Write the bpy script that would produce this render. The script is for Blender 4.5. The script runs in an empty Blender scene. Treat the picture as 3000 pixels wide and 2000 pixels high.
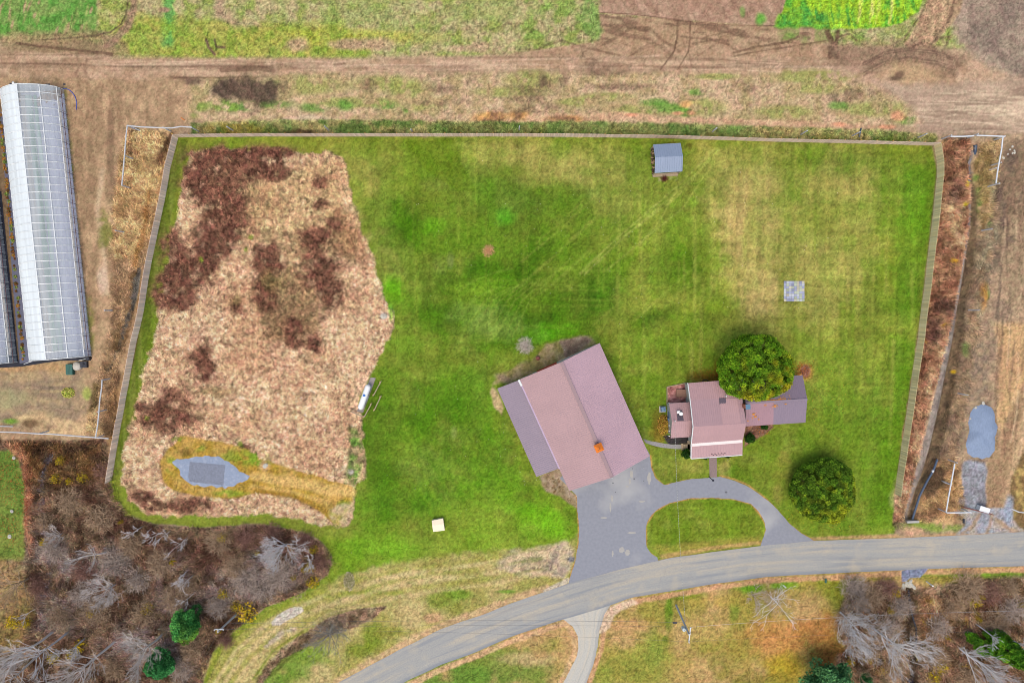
import bpy, math, random
import numpy as np
from mathutils import Vector, Matrix, geometry
random.seed(7); RS = np.random.RandomState(11)
sc = bpy.context.scene; COL = sc.collection
# ------------------------------------------------------------------ camera
H = 108.0; TH = 0.0475; FPX = 2000.0
cam = bpy.data.cameras.new('camera'); camo = bpy.data.objects.new('camera', cam); COL.objects.link(camo)
camo.location = (0, 0, H); camo.rotation_euler = (-TH, 0, 0)
cam.sensor_width = 36; cam.lens = 24; cam.clip_end = 8000; cam.clip_start = 1; sc.camera = camo
# ------------------------------------------------------------------ sky, sun, exposure
w = bpy.data.worlds.new('World'); sc.world = w; w.use_nodes = True
nt = w.node_tree; sky = nt.nodes.new('ShaderNodeTexSky'); sky.sky_type = 'NISHITA'; sky.sun_disc = False
sky.sun_elevation = math.radians(70); sky.sun_rotation = math.radians(200)
sky.air_density = 1.0; sky.dust_density = 4; sky.ozone_density = 1.0
nt.links.new(sky.outputs[0], nt.nodes['Background'].inputs[0]); nt.nodes['Background'].inputs[1].default_value = .15
sl = bpy.data.lights.new('sun', 'SUN'); sl.energy = .8; sl.angle = math.radians(40); sl.color = (1, .95, .88)
so = bpy.data.objects.new('sun', sl); COL.objects.link(so); so.rotation_euler = (math.radians(20), 0, math.radians(-20))
sc.view_settings.view_transform = 'Standard'; sc.view_settings.look = 'None'; sc.view_settings.exposure = 1.0; sc.view_settings.gamma = 1
sc.render.filter_size = 1.5
try: sc.cycles.filter_width = 1.0
except Exception: pass
GAIN = np.array([1.83, 1.83, 1.99])
# ------------------------------------------------------------------ helpers
def A(r, g, b):            # photographed colour (0-255) -> base colour under this light
    c = np.array([r, g, b], float) / 255
    c = np.where(c <= .04045, c / 12.92, ((c + .055) / 1.055) ** 2.4)
    return np.minimum(c / GAIN, .86)
def P(px, py, z=0.0):      # photo pixel -> world point at height z
    u = (px - 1500) / FPX; v = -(py - 1000) / FPX
    dx = u; dy = v * math.cos(TH) - math.sin(TH); dz = -v * math.sin(TH) - math.cos(TH)
    t = (z - H) / dz
    return Vector((dx * t, dy * t, z))
S = .054
def tag(o, label=None, cat=None, group=None, kind=None):
    if label: o['label'] = label
    if cat: o['category'] = cat
    if group: o['group'] = group
    if kind: o['kind'] = kind
    return o
def thing(name, loc, label, cat, group=None, rz=0):
    o = bpy.data.objects.new(name, None); COL.objects.link(o); o.location = loc; o.rotation_euler = (0, 0, rz)
    o.empty_display_size = .3
    return tag(o, label, cat, group)
def rootloc(p):
    while p.parent: p = p.parent
    return p
def mesh_obj(name, V, F, mat, parent=None, cols=None, loc=None, local=False, smooth=False):
    """V world coords (unless local); F list of faces or (n,k) int array"""
    V = np.asarray(V, float).reshape(-1, 3)
    off = np.zeros(3)
    if parent is not None and not local: off = np.array(rootloc(parent).location)
    elif loc is not None: off = np.array(loc)
    V = V - off
    me = bpy.data.meshes.new(name)
    if isinstance(F, np.ndarray):
        n, k = F.shape
        me.vertices.add(len(V)); me.vertices.foreach_set('co', V.ravel().astype('f'))
        me.loops.add(n * k); me.loops.foreach_set('vertex_index', F.ravel().astype('i'))
        me.polygons.add(n); me.polygons.foreach_set('loop_start', (np.arange(n) * k).astype('i'))
        me.polygons.foreach_set('loop_total', np.full(n, k, 'i')); me.update(calc_edges=True)
    else:
        me.from_pydata([tuple(v) for v in V], [], F)
    if cols is not None:
        c = np.ones((len(V), 4)); cols = np.asarray(cols); c[:, :cols.shape[1]] = cols
        at = me.color_attributes.new('Col', 'FLOAT_COLOR', 'POINT'); at.data.foreach_set('color', c.ravel().astype('f'))
    me.materials.append(mat)
    if smooth: me.polygons.foreach_set('use_smooth', np.ones(len(me.polygons), bool))
    o = bpy.data.objects.new(name, me); COL.objects.link(o)
    if parent is not None: o.parent = parent
    elif loc is not None: o.location = loc
    return o
class MB:
    def __init__(s): s.v = []; s.f = []; s.c = []
    def add(s, vs, fs, c=None):
        b = len(s.v); s.v += [tuple(v) for v in vs]; s.f += [tuple(b + i for i in f) for f in fs]
        if c is not None: s.c += [tuple(c)] * len(vs)
        return s
    def box(s, c, d, rz=0, col=None, tilt=None):
        hx, hy, hz = d[0] / 2, d[1] / 2, d[2] / 2
        R = Matrix.Rotation(rz, 3, 'Z')
        if tilt: R = R @ Matrix.Rotation(tilt[0], 3, 'X') @ Matrix.Rotation(tilt[1], 3, 'Y')
        vs = [Vector(c) + R @ Vector((x * hx, y * hy, z * hz)) for z in (-1, 1) for x, y in ((-1, -1), (1, -1), (1, 1), (-1, 1))]
        return s.add(vs, [(3, 2, 1, 0), (4, 5, 6, 7), (0, 1, 5, 4), (1, 2, 6, 5), (2, 3, 7, 6), (3, 0, 4, 7)], col)
    def beam(s, a, b, w, h, col=None):
        a = Vector(a); b = Vector(b); d = (b - a).normalized()
        up = Vector((0, 0, 1)) if abs(d.z) < .9 else Vector((0, 1, 0))
        x = d.cross(up).normalized() * w / 2; y = x.normalized().cross(d) * h / 2
        vs = [p + i * x + j * y for p in (a, b) for i, j in ((-1, -1), (1, -1), (1, 1), (-1, 1))]
        return s.add(vs, [(3, 2, 1, 0), (4, 5, 6, 7), (0, 1, 5, 4), (1, 2, 6, 5), (2, 3, 7, 6), (3, 0, 4, 7)], col)
    def tube(s, pts, r, n=6, col=None, cap=True):
        pts = [Vector(p) for p in pts]; rs = r if isinstance(r, (list, tuple)) else [r] * len(pts)
        b = len(s.v); vs = []
        for i, p in enumerate(pts):
            d = (pts[min(i + 1, len(pts) - 1)] - pts[max(i - 1, 0)]).normalized()
            up = Vector((0, 0, 1)) if abs(d.z) < .9 else Vector((0, 1, 0))
            x = d.cross(up).normalized(); y = x.cross(d)
            vs += [p + (x * math.cos(2 * math.pi * k / n) + y * math.sin(2 * math.pi * k / n)) * rs[i] for k in range(n)]
        fs = [(i * n + k, i * n + (k + 1) % n, (i + 1) * n + (k + 1) % n, (i + 1) * n + k) for i in range(len(pts) - 1) for k in range(n)]
        if cap: fs += [tuple(range(n))[::-1], tuple((len(pts) - 1) * n + k for k in range(n))]
        return s.add(vs, fs, col)
    def lathe(s, c, prof, n=16, col=None, sx=1, sy=1):
        vs = [(c[0] + r * sx * math.cos(2 * math.pi * k / n), c[1] + r * sy * math.sin(2 * math.pi * k / n), c[2] + z) for r, z in prof for k in range(n)]
        fs = [(i * n + k, i * n + (k + 1) % n, (i + 1) * n + (k + 1) % n, (i + 1) * n + k) for i in range(len(prof) - 1) for k in range(n)]
        fs += [tuple(range(n))[::-1], tuple((len(prof) - 1) * n + k for k in range(n))]
        return s.add(vs, fs, col)
    def quad(s, a, b, c, d, col=None): return s.add([a, b, c, d], [(0, 1, 2, 3)], col)
    def build(s, name, mat, parent=None, smooth=False, loc=None, local=False):
        return mesh_obj(name, s.v, s.f, mat, parent, cols=(s.c if s.c else None), smooth=smooth, loc=loc, local=local)
def solo(mb, name, mat, loc, label, cat, group=None, kind=None, smooth=False):
    return tag(mb.build(name, mat, loc=loc, smooth=smooth), label, cat, group, kind)
def copy_tree(o, parent=None):
    c = o.copy(); COL.objects.link(c); c.parent = parent
    for ch in list(o.children): copy_tree(ch, c)
    return c
# ------------------------------------------------------------------ materials
def mat(name, rgb, rough=.7, spec=.3, var=.12, scale=3.0, metal=0, bump=0, stretch=(1, 1, 1), lin=False, alt=None, altscale=.5):
    m = bpy.data.materials.new(name); m.use_nodes = True; N = m.node_tree.nodes; L = m.node_tree.links
    b = N['Principled BSDF']; b.inputs['Roughness'].default_value = rough; b.inputs['Specular IOR Level'].default_value = spec; b.inputs['Metallic'].default_value = metal
    c = np.array(rgb) if lin else A(*rgb)
    tc = N.new('ShaderNodeTexCoord'); mp = N.new('ShaderNodeMapping'); mp.inputs['Scale'].default_value = stretch
    L.new(tc.outputs['Object'], mp.inputs[0])
    n = N.new('ShaderNodeTexNoise'); n.inputs['Scale'].default_value = scale; n.inputs['Detail'].default_value = 5; L.new(mp.outputs[0], n.inputs['Vector'])
    mx = N.new('ShaderNodeMix'); mx.data_type = 'RGBA'
    mx.inputs[6].default_value = (*np.clip(c * (1 - var * 2), 0, 1), 1); mx.inputs[7].default_value = (*np.clip(c * (1 + var * 2), 0, .9), 1)
    L.new(n.outputs['Fac'], mx.inputs[0]); out = mx.outputs[2]
    if alt is not None:
        n2 = N.new('ShaderNodeTexNoise'); n2.inputs['Scale'].default_value = altscale; n2.inputs['Detail'].default_value = 6; L.new(mp.outputs[0], n2.inputs['Vector'])
        r = N.new('ShaderNodeMapRange'); r.inputs[1].default_value = .52; r.inputs[2].default_value = .66; L.new(n2.outputs['Fac'], r.inputs[0])
        m2 = N.new('ShaderNodeMix'); m2.data_type = 'RGBA'; L.new(r.outputs[0], m2.inputs[0]); L.new(out, m2.inputs[6]); m2.inputs[7].default_value = (*A(*alt), 1); out = m2.outputs[2]
    L.new(out, b.inputs['Base Color'])
    if bump:
        bp = N.new('ShaderNodeBump'); bp.inputs['Strength'].default_value = bump; bp.inputs['Distance'].default_value = .05; L.new(n.outputs['Fac'], bp.inputs['Height']); L.new(bp.outputs[0], b.inputs['Normal'])
    return m
def matvc(name, rough=.9, spec=.1, fine=None, translucent=0):
    m = bpy.data.materials.new(name); m.use_nodes = True; N = m.node_tree.nodes; L = m.node_tree.links
    b = N['Principled BSDF']; b.inputs['Roughness'].default_value = rough; b.inputs['Specular IOR Level'].default_value = spec
    at = N.new('ShaderNodeVertexColor'); at.layer_name = 'Col'; src = at.outputs[0]
    if fine:
        tc = N.new('ShaderNodeTexCoord')
        n = N.new('ShaderNodeTexNoise'); n.inputs['Scale'].default_value = fine[0]; n.inputs['Detail'].default_value = 6; n.inputs['Roughness'].default_value = .8
        L.new(tc.outputs['Object'], n.inputs['Vector'])
        r = N.new('ShaderNodeMapRange'); r.inputs[1].default_value = .25; r.inputs[2].default_value = .75; L.new(n.outputs['Fac'], r.inputs[0])
        r.inputs[3].default_value = -1.7; r.inputs[4].default_value = 1.7
        mu = N.new('ShaderNodeMath'); mu.operation = 'MULTIPLY'; L.new(r.outputs[0], mu.inputs[0]); L.new(at.outputs[1], mu.inputs[1])
        ad = N.new('ShaderNodeMath'); ad.operation = 'ADD'; ad.inputs[1].default_value = 1; L.new(mu.outputs[0], ad.inputs[0])
        vm = N.new('ShaderNodeVectorMath'); vm.operation = 'SCALE'; L.new(src, vm.inputs[0]); L.new(ad.outputs[0], vm.inputs['Scale']); src = vm.outputs[0]
    L.new(src, b.inputs['Base Color'])
    if translucent:
        t = N.new('ShaderNodeBsdfTranslucent'); L.new(src, t.inputs[0]); ms = N.new('ShaderNodeMixShader'); ms.inputs[0].default_value = translucent
        L.new(b.outputs[0], ms.inputs[1]); L.new(t.outputs[0], ms.inputs[2]); L.new(ms.outputs[0], N['Material Output'].inputs[0])
    return m
# ------------------------------------------------------------------ ground sheet: fine grid round the camera, stretching to the horizon
gx = np.arange(-88, 88.01, .17); gy = np.arange(-64, 60.01, .17)
outer = lambda e: e + np.array([1, 3, 7, 15, 30, 60, 120, 250, 500, 1000, 2500.])
gx = np.concatenate([-outer(88)[::-1], gx, outer(88)]); gy = np.concatenate([-outer(64)[::-1], gy, outer(60)])
NX, NY = len(gx), len(gy)
X, Y = np.meshgrid(gx, gy)
def vn(x, y, s, seed):
    r = np.random.RandomState(seed); T = r.rand(256, 256)
    u = x / s + 1000.3; v = y / s + 1000.7; i = np.floor(u).astype(int); j = np.floor(v).astype(int); a = u - i; b = v - j
    a = a * a * (3 - 2 * a); b = b * b * (3 - 2 * b); i0 = i & 255; i1 = (i + 1) & 255; j0 = j & 255; j1 = (j + 1) & 255
    return (T[j0, i0] * (1 - a) + T[j0, i1] * a) * (1 - b) + (T[j1, i0] * (1 - a) + T[j1, i1] * a) * b
def fbm(x, y, s, seed, o=4):
    t = 0; amp = 1; tot = 0
    for k in range(o): t = t + amp * vn(x, y, s / 2 ** k, seed + k * 17); tot += amp; amp *= .55
    return t / tot
nF = vn(X, Y, .3, 1); nM = fbm(X, Y, 1.6, 5, 3); nL = fbm(X, Y, 5, 9, 4); nB = fbm(X, Y, 14, 14, 4); nE = fbm(X, Y, 1.2, 21, 3)
sV = vn(X, Y / 14, .55, 31); sH = vn(X / 14, Y, .55, 33); tV = vn(X, Y / 22, .34, 35) * .6 + vn(X, Y / 30, .8, 36) * .4; tH = vn(X / 22, Y, .34, 37) * .6 + vn(X / 30, Y, .8, 38) * .4      # mowing lines and wheel marks
col = np.empty((NY, NX, 3)); rough = np.full((NY, NX), .22); hgt = np.zeros((NY, NX))
def W(pts): return np.array([P(a, b)[:2] for a, b in pts])
def win(x0, x1, y0, y1):
    return slice(max(np.searchsorted(gy, y0) - 1, 0), np.searchsorted(gy, y1) + 1), slice(max(np.searchsorted(gx, x0) - 1, 0), np.searchsorted(gx, x1) + 1)
def sstep(d, f): t = np.clip(d / f * .5 + .5, 0, 1); return t * t * (3 - 2 * t)
def m_poly(pts, f=4, e=0):
    w_ = W(pts); f = f * S; e = e * S; mg = f + e + .5
    sl_ = win(w_[:, 0].min() - mg, w_[:, 0].max() + mg, w_[:, 1].min() - mg, w_[:, 1].max() + mg)
    x = X[sl_]; y = Y[sl_]; D = np.full(x.shape, 1e9); I = np.zeros(x.shape, bool)
    for k in range(len(w_)):
        (ax, ay), (bx, by) = w_[k - 1], w_[k]
        ex, ey = bx - ax, by - ay; t = np.clip(((x - ax) * ex + (y - ay) * ey) / (ex * ex + ey * ey + 1e-9), 0, 1)
        D = np.minimum(D, (x - ax - t * ex) ** 2 + (y - ay - t * ey) ** 2)
        if ay != by: I ^= ((ay > y) != (by > y)) & (x < ex * (y - ay) / (by - ay) + ax)
    d = np.sqrt(D) * np.where(I, 1, -1) + (nE[sl_] - .5) * 2 * e
    return sl_, sstep(d, f + .01)
def m_blob(cx, cy, rx, ry, rot=0, soft=.5, e=.35):
    c = P(cx, cy); rx = rx * S; ry = ry * S; R = max(rx, ry) * 1.7
    sl_ = win(c.x - R, c.x + R, c.y - R, c.y + R); x = X[sl_] - c.x; y = Y[sl_] - c.y; a = math.radians(-rot)
    u = (x * math.cos(a) + y * math.sin(a)) / rx; v = (-x * math.sin(a) + y * math.cos(a)) / ry
    d = 1 - np.sqrt(u * u + v * v) + (nM[sl_] - .5) * 2 * e * 1.2
    return sl_, sstep(d, soft)
def m_line(pts, wd, f=2, e=0):
    w_ = W(pts); wd = (np.array(wd) if hasattr(wd, '__len__') else np.full(len(pts), wd)) * S / 2; f = f * S; mg = wd.max() + f + e * S + .3
    sl_ = win(w_[:, 0].min() - mg, w_[:, 0].max() + mg, w_[:, 1].min() - mg, w_[:, 1].max() + mg); x = X[sl_]; y = Y[sl_]; D = np.full(x.shape, -1e9)
    for k in range(len(w_) - 1):
        (ax, ay), (bx, by) = w_[k], w_[k + 1]; ex, ey = bx - ax, by - ay; t = np.clip(((x - ax) * ex + (y - ay) * ey) / (ex * ex + ey * ey + 1e-9), 0, 1)
        D = np.maximum(D, wd[k] * (1 - t) + wd[k + 1] * t - np.hypot(x - ax - t * ex, y - ay - t * ey))
    return sl_, sstep(D + (nE[sl_] - .5) * 2 * e * S, f + .01)
def put(m, c, op=1., c2=None, n=None, con=1.8, r=None, thr=None):
    """lay colour c (mottled towards c2 by noise n) over mask m; thr breaks the mask up with noise"""
    sl_, k = m; k = k * op; c = A(*c) * np.ones(3)
    if thr is not None: k = k * sstep((thr[0][sl_] - thr[1]), thr[2] if len(thr) > 2 else .12)
    if c2 is not None:
        q = np.clip((n[sl_] - .5) * con * 2 + .5, 0, 1)[..., None]; cc = c * (1 - q) + A(*c2) * q
    else: cc = c
    col[sl_] += (cc - col[sl_]) * k[..., None]
    if r is not None: rough[sl_] += (r - rough[sl_]) * k
def raise_(m, h): hgt[m[0]] += m[1] * h
def tone(m, f, n=None, amt=0):
    sl_, k = m; g = 1 + k * (f - 1) if n is None else 1 + k * ((n[sl_] - .5) * 2 * amt + f - 1); col[sl_] *= g[..., None]
FX = 1.27551
def F(*a): return [(a[i] * FX, a[i + 1] * FX) for i in range(0, len(a), 2)]
#GROUND
# base dirt
col[:] = A(178, 152, 125); q = np.clip((nL - .5) * 3 + .5, 0, 1)[..., None]; col[:] = col * q + (1 - q) * A(150, 125, 100)
BIG = 6000
# --- fields at the top
put(m_poly([(-900, -900), (3900, -900), (3900, 150), (1760, 130), (1500, 158), (1330, 165), (900, 168), (600, 170), (400, 168), (330, 140), (250, 118), (0, 128), (-900, 128)], 10, 10), (138, 150, 78), c2=(172, 158, 118), n=nM, con=1.5, r=.35)
put(m_poly([(330, 40), (700, 60), (1000, 60), (1100, 175), (330, 170)], 14, 14), (128, 150, 55), .85, c2=(160, 158, 75), n=nE, r=.35)
put(m_blob(1000, 110, 260, 22), (160, 165, 60), .7, thr=(nM, .45))
put(m_poly([(700, -50), (1750, -50), (1750, 60), (1200, 75), (900, 70), (700, 40)], 14, 16), (172, 160, 118), .6, c2=(140, 155, 85), n=nL, con=2, thr=(nL, .4))
for a in ((1010, 130, 50, 14), (1090, 130, 60, 16), (870, 130, 30, 20), (1400, 140, 60, 14)): put(m_blob(*a), (178, 148, 122), .8)
put(m_poly([(-900, -900), (287, -900), (287, 0), (285, 60), (280, 92), (200, 100), (0, 112), (-900, 112)], 6, 5), (92, 142, 62), c2=(128, 152, 84), n=nE, r=.3)
for i in range(26):
    x0 = RS.uniform(-20, 270); y0 = RS.uniform(0, 95); a = RS.uniform(8, 20)
    put(m_blob(x0, y0, 3.5, a, RS.uniform(5, 28)), (190, 150, 125) if i % 2 else (150, 155, 95), .65)
for x0 in range(-10, 290, 27): put(m_line([(x0 + 30, -60), (x0 + 14, 40), (x0, 115)], 3), (75, 120, 45), .5)
put(m_poly([(0, 100), (290, 88), (370, 130), (380, 165), (0, 150)], 10, 8), (155, 130, 100), .75, c2=(135, 118, 88), n=sH)
put(m_poly([(388, -40), (410, -40), (400, 20), (390, 80), (330, 140), (300, 140), (360, 75), (380, 20)], 6, 4), (150, 120, 100), .9)
put(m_line([(376, -10), (370, 40), (355, 72), (325, 94), (270, 106), (180, 114), (90, 118)], [4, 5, 5, 5, 4, 3, 2]), (92, 74, 62), .85)
put(m_poly([(285, -20), (370, -20), (368, 40), (330, 85), (290, 90)], 6, 5), (140, 150, 75), .8, c2=(165, 158, 105), n=nM)
put(m_poly([(475, -50), (512, -50), (514, 60), (505, 140), (480, 130), (476, 60)], 12, 12), (125, 172, 66), .85, c2=(90, 155, 78), n=nE, con=2, thr=(nE, .36, .25))
put(m_blob(482, 30, 16, 7), (150, 120, 100)); put(m_line([(605, 118), (612, 140), (628, 160)], 9, 3, 3), (105, 80, 68)); put(m_line([(628, 118), (634, 138), (658, 140)], 7, 3, 2), (98, 75, 62))
put(m_line([(648, -20), (640, 40), (690, 70), (750, 70)], 20, 8, 8), (168, 140, 118), .7)
# green wedge + ploughed field
put(m_poly([(1745, -60), (2345, -60), (2330, 30), (2290, 75), (2250, 78), (1990, 60), (1755, 38)], 3, 2), (178, 148, 126), c2=(160, 128, 108), n=vn(X * .9 + Y * .4, Y * .9 - X * .4, 1, 3) if 0 else nM, con=1.2, r=.2)
put(m_poly([(1740, -60), (2340, -60), (2330, 30), (2280, 70), (1990, 56), (1755, 36)], 3, 1), (148, 118, 98), .55, thr=(vn((X * .8 + Y * .6), (Y * .8 - X * .6) / 9, .5, 44), .52))
put(m_poly([(1755, 40), (1990, 60), (2250, 76), (2400, 78), (2430, 100), (2430, 170), (1500, 158), (1760, 120)], 4, 3), (176, 146, 120), .95, c2=(160, 130, 104), n=nM, r=.2)
put(m_poly([(1755, 40), (1990, 60), (2250, 76), (2420, 78), (2420, 130), (1760, 120)], 4, 1), (118, 92, 76), .7, thr=(vn(X / 5, Y + X * .08, .42, 45), .6))
put(m_line([(1750, 36), (1850, 42), (1990, 60), (2130, 74), (2330, 78)], 2.5, 1.5, 1), (105, 78, 66), .9)
put(m_poly([(1715, -60), (1758, -60), (1752, 40), (1768, 95), (1735, 122), (1705, 90), (1700, 60)], 9, 9), (92, 142, 62), .85, c2=(125, 150, 82), n=nE, con=2, r=.35, thr=(nE, .34, .25))
put(m_poly([(1560, -60), (1715, -60), (1700, 90), (1560, 115), (1500, 100)], 10, 12), (120, 150, 70), .6, c2=(165, 150, 110), n=nM, con=2)
put(m_poly([(2330, -60), (2735, -60), (2690, 35), (2640, 68), (2585, 82), (2520, 86), (2400, 84), (2330, 78), (2270, 78), (2285, 45)], 3, 4), (140, 178, 48), c2=(90, 155, 52), n=nE, con=1.6, r=.35)
put(m_poly([(2280, 40), (2340, 20), (2430, 40), (2500, 45), (2520, 80), (2380, 84), (2265, 80)], 6, 8), (58, 138, 62), .85, c2=(120, 175, 55), n=nM, con=2)
for x0, w0 in ((2512, 12), (2548, 14), (2565, 10), (2605, 8)): put(m_line([(x0 + 14, -40), (x0 + 8, 30), (x0, 70)], [w0, w0, 3], 3, 3), (208, 205, 115), .8)
put(m_poly([(2330, -60), (2735, -60), (2690, 35), (2640, 68), (2520, 86), (2400, 84)], 5, 2), (172, 205, 50), .55, thr=(vn(X + Y * .2, Y / 9, .4, 46), .55))
put(m_blob(2230, 55, 16, 16), (95, 160, 60), .9); put(m_blob(2175, 35, 7, 14), (120, 160, 80), .7); put(m_blob(2280, 108, 60, 8), (110, 150, 65), .6, thr=(nM, .5)); put(m_blob(2420, 105, 170, 20), (115, 150, 70), .5, thr=(nE, .5))
# --- dirt road
put(m_poly([(-900, 150), (0, 150), (400, 172), (1100, 172), (1500, 165), (2300, 170), (2600, 190), (3900, 150), (3900, 380), (2960, 385), (2700, 350), (2640, 290), (2500, 240), (1900, 215), (1200, 212), (600, 235), (200, 235), (0, 212), (-900, 212)], 8, 8), (188, 158, 132), c2=(168, 138, 112), n=nM, r=.18)
put(m_poly([(-900, 155), (0, 155), (900, 175), (2300, 172), (2500, 215), (900, 212), (0, 210), (-900, 210)], 8, 2), (130, 106, 88), .45, thr=(sH, .58))
put(m_poly([(-900, 155), (0, 155), (900, 178), (2300, 178), (2500, 205), (900, 208), (0, 205), (-900, 205)], 8, 2), (205, 178, 150), .4, thr=(vn(X / 14, Y, .5, 77), .62))
for pts, w0, o in (([(0, 186), (240, 190), (400, 196), (620, 192), (800, 196)], 5, .5), ([(50, 128), (130, 138), (230, 148), (330, 158)], 7, .65), ([(0, 160), (200, 162), (300, 150)], 3, .4), ([(500, 228), (640, 228), (760, 226), (900, 222)], 6, .7), ([(650, 205), (760, 200), (800, 208)], 14, .55), ([(980, 190), (1010, 188)], 9, .5),
    ([(1660, 180), (1700, 170), (1750, 176)], 4, .4), ([(1770, 130), (1850, 85), (1905, 84), (1940, 120), (1990, 150)], 9, .4), ([(1580, 140), (1640, 120), (1720, 140), (1800, 160)], 8, .4), ([(1985, 60), (1984, 110), (1975, 150), (1935, 205)], 3.5, .7), ([(2022, 64), (2021, 120), (2018, 150), (1985, 205)], 3.5, .7), ([(2021, 160), (2025, 190), (2050, 215)], 3, .6), ([(2030, 130), (2080, 118), (2130, 130), (2150, 145)], 5, .45), ([(2150, 155), (2210, 140), (2300, 125), (2340, 108)], 6, .55), ([(2150, 165), (2230, 150), (2330, 135), (2420, 120)], 4, .55),
    ([(2425, 95), (2440, 130), (2432, 165)], 16, .75), ([(2455, 95), (2450, 130), (2452, 165)], 12, .7), ([(2450, 110), (2490, 100), (2510, 120)], 5, .6), ([(1520, 145), (1560, 147), (1590, 142)], 4, .5)):
    put(m_line(pts, w0, 2, 2), (98, 74, 60), min(o * 1.25, .9))
for pts in ([(225, 165), (235, 190), (222, 215), (235, 240)], [(300, 170), (255, 175), (246, 200), (255, 225), (270, 240)], [(225, 158), (255, 158), (300, 155), (330, 165)]): put(m_line(pts, 7, 2, 2), (125, 100, 82), .6)
rt = np.random.RandomState(77)
for k in range(46):
    x0 = rt.uniform(-60, 2500); y0 = 165 + rt.uniform(0, 48) + (5 if x0 < 700 else 0); L0 = rt.uniform(90, 420); put(m_line([(x0, y0), (x0 + L0 / 2, y0 + rt.uniform(-5, 5)), (x0 + L0, y0 + rt.uniform(-8, 8))], rt.uniform(1.5, 5), 1.5, 1.5), (128, 102, 84) if rt.rand() < .6 else (212, 184, 158), rt.uniform(.25, .65))
for k in range(22):
    x0 = rt.uniform(1500, 2450); y0 = rt.uniform(85, 165); s0 = rt.choice([-1, 1]); put(m_line([(x0, y0), (x0 + 25 * s0, y0 - 22), (x0 + 65 * s0, y0 - rt.uniform(10, 40)), (x0 + 120 * s0, y0 + rt.uniform(-20, 25))], rt.uniform(2, 6), 2, 2), (118, 92, 74), rt.uniform(.25, .6))
for k in range(30):
    x0 = rt.uniform(200, 330); y0 = rt.uniform(240, 900); put(m_line([(x0, y0), (x0 + rt.uniform(-8, 8), y0 + 60), (x0 + rt.uniform(-12, 12), y0 + 140)], rt.uniform(2, 6), 3, 2), (140, 112, 86) if k % 2 else (210, 184, 150), rt.uniform(.2, .5))
# right: road curls, grey field, brown field track
put(m_poly([(2800, -900), (3900, -900), (3900, 230), (3000, 230), (2920, 205), (2850, 160), (2800, 110), (2790, 60)], 16, 14), (168, 148, 130), c2=(144, 124, 110), n=nM, con=1.3, r=.24)
put(m_poly([(2830, 0), (3900, 0), (3900, 230), (2990, 225), (2900, 180), (2840, 110)], 12, 12), (112, 98, 90), .6, thr=(nL, .52, .2))
put(m_poly([(2730, -60), (2840, -60), (2810, 40), (2740, 130), (2690, 145), (2650, 135), (2680, 80), (2710, 30)], 5, 4), (186, 156, 124), c2=(165, 135, 108), n=sV)
put(m_line([(2800, -20), (2785, 50), (2750, 100), (2720, 140)], 9, 4, 3), (105, 82, 68), .75); put(m_line([(2725, -20), (2695, 50), (2650, 110), (2620, 130)], 5, 3, 3), (120, 95, 78), .7)
put(m_line([(2720, 140), (2750, 110), (2785, 108), (2770, 135)], 7, 3, 2), (110, 86, 72), .7)
put(m_poly([(2420, 130), (2700, 120), (2830, 170), (2800, 230), (2560, 225), (2450, 200)], 14, 12), (150, 122, 102), .7, c2=(120, 96, 80), n=nM)
for o_ in (0, 9, 30, 37): put(m_line([(2530, 222 - o_), (2590, 190 - o_), (2660, 178 - o_), (2740, 188 - o_), (2790, 205 - o_)], 4, 2, 2), (92, 72, 62), .6)
put(m_blob(2660, 215, 80, 28), (182, 152, 118), .9); put(m_blob(2622, 230, 22, 8), (100, 80, 68), .9); put(m_blob(2635, 218, 14, 8), (115, 92, 76), .9)
put(m_poly([(2560, 240), (2700, 255), (3000, 225), (3900, 225), (3900, 400), (2970, 395), (2690, 395), (2680, 340), (2640, 300)], 14, 12), (192, 168, 145), .95, c2=(172, 148, 128), n=nL, r=.15)
put(m_poly([(2640, 250), (3900, 225), (3900, 400), (2700, 390)], 14, 3), (150, 125, 108), .5, thr=(sH, .55)); put(m_poly([(2640, 262), (3900, 255), (3900, 340), (2700, 330)], 14, 3), (218, 196, 168), .5, thr=(vn(X / 14, Y, .6, 78), .6))
put(m_line([(2740, 325), (2860, 335), (2900, 340)], 6, 3, 2), (112, 90, 76), .6)
# --- weedy band south of dirt road
put(m_poly([(560, 235), (900, 215), (1500, 215), (2300, 215), (2520, 240), (2640, 290), (2700, 360), (2600, 370), (900, 360), (540, 350)], 12, 12), (168, 148, 108), c2=(190, 162, 132), n=nM, con=1.6, r=.3)
for a in ((900, 250, 110, 26), (1120, 245, 80, 20), (1200, 265, 60, 26), (1560, 235, 70, 26), (1500, 270, 100, 14), (1690, 300, 60, 14), (1900, 320, 120, 16), (2100, 225, 60, 8), (2380, 225, 110, 18), (2400, 260, 80, 14), (2560, 320, 90, 20), (2300, 330, 80, 20), (2060, 315, 60, 22), (1780, 285, 70, 12), (1050, 300, 130, 14), (1230, 310, 60, 16)):
    put(m_blob(*a), (140, 148, 75), .75, thr=(nM, .42))
for a in ((790, 305, 60, 12), (700, 310, 40, 14), (920, 315, 40, 14), (1010, 310, 20, 14), (1130, 310, 30, 12), (1190, 325, 12, 9), (1960, 318, 60, 14), (2010, 330, 24, 14), (2460, 310, 30, 12), (2650, 350, 26, 14), (1920, 300, 40, 10), (2035, 270, 30, 10)): put(m_blob(*a), (88, 142, 52), .75, thr=(nE, .42))
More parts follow.
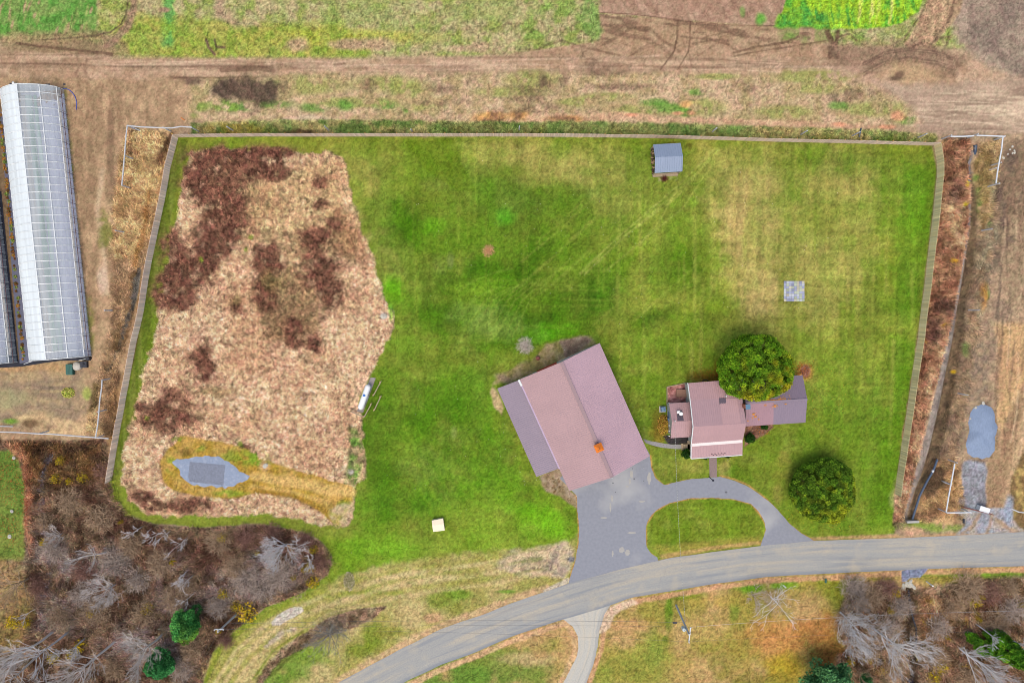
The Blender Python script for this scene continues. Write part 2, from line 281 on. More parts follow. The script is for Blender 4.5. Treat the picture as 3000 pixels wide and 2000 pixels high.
for a in ((1560, 262, 70, 16), (1600, 245, 20, 16), (1590, 235, 12, 22), (1650, 235, 14, 18), (1080, 250, 22, 22), (1770, 215, 60, 10), (1740, 195, 16, 24), (1830, 255, 90, 10), (2180, 255, 34, 18), (2470, 285, 60, 12), (2520, 270, 70, 10), (1540, 290, 60, 10), (1300, 260, 50, 12), (1360, 240, 20, 8), (1550, 330, 70, 18), (1580, 310, 50, 12), (1290, 300, 80, 10)):
    put(m_blob(*a), (112, 88, 74), .6, thr=(nE, .38))
put(m_poly([(620, 250), (650, 235), (720, 225), (770, 232), (830, 240), (825, 275), (810, 300), (770, 300), (760, 330), (745, 330), (740, 300), (690, 298), (640, 290), (615, 270)], 16, 18), (66, 54, 50), .92, c2=(92, 74, 64), n=vn((X * .8 + Y * .6), (Y * .8 - X * .6) / 9, .5, 44), con=1)
put(m_blob(560, 240, 30, 10), (95, 76, 66), .8)
for a in ((530, 318, 30, 22), (590, 312, 24, 14), (640, 308, 24, 16), (680, 316, 18, 12), (545, 340, 30, 10)): put(m_blob(*a), (110, 140, 55), .8, thr=(nE, .4))
put(m_poly([(830, 345), (900, 335), (960, 345), (1000, 356), (820, 358)], 5, 4), (205, 178, 152), .9)
put(m_line([(1440, 352), (1600, 345), (1720, 348), (1830, 338), (1950, 352), (2130, 358), (2350, 365), (2480, 370), (2560, 372)], [22, 26, 24, 22, 18, 20, 20, 16, 8], 5, 5), (205, 170, 138), .8, c2=(190, 150, 122), n=nE)
for a in ((1440, 345, 50, 16), (1520, 340, 30, 16), (1660, 350, 50, 12)): put(m_blob(*a), (200, 150, 85), .8, c2=(120, 85, 60), n=nE)
for a in ((1850, 337, 18, 4), (1985, 332, 16, 5), (2025, 330, 12, 8), (2010, 305, 18, 10), (2460, 365, 18, 6), (2630, 340, 20, 14), (2600, 372, 26, 6)): put(m_blob(*a), (214, 150, 118) if a[1] != 305 else (220, 170, 110), .8)
# green strip outside top fence
put(m_poly([(560, 362), (700, 352), (1000, 350), (1330, 355), (1500, 358), (1700, 356), (2000, 362), (2300, 372), (2560, 380), (2740, 392), (2760, 425), (2700, 425), (1500, 405), (560, 400)], 5, 5), (112, 136, 72), c2=(176, 164, 112), n=nM, con=2.2, r=.4)
put(m_poly([(1250, 358), (1700, 358), (2200, 370), (2250, 400), (1250, 395)], 6, 5), (98, 140, 66), .5, c2=(80, 112, 56), n=nE, con=2.4, thr=(nM, .42, .2))
put(m_line([(560, 396), (1500, 393), (2250, 408), (2740, 420)], 7, 3, 4), (48, 52, 28), .7, thr=(nM, .42))
put(m_blob(700, 380, 90, 18), (150, 135, 55), .7, thr=(nE, .4)); put(m_blob(880, 388, 50, 8), (88, 62, 48), .8)
# --- left strip outside the fence
put(m_poly([(-900, 215), (540, 235), (560, 345), (520, 400), (500, 500), (470, 650), (435, 800), (400, 1000), (370, 1150), (320, 1290), (-900, 1290)], 8, 8), (184, 154, 122), c2=(160, 132, 104), n=nM, con=1.4, r=.2)
put(m_poly([(180, 240), (520, 240), (480, 360), (350, 360), (340, 600), (320, 900), (240, 1040), (210, 600)], 14, 10), (132, 108, 84), .5, thr=(vn(X, Y / 5, .7, 81), .52))
put(m_line([(325, 330), (322, 450), (330, 540)], 20, 6, 4), (118, 94, 76), .55); put(m_line([(300, 500), (285, 620), (305, 750), (315, 860)], 12, 6, 4), (205, 180, 150), .6)
put(m_blob(300, 820, 14, 40), (208, 182, 160), .8)
for a in ((195, 330, 6, 60), (212, 550, 6, 120), (228, 760, 7, 90), (262, 960, 14, 80), (310, 680, 22, 60), (238, 860, 9, 60)): put(m_blob(*a), (120, 125, 55), .75, thr=(nE, .42))
put(m_poly([(370, 375), (500, 380), (490, 480), (470, 600), (440, 700), (400, 760), (340, 760), (335, 600), (350, 480)], 8, 8), (216, 184, 138), .9, c2=(178, 146, 106), n=nM, r=.4)
put(m_line([(440, 560), (420, 700), (395, 780)], 16, 6, 5), (165, 120, 65), .7); put(m_line([(500, 395), (480, 440), (470, 480)], 16, 5, 5), (85, 58, 45), .85)
put(m_line([(405, 790), (395, 850), (385, 900), (365, 960), (350, 1010), (330, 1060), (312, 1090)], [12, 20, 12, 10, 10, 7, 4], 2, 2), (110, 105, 98), .95)
put(m_line([(398, 800), (370, 930), (345, 1030), (322, 1080), (318, 1110)], 34, 8, 8), (110, 82, 45), .55, thr=(nM, .45)); put(m_line([(405, 790), (395, 850), (385, 900), (365, 960), (350, 1010)], [10, 16, 8, 7, 5], 2, 1), (112, 108, 104), .95)
put(m_line([(425, 820), (400, 980), (372, 1120), (350, 1230), (335, 1290)], 22, 5, 6), (92, 62, 42), .75, c2=(135, 95, 55), n=nE)
put(m_line([(345, 1110), (330, 1200), (315, 1290)], 34, 8, 8), (150, 112, 70), .6, c2=(90, 62, 42), n=nE)
put(m_line([(280, 1130), (275, 1180), (265, 1240)], 20, 6, 6), (98, 82, 48), .8)
put(m_poly([(-900, 1080), (230, 1060), (262, 1100), (250, 1210), (200, 1245), (80, 1250), (-900, 1250)], 10, 10), (140, 122, 102), .85, c2=(172, 150, 115), n=nM, con=1.8)
put(m_blob(150, 1140, 70, 26), (118, 102, 92), .6, thr=(sH, .4)); put(m_blob(30, 1165, 50, 30), (150, 148, 110), .6)
put(m_poly([(40, 1220), (120, 1215), (240, 1240), (290, 1180), (300, 1275), (150, 1270)], 8, 8), (212, 182, 138), .8, thr=(nE, .35)); put(m_blob(95, 1240, 26, 12), (98, 72, 52), .8); put(m_blob(28, 1233, 22, 8), (110, 150, 50), .9)
put(m_blob(25, 1075, 180, 14), (180, 145, 105), .8); put(m_blob(255, 1152, 12, 16), (150, 165, 80), .8)
# ground cloth strips beside the tunnels (dark soil where plastic lies is under real sheets)
put(m_poly([(-300, 300), (5, 300), (30, 700), (80, 1060), (-300, 1080)], 4, 3), (120, 100, 78))
# --- woods floor lower left
put(m_poly([(-900, 1280), (310, 1290), (330, 1400), (360, 1480), (400, 1520), (470, 1537), (620, 1545), (750, 1533), (814, 1543), (887, 1560), (941, 1586), (968, 1621), (971, 1653), (958, 1685), (927, 1717), (887, 1738), (830, 1760), (782, 1780), (750, 1802), (702, 1838), (654, 1870), (622, 1911), (604, 1955), (594, 2003), (560, 2900), (-900, 2900)], 4, 5), (146, 120, 98), c2=(92, 70, 56), n=nM, con=2, r=.5)
for q_ in ((335, 1640, 60, 50), (700, 1710, 110, 60), (240, 1680, 70, 50), (150, 1610, 60, 50), (820, 1660, 90, 60), (520, 1760, 70, 50), (180, 1800, 90, 60), (420, 1880, 120, 60), (500, 1660, 60, 60)): put(m_blob(*q_), (166, 148, 142), .7, thr=(nE, .4))
for q_ in ((480, 1620, 90, 60), (280, 1720, 50, 40), (380, 1540, 90, 24), (900, 1600, 50, 40), (600, 1640, 50, 50)): put(m_blob(*q_), (104, 74, 62), .7, thr=(nE, .42))
put(m_poly([(0, 1290), (300, 1295), (320, 1400), (200, 1440), (90, 1420), (60, 1320)], 16, 16), (130, 98, 62), .8, c2=(82, 60, 44), n=nE, con=2)
put(m_poly([(-900, 1290), (50, 1320), (75, 1420), (70, 1640), (-900, 1660)], 6, 6), (128, 140, 66), c2=(98, 122, 50), n=nL, r=.35)
put(m_line([(40, 1300), (78, 1360), (88, 1440), (78, 1520), (88, 1580), (95, 1620)], [40, 30, 26, 26, 24, 16], 6, 8), (170, 120, 92), .85, thr=(nE, .36), r=.5)
put(m_poly([(-900, 1640), (60, 1640), (90, 1720), (110, 1800), (60, 1900), (-900, 1950)], 16, 14), (158, 128, 88), .85, c2=(125, 105, 60), n=nL)
put(m_line([(182, 1292), (160, 1325), (140, 1350), (128, 1395), (128, 1500), (138, 1560), (152, 1680), (118, 1800)], [4, 9, 14, 8, 9, 8, 9, 8], 2, 3), (110, 106, 118), .7, thr=(nE, .38))
# --- lawn inside
LAWN = [(522, 402), (750, 401), (1500, 401), (1914, 405), (2250, 415), (2738, 427), (2746, 500), (2728, 669), (2709, 835), (2688, 1000), (2661, 1175), (2629, 1383), (2621, 1446), (2622, 1560), (2500, 1580), (2387, 1583), (2250, 1597), (1958, 1633), (1680, 1700), (1500, 1768), (1300, 1840), (1165, 1908), (1069, 1958), (985, 2002), (940, 2300), (580, 2300), (596, 2000), (625, 1908), (702, 1835), (782, 1777), (887, 1736), (960, 1685), (973, 1653), (970, 1621), (941, 1583), (887, 1557), (814, 1541), (750, 1531), (600, 1543), (450, 1532), (380, 1503), (340, 1460), (325, 1408), (344, 1303), (379, 1112), (405, 1000), (440, 787), (469, 650), (497, 500)]
gl = m_poly(LAWN, 3, 3)
put(gl, (114, 134, 40), c2=(84, 118, 20), n=nB, con=2.2, r=.24)
n4 = fbm(X, Y, 4.5, 401, 3); n7 = fbm(X, Y, 8, 411, 3)
put(gl, (150, 148, 62), .55, thr=(nB, .52)); put(gl, (88, 122, 16), .4, thr=(fbm(X, Y, 3, 91, 3), .56))
for p, c, o, th in (
    ([(1060, 620), (1150, 560), (1300, 540), (1500, 500), (1750, 520), (1850, 600), (1850, 800), (1760, 980), (1600, 1000), (1400, 1050), (1150, 1000), (1130, 850)], (62, 104, 10), .85, .33),
    ([(1100, 1000), (1400, 1030), (1550, 1100), (1480, 1250), (1500, 1400), (1300, 1500), (1100, 1560), (1040, 1500), (1060, 1250)], (60, 108, 12), .8, .36),
    ([(1450, 660), (1700, 620), (1800, 720), (1760, 960), (1560, 980), (1480, 860)], (48, 100, 8), .6, .45),
    ([(1060, 1500), (1250, 1450), (1500, 1420), (1690, 1480), (1690, 1580), (1500, 1620), (1250, 1640), (1000, 1690), (990, 1600)], (100, 150, 22), .75, .38),
    ([(1000, 450), (1120, 450), (1180, 600), (1190, 800), (1150, 880), (1100, 780), (1030, 560)], (158, 152, 78), .85, .33),
    ([(1020, 405), (1330, 405), (1350, 560), (1200, 620), (1080, 480)], (112, 128, 40), .6, .4),
    ([(1330, 408), (1900, 410), (1900, 540), (1700, 560), (1450, 520), (1380, 520)], (148, 148, 72), .75, .38),
    ([(2040, 420), (2540, 430), (2560, 700), (2500, 900), (2300, 960), (2200, 800), (2080, 640)], (152, 148, 74), .75, .36),
    ([(2130, 520), (2260, 520), (2280, 760), (2250, 900), (2150, 880)], (180, 158, 98), .7, .36),
    ([(2400, 470), (2560, 470), (2580, 620), (2460, 640)], (165, 148, 85), .6, .42),
    ([(2650, 470), (2742, 480), (2725, 700), (2690, 1000), (2640, 1350), (2620, 1550), (2560, 1560), (2580, 1300), (2620, 1000), (2640, 700)], (72, 130, 14), .75, .3),
    ([(2380, 1150), (2600, 1100), (2620, 1300), (2560, 1500), (2450, 1250)], (88, 140, 30), .7, .36),
    ([(2500, 430), (2738, 432), (2742, 470), (2500, 470)], (108, 132, 26), .8, .3),
    ([(1850, 640), (2050, 640), (2100, 860), (1980, 980), (1850, 900)], (112, 138, 30), .7, .42),
    ([(1700, 1000), (1860, 1040), (1980, 1120), (1960, 1270), (1900, 1280)], (78, 128, 12), .7, .36),
    ([(2380, 1000), (2560, 950), (2600, 1080), (2420, 1150)], (125, 145, 40), .6, .4)):
    put(m_poly(p, 45, 40), c, min(o + .15, 1), thr=(nL, th, .2))
for a, c, o in (((1285, 660, 30, 26), (90, 165, 12), .7), ((1480, 640, 18, 22), (60, 160, 20), .8), ((1190, 900, 40, 60), (88, 150, 20), .6), ((1190, 1010, 50, 30), (80, 150, 14), .7), ((1300, 540, 70, 20), (110, 138, 70), .5), ((1180, 1140, 60, 36), (45, 95, 8), .6), ((1175, 1170, 36, 20), (110, 130, 42), .5), ((1250, 1090, 60, 28), (135, 148, 55), .7),
    ((1240, 1360, 80, 50), (112, 148, 62), .65), ((1700, 1010, 70, 14), (110, 120, 40), .6), ((1640, 640, 70, 22), (55, 95, 12), .55), ((1740, 570, 22, 20), (105, 140, 80), .5), ((1700, 505, 50, 30), (180, 158, 100), .4), ((1550, 530, 50, 22), (178, 155, 95), .45), ((2030, 590, 12, 16), (95, 150, 22), .8), ((2150, 620, 10, 22), (95, 145, 25), .7), ((2035, 780, 30, 50), (80, 110, 14), .6), ((1910, 790, 8, 55), (70, 125, 12), .6),
    ((1940, 930, 24, 10), (58, 90, 14), .7), ((2090, 930, 24, 18), (92, 92, 25), .7), ((1900, 950, 28, 14), (72, 108, 18), .6), ((2060, 900, 70, 22), (130, 165, 20), .6), ((2090, 1105, 60, 22), (140, 82, 18), .85), ((2100, 1085, 14, 30), (150, 80, 18), .7), ((1870, 1080, 40, 20), (150, 150, 70), .6), ((2330, 930, 60, 20), (135, 135, 48), .5), ((2440, 700, 60, 40), (90, 110, 22), .6), ((2420, 760, 30, 30), (85, 95, 20), .5), ((2250, 560, 30, 60), (110, 115, 30), .5), ((2600, 900, 30, 300), (125, 145, 35), .5), ((2500, 1050, 60, 60), (120, 140, 48), .5),
    ((1455, 1210, 14, 60), (140, 120, 30), .7), ((1480, 1300, 30, 60), (62, 120, 10), .6), ((1560, 1400, 40, 20), (150, 150, 70), .6), ((1560, 1500, 60, 24), (90, 165, 12), .7), ((1510, 1060, 60, 30), (110, 145, 30), .4), ((2060, 1370, 50, 16), (150, 142, 70), .7), ((1950, 1350, 40, 26), (110, 135, 45), .6), ((2120, 1375, 20, 24), (198, 162, 112), .85), ((2300, 1370, 26, 50), (172, 140, 78), .8), ((2210, 1345, 40, 20), (150, 145, 75), .6), ((2330, 1520, 50, 20), (128, 118, 30), .7), ((2280, 1450, 14, 30), (178, 140, 90), .7), ((2330, 1290, 60, 30), (100, 130, 40), .6), ((1925, 1270, 24, 26), (150, 105, 30), .8), ((1540, 1130, 40, 20), (150, 130, 70), .4), ((1985, 425, 60, 8), (95, 75, 32), .8), ((1330, 1265, 8, 16), (185, 185, 115), .7), ((1320, 760, 10, 22), (185, 185, 135), .5), ((1290, 770, 20, 26), (150, 150, 90), .4)):
    put(m_blob(*a), c, o)
rl = np.random.RandomState(21)
put(gl, (142, 142, 62), .2); put(gl, (152, 148, 74), .3, thr=(fbm(X, Y, 6, 433, 4), .5, .2)); put(gl, (70, 100, 16), .32, thr=(fbm(X, Y, 2.6, 437, 3), .56, .12)); 
put(m_poly([(1120, 600), (1300, 520), (1560, 520), (1800, 640), (1830, 820), (1740, 960), (1560, 1000), (1300, 960), (1150, 880)], 70, 50), (60, 104, 8), .5, thr=(nL, .3, .3)); put(m_poly([(1080, 1080), (1300, 1060), (1480, 1200), (1500, 1400), (1250, 1440), (1070, 1560), (1050, 1300)], 60, 50), (66, 114, 12), .45, thr=(nL, .34, .3)); put(m_poly([(2060, 430), (2560, 440), (2560, 760), (2420, 960), (2260, 960), (2120, 740)], 70, 50), (176, 160, 94), .42, thr=(nL, .34, .3)); put(m_poly([(2640, 470), (2742, 480), (2700, 900), (2640, 1300), (2620, 1550), (2540, 1550), (2600, 1200), (2620, 800)], 20, 20), (84, 132, 18), .5, thr=(nL, .3, .3))
for (x, y, a_, b_, c_, o_) in ((1593, 900, 170, 80, (40, 88, 6), .75), (1500, 800, 110, 70, (48, 96, 8), .55), (1191, 653, 90, 60, (56, 98, 10), .55), (1415, 787, 80, 50, (50, 96, 8), .5), (1280, 925, 80, 40, (52, 98, 10), .6), (1348, 687, 110, 50, (58, 104, 10), .5), (1270, 665, 30, 26, (90, 168, 14), .8), (1482, 631, 26, 22, (64, 156, 22), .8), (1593, 977, 70, 24, (84, 152, 18), .7), (1147, 854, 30, 40, (96, 156, 22), .7), (1392, 854, 80, 34, (120, 150, 42), .6), (1437, 943, 110, 40, (126, 148, 66), .55), (1359, 1133, 70, 50, (98, 136, 34), .5), (1102, 1300, 60, 90, (50, 100, 10), .6), (1200, 1240, 120, 50, (56, 104, 10), .5), (1450, 1180, 40, 80, (90, 140, 26), .5), (1300, 1180, 70, 40, (56, 106, 10), .5), (2196, 609, 70, 150, (186, 160, 102), .6), (2230, 860, 60, 70, (182, 156, 104), .5), (1827, 575, 100, 50, (144, 148, 66), .5), (1973, 798, 60, 60, (72, 108, 16), .6), (2040, 754, 36, 60, (66, 104, 16), .6), (1928, 921, 60, 20, (56, 94, 14), .6), (1600, 470, 160, 40, (160, 146, 82), .5), (1650, 620, 120, 30, (66, 96, 22), .55), (1500, 590, 120, 50, (110, 130, 50), .4), (1700, 740, 60, 80, (64, 104, 14), .5), (2350, 470, 80, 40, (96, 122, 26), .6), (2480, 480, 40, 40, (74, 104, 20), .5), (2420, 620, 70, 60, (150, 146, 70), .5), (1720, 1060, 40, 50, (60, 112, 10), .5), (1180, 1480, 160, 50, (58, 116, 14), .5), (1120, 1600, 90, 40, (104, 158, 30), .6), (1380, 1520, 120, 50, (140, 158, 56), .5), (1590, 1520, 70, 40, (100, 172, 14), .6), (1440, 1420, 90, 60, (92, 146, 24), .5)):
    put(m_blob(x, y, a_, b_, rl.uniform(-20, 20), .75, .5), c_, min(o_ * 1.3, .95))
for o_ in (0, 16): put(m_line([(2090 + o_, 440), (1990 + o_, 540), (1900 + o_, 620), (1805 + o_, 700), (1700 + o_, 800)], 6, 3, 3), (182, 182, 96), .42)
def strokes(n, fx, c1, c2_, o0, o1, w0, w1):
    for k in range(n): put(m_line(fx(rl), rl.uniform(w0, w1), 4, 3), c1 if rl.rand() < .5 else c2_, rl.uniform(o0, o1))
def vert(x0, x1, y0, y1): return lambda r: (lambda x, y, l, d: [(x, y), (x + d * .5, y + l / 2), (x + d, y + l)])(r.uniform(x0, x1), r.uniform(y0, y1 - 120), r.uniform(80, 330), r.uniform(-12, 6))
strokes(70, vert(1780, 2700, 425, 1150), (176, 172, 84), (98, 128, 24), .12, .34, 4, 12)
strokes(40, vert(1020, 1780, 420, 900), (150, 160, 62), (70, 108, 12), .12, .32, 4, 12)
strokes(26, lambda r: (lambda x, y, l: [(x, y), (x + l * .5, y - l * .42), (x + l, y - l * .9)])(r.uniform(1500, 1950), r.uniform(620, 980), r.uniform(80, 240)), (176, 178, 84), (100, 140, 30), .12, .3, 4, 8)
strokes(30, lambda r: (lambda x, y, l: [(x, y), (x + l * .5, y + r.uniform(-6, 6)), (x + l, y + r.uniform(-8, 8))])(r.uniform(1150, 1650), r.uniform(780, 1000), r.uniform(60, 260)), (140, 158, 58), (62, 104, 10), .12, .32, 4, 9)
strokes(34, lambda r: (lambda x, y, l: [(x, y), (x + l * .3, y + l * .5), (x + l * .55, y + l)])(r.uniform(1080, 1560), r.uniform(1180, 1440), r.uniform(60, 180)), (128, 160, 44), (66, 110, 12), .14, .34, 5, 12)
strokes(22, lambda r: (lambda a0, R: [(1560 - R * math.cos(a0 + t), 1030 - R * math.sin(a0 + t) * .8) for t in (0, .2, .4, .6)])(r.uniform(.1, 1.1), r.uniform(120, 330)), (150, 168, 70), (66, 106, 12), .15, .35, 3, 7)
strokes(26, vert(2480, 2690, 1000, 1560), (128, 152, 44), (82, 124, 18), .14, .34, 5, 12)
lw = (gl[0], gl[1]); tone(lw, 1.13)
wv1 = .5 + .5 * np.sin(X * 6.283 / 1.15 + (nB - .5) * 9) * (nL + .25); wv2 = .5 + .5 * np.sin((Y + X * .02) * 6.283 / 1.25 + (nB - .5) * 12) * (1.25 - nL)
for pz, ww, am in (([(1750, 410), (2745, 420), (2690, 1000), (2625, 1560), (2450, 1570), (2380, 1000), (1900, 1000), (1760, 700)], tV, .2), ([(1750, 410), (2745, 420), (2690, 1000), (2625, 1560), (2450, 1570), (2380, 1000), (1900, 1000), (1760, 700)], tH, .14), ([(540, 410), (1750, 410), (1750, 900), (1150, 900), (1000, 450)], tV, .2), ([(1050, 900), (1750, 900), (1690, 1600), (1000, 1650)], tH, .08), ([(1880, 1460), (2245, 1450), (2240, 1600), (1900, 1640)], tH, .4)): tone(m_poly(pz, 40, 10), 1, ww, am)
put(m_poly([(2250, 1250), (2640, 1200), (2620, 1560), (2400, 1585), (2280, 1470), (2120, 1390)], 40, 20), (92, 124, 26), .6, thr=(nL, .34, .2)); put(m_poly([(1900, 1470), (2235, 1460), (2235, 1560), (1905, 1600)], 14, 10), (98, 124, 22), .6, thr=(nM, .36, .2)); put(m_poly([(1900, 1600), (2225, 1570), (2232, 1592), (1958, 1632)], 8, 6), (158, 140, 68), .7)
tone(lw, 1, sV, .12); tone(lw, 1, sH, .10); tone(lw, 1, nE, .07); tone(lw, 1, nM, .08)
put(gl, (62, 98, 10), .3, thr=(n4, .52, .2)); put(gl, (150, 154, 60), .26, thr=(n7, .54, .2)); put(gl, (104, 158, 26), .22, thr=(fbm(X, Y, 3, 421, 3), .56, .15))
put(m_poly([(1330, 408), (1352, 480), (1385, 540), (1395, 560), (1340, 560), (1250, 500), (1180, 410)], 3, 2), (96, 122, 22), .5)
for pts in ([(1780, 790), (1900, 690), (2000, 610), (2070, 505)], [(1870, 720), (1930, 650), (1980, 560), (1990, 530)], [(1830, 690), (1900, 640), (1990, 570), (2060, 490)]): put(m_line(pts, 4, 3, 2), (178, 182, 90), .35)
for k in range(7): put(m_line([(1380 + 20 * k, 940 + 26 * k * .3), (1420 + 22 * k, 880), (1500 + 20 * k, 840 - 5 * k)], 3, 3, 1), (160, 175, 75), .28)
for k in range(9): put(m_line([(2150 + 45 * k, 450 + 10 * (k % 3)), (2155 + 45 * k, 900)], 5, 5, 2), (175, 165, 80), .28)
# mown strip beside left fence and along the south path
put(m_line([(540, 415), (515, 500), (488, 620), (462, 760), (435, 900), (412, 1030), (392, 1150), (365, 1290), (342, 1400)], [18, 30, 32, 32, 30, 28, 26, 24, 18], 4, 3), (98, 114, 38), .85, c2=(120, 130, 56), n=sV)
put(m_line([(342, 1400), (348, 1450), (385, 1500), (450, 1522), (600, 1530), (760, 1522), (850, 1525), (930, 1560)], [24, 22, 24, 22, 22, 22, 26, 30], 4, 3), (128, 138, 52), .85)
# --- dry field
DRY = [(555, 445), (640, 435), (750, 438), (860, 445), (960, 450), (1000, 462), (1015, 510), (1035, 600), (1060, 680), (1078, 710), (1100, 780), (1128, 870), (1150, 905), (1152, 940), (1140, 985), (1125, 1005), (1100, 1070), (1078, 1110), (1055, 1180), (1058, 1240), (1063, 1290), (1072, 1360), (1065, 1400), (1042, 1425), (1034, 1478), (1030, 1508), (1018, 1536), (986, 1543), (925, 1534), (861, 1515), (800, 1505), (600, 1508), (480, 1510), (420, 1500), (380, 1460), (358, 1410), (362, 1340), (378, 1270), (395, 1200), (413, 1130), (432, 1060), (452, 1000), (470, 900), (482, 810), (500, 720), (520, 620), (538, 530)]
OCH = [(472, 1385), (468, 1351), (490, 1320), (529, 1276), (606, 1286), (701, 1305), (750, 1334), (798, 1354), (893, 1382), (989, 1411), (1037, 1424), (1034, 1478), (1021, 1500), (1010, 1535), (975, 1535), (941, 1500), (877, 1464), (814, 1448), (750, 1446), (670, 1461), (590, 1455), (510, 1439), (478, 1412)]
mdry = m_poly(DRY, 5, 12)
put(mdry, (227, 190, 158), c2=(210, 170, 138), n=nL, con=1.6, r=.4)
put(m_poly([(600, 520), (760, 480), (980, 480), (1060, 720), (900, 800), (700, 700), (620, 640)], 40, 30), (190, 162, 118), .6)
put(m_poly([(760, 780), (900, 780), (960, 900), (900, 1010), (790, 1000), (740, 900)], 30, 30), (132, 106, 76), .8, c2=(158, 132, 95), n=nE)
put(m_poly([(1000, 600), (1060, 690), (1080, 780), (1000, 760), (960, 640)], 20, 15), (150, 110, 80), .6)
dark = F(*[480,370,470,370])  # placeholder list start
DARKP = [(500, 365, 62, 22), (565, 372, 60, 26), (600, 392, 55, 22), (470, 400, 38, 40), (462, 440, 26, 38), (515, 455, 42, 42), (525, 505, 44, 45), (505, 545, 36, 40), (470, 568, 34, 22), (400, 585, 26, 45), (400, 640, 32, 40), (440, 630, 46, 36), (385, 675, 28, 30), (470, 600, 30, 24), (420, 690, 24, 20), (640, 350, 30, 12),
    (737, 420, 14, 13), (735, 473, 16, 14), (762, 512, 22, 16), (735, 540, 36, 18), (712, 555, 16, 14), (735, 600, 38, 40), (722, 635, 28, 24), (758, 665, 26, 26), (772, 690, 16, 18), (614, 588, 32, 30), (616, 620, 28, 22), (605, 655, 24, 16), (605, 690, 24, 26), (545, 705, 14, 15), (676, 765, 24, 30), (722, 790, 14, 18), (465, 815, 26, 26), (472, 850, 24, 22), (395, 925, 42, 32), (350, 965, 34, 24), (380, 965, 36, 26), (330, 935, 16, 14), (430, 960, 26, 14), (570, 1030, 18, 12), (440, 1160, 52, 14), (330, 1140, 20, 12), (360, 1160, 34, 10), (630, 350, 60, 12)]
wd = {34: .75, 35: .6, 36: .55, 37: .6}
for i, (a, b, c, d) in enumerate(DARKP):
    put(m_blob(a * FX, b * FX, c * FX * 1.3, d * FX * 1.25, 0, .6, .35), (128, 92, 72), .7, thr=(nE, .45, .2))
    gq = 1.12
    put(m_blob(a * FX, b * FX, c * FX * gq, d * FX * gq, 0, .28, .42), (104, 70, 58), wd.get(i, .88), c2=(136, 94, 78), n=nE, r=.5, thr=(nE, .3, .22))
for a in ((625, 645, 26, 22), (545, 690, 20, 12), (500, 900, 40, 10)): put(m_blob(a[0] * FX, a[1] * FX, a[2] * FX, a[3] * FX), (128, 120, 70), .5)
for p in ((735, 695), (722, 730), (590, 760), (705, 1300), (430, 1225), (395, 1225)): put(m_blob(*p, 7, 7), (135, 165, 50), .8)
put(m_poly([(1020, 1250), (1045, 1250), (1062, 1300), (1068, 1350), (1045, 1420), (1010, 1420), (1022, 1340)], 6, 10), (100, 160, 55), .85, c2=(180, 155, 120), n=nE, con=2.2)
put(m_blob(1145, 915, 7, 26), (120, 180, 60), .8); put(m_blob(1125, 925, 14, 12), (190, 170, 155), .95); put(m_blob(1030, 1382, 9, 8), (190, 170, 160), .9)
tone(mdry, 1, nF, .3)
mo = m_poly(OCH, 4, 5)
put(mo, (172, 140, 58), 1, c2=(185, 150, 80), n=nM, r=.3)
put(m_line([(740, 1395), (850, 1410), (960, 1432), (1030, 1440)], [20, 34, 34, 30], 8, 5), (214, 178, 112), .8); put(m_line([(740, 1425), (850, 1440), (960, 1470)], 12, 6, 3), (212, 175, 105), .7); put(m_line([(750, 1436), (860, 1452), (960, 1500), (990, 1530)], 16, 6, 5), (155, 118, 45), .6)
for a in ((560, 1312, 40, 12), (520, 1290, 20, 10), (720, 1340, 60, 24), (745, 1345, 14, 20), (680, 1445, 50, 10), (1010, 1475, 20, 10), (770, 1355, 30, 10), (505, 1365, 20, 24)): put(m_blob(*a), (122, 152, 45), .75, thr=(nE, .42))
put(m_blob(545, 1325, 18, 14), (120, 95, 50), .7); put(m_blob(777, 1364, 16, 14), (205, 165, 125), .95)
put(m_poly([(960, 1490), (1034, 1470), (1020, 1536), (975, 1540)], 6, 8), (170, 165, 95), .7, c2=(200, 180, 150), n=nE)
# --- beds and bare patches on the lawn
put(m_poly([(1500, 1110), (1440, 1130), (1470, 1090), (1560, 1050), (1600, 1010), (1680, 985), (1735, 985), (1745, 1008), (1640, 1062), (1520, 1112)], 6, 8), (150, 135, 88), .85, c2=(185, 160, 125), n=nE, con=2)
put(m_poly([(1640, 1000), (1700, 985), (1738, 992), (1690, 1030), (1655, 1045)], 4, 6), (172, 150, 132), .9, c2=(130, 108, 95), n=nE)
put(m_blob(1480, 1110, 30, 12, 25), (165, 140, 118), .8); put(m_poly([(1440, 1130), (1456, 1140), (1478, 1190), (1470, 1215), (1450, 1195), (1435, 1150)], 4, 5), (198, 172, 132), .9)
put(m_poly([(1578, 1396), (1640, 1368), (1672, 1438), (1690, 1450), (1692, 1490), (1640, 1450), (1600, 1440)], 4, 5), (175, 152, 132), .95, c2=(150, 128, 100), n=nE); 
for k in range(18): put(m_blob(1625 + RS.uniform(-15, 15), 1420 + RS.uniform(-22, 22), 2.5, 2.5), (110, 78, 40), .9)
put(m_poly([(2183, 1245), (2262, 1240), (2268, 1252), (2235, 1275), (2180, 1310)], 3, 3), (150, 112, 92), 1, c2=(110, 80, 66), n=nF, r=.4)
put(m_blob(2355, 1087, 24, 24), (190, 128, 74), .7, None, None, 1.8, .5); put(m_blob(2359, 1085, 15, 19, 0, .2, .2), (122, 84, 72), .95, c2=(150, 104, 88), n=nE)
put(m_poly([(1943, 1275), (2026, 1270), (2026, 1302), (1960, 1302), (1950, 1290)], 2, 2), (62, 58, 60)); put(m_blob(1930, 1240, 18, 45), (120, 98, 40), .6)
put(m_poly([(1954, 1133), (2012, 1122), (2020, 1182), (1958, 1184)], 1.5, 1), (168, 112, 108), c2=(195, 142, 135), n=nF, r=.3)
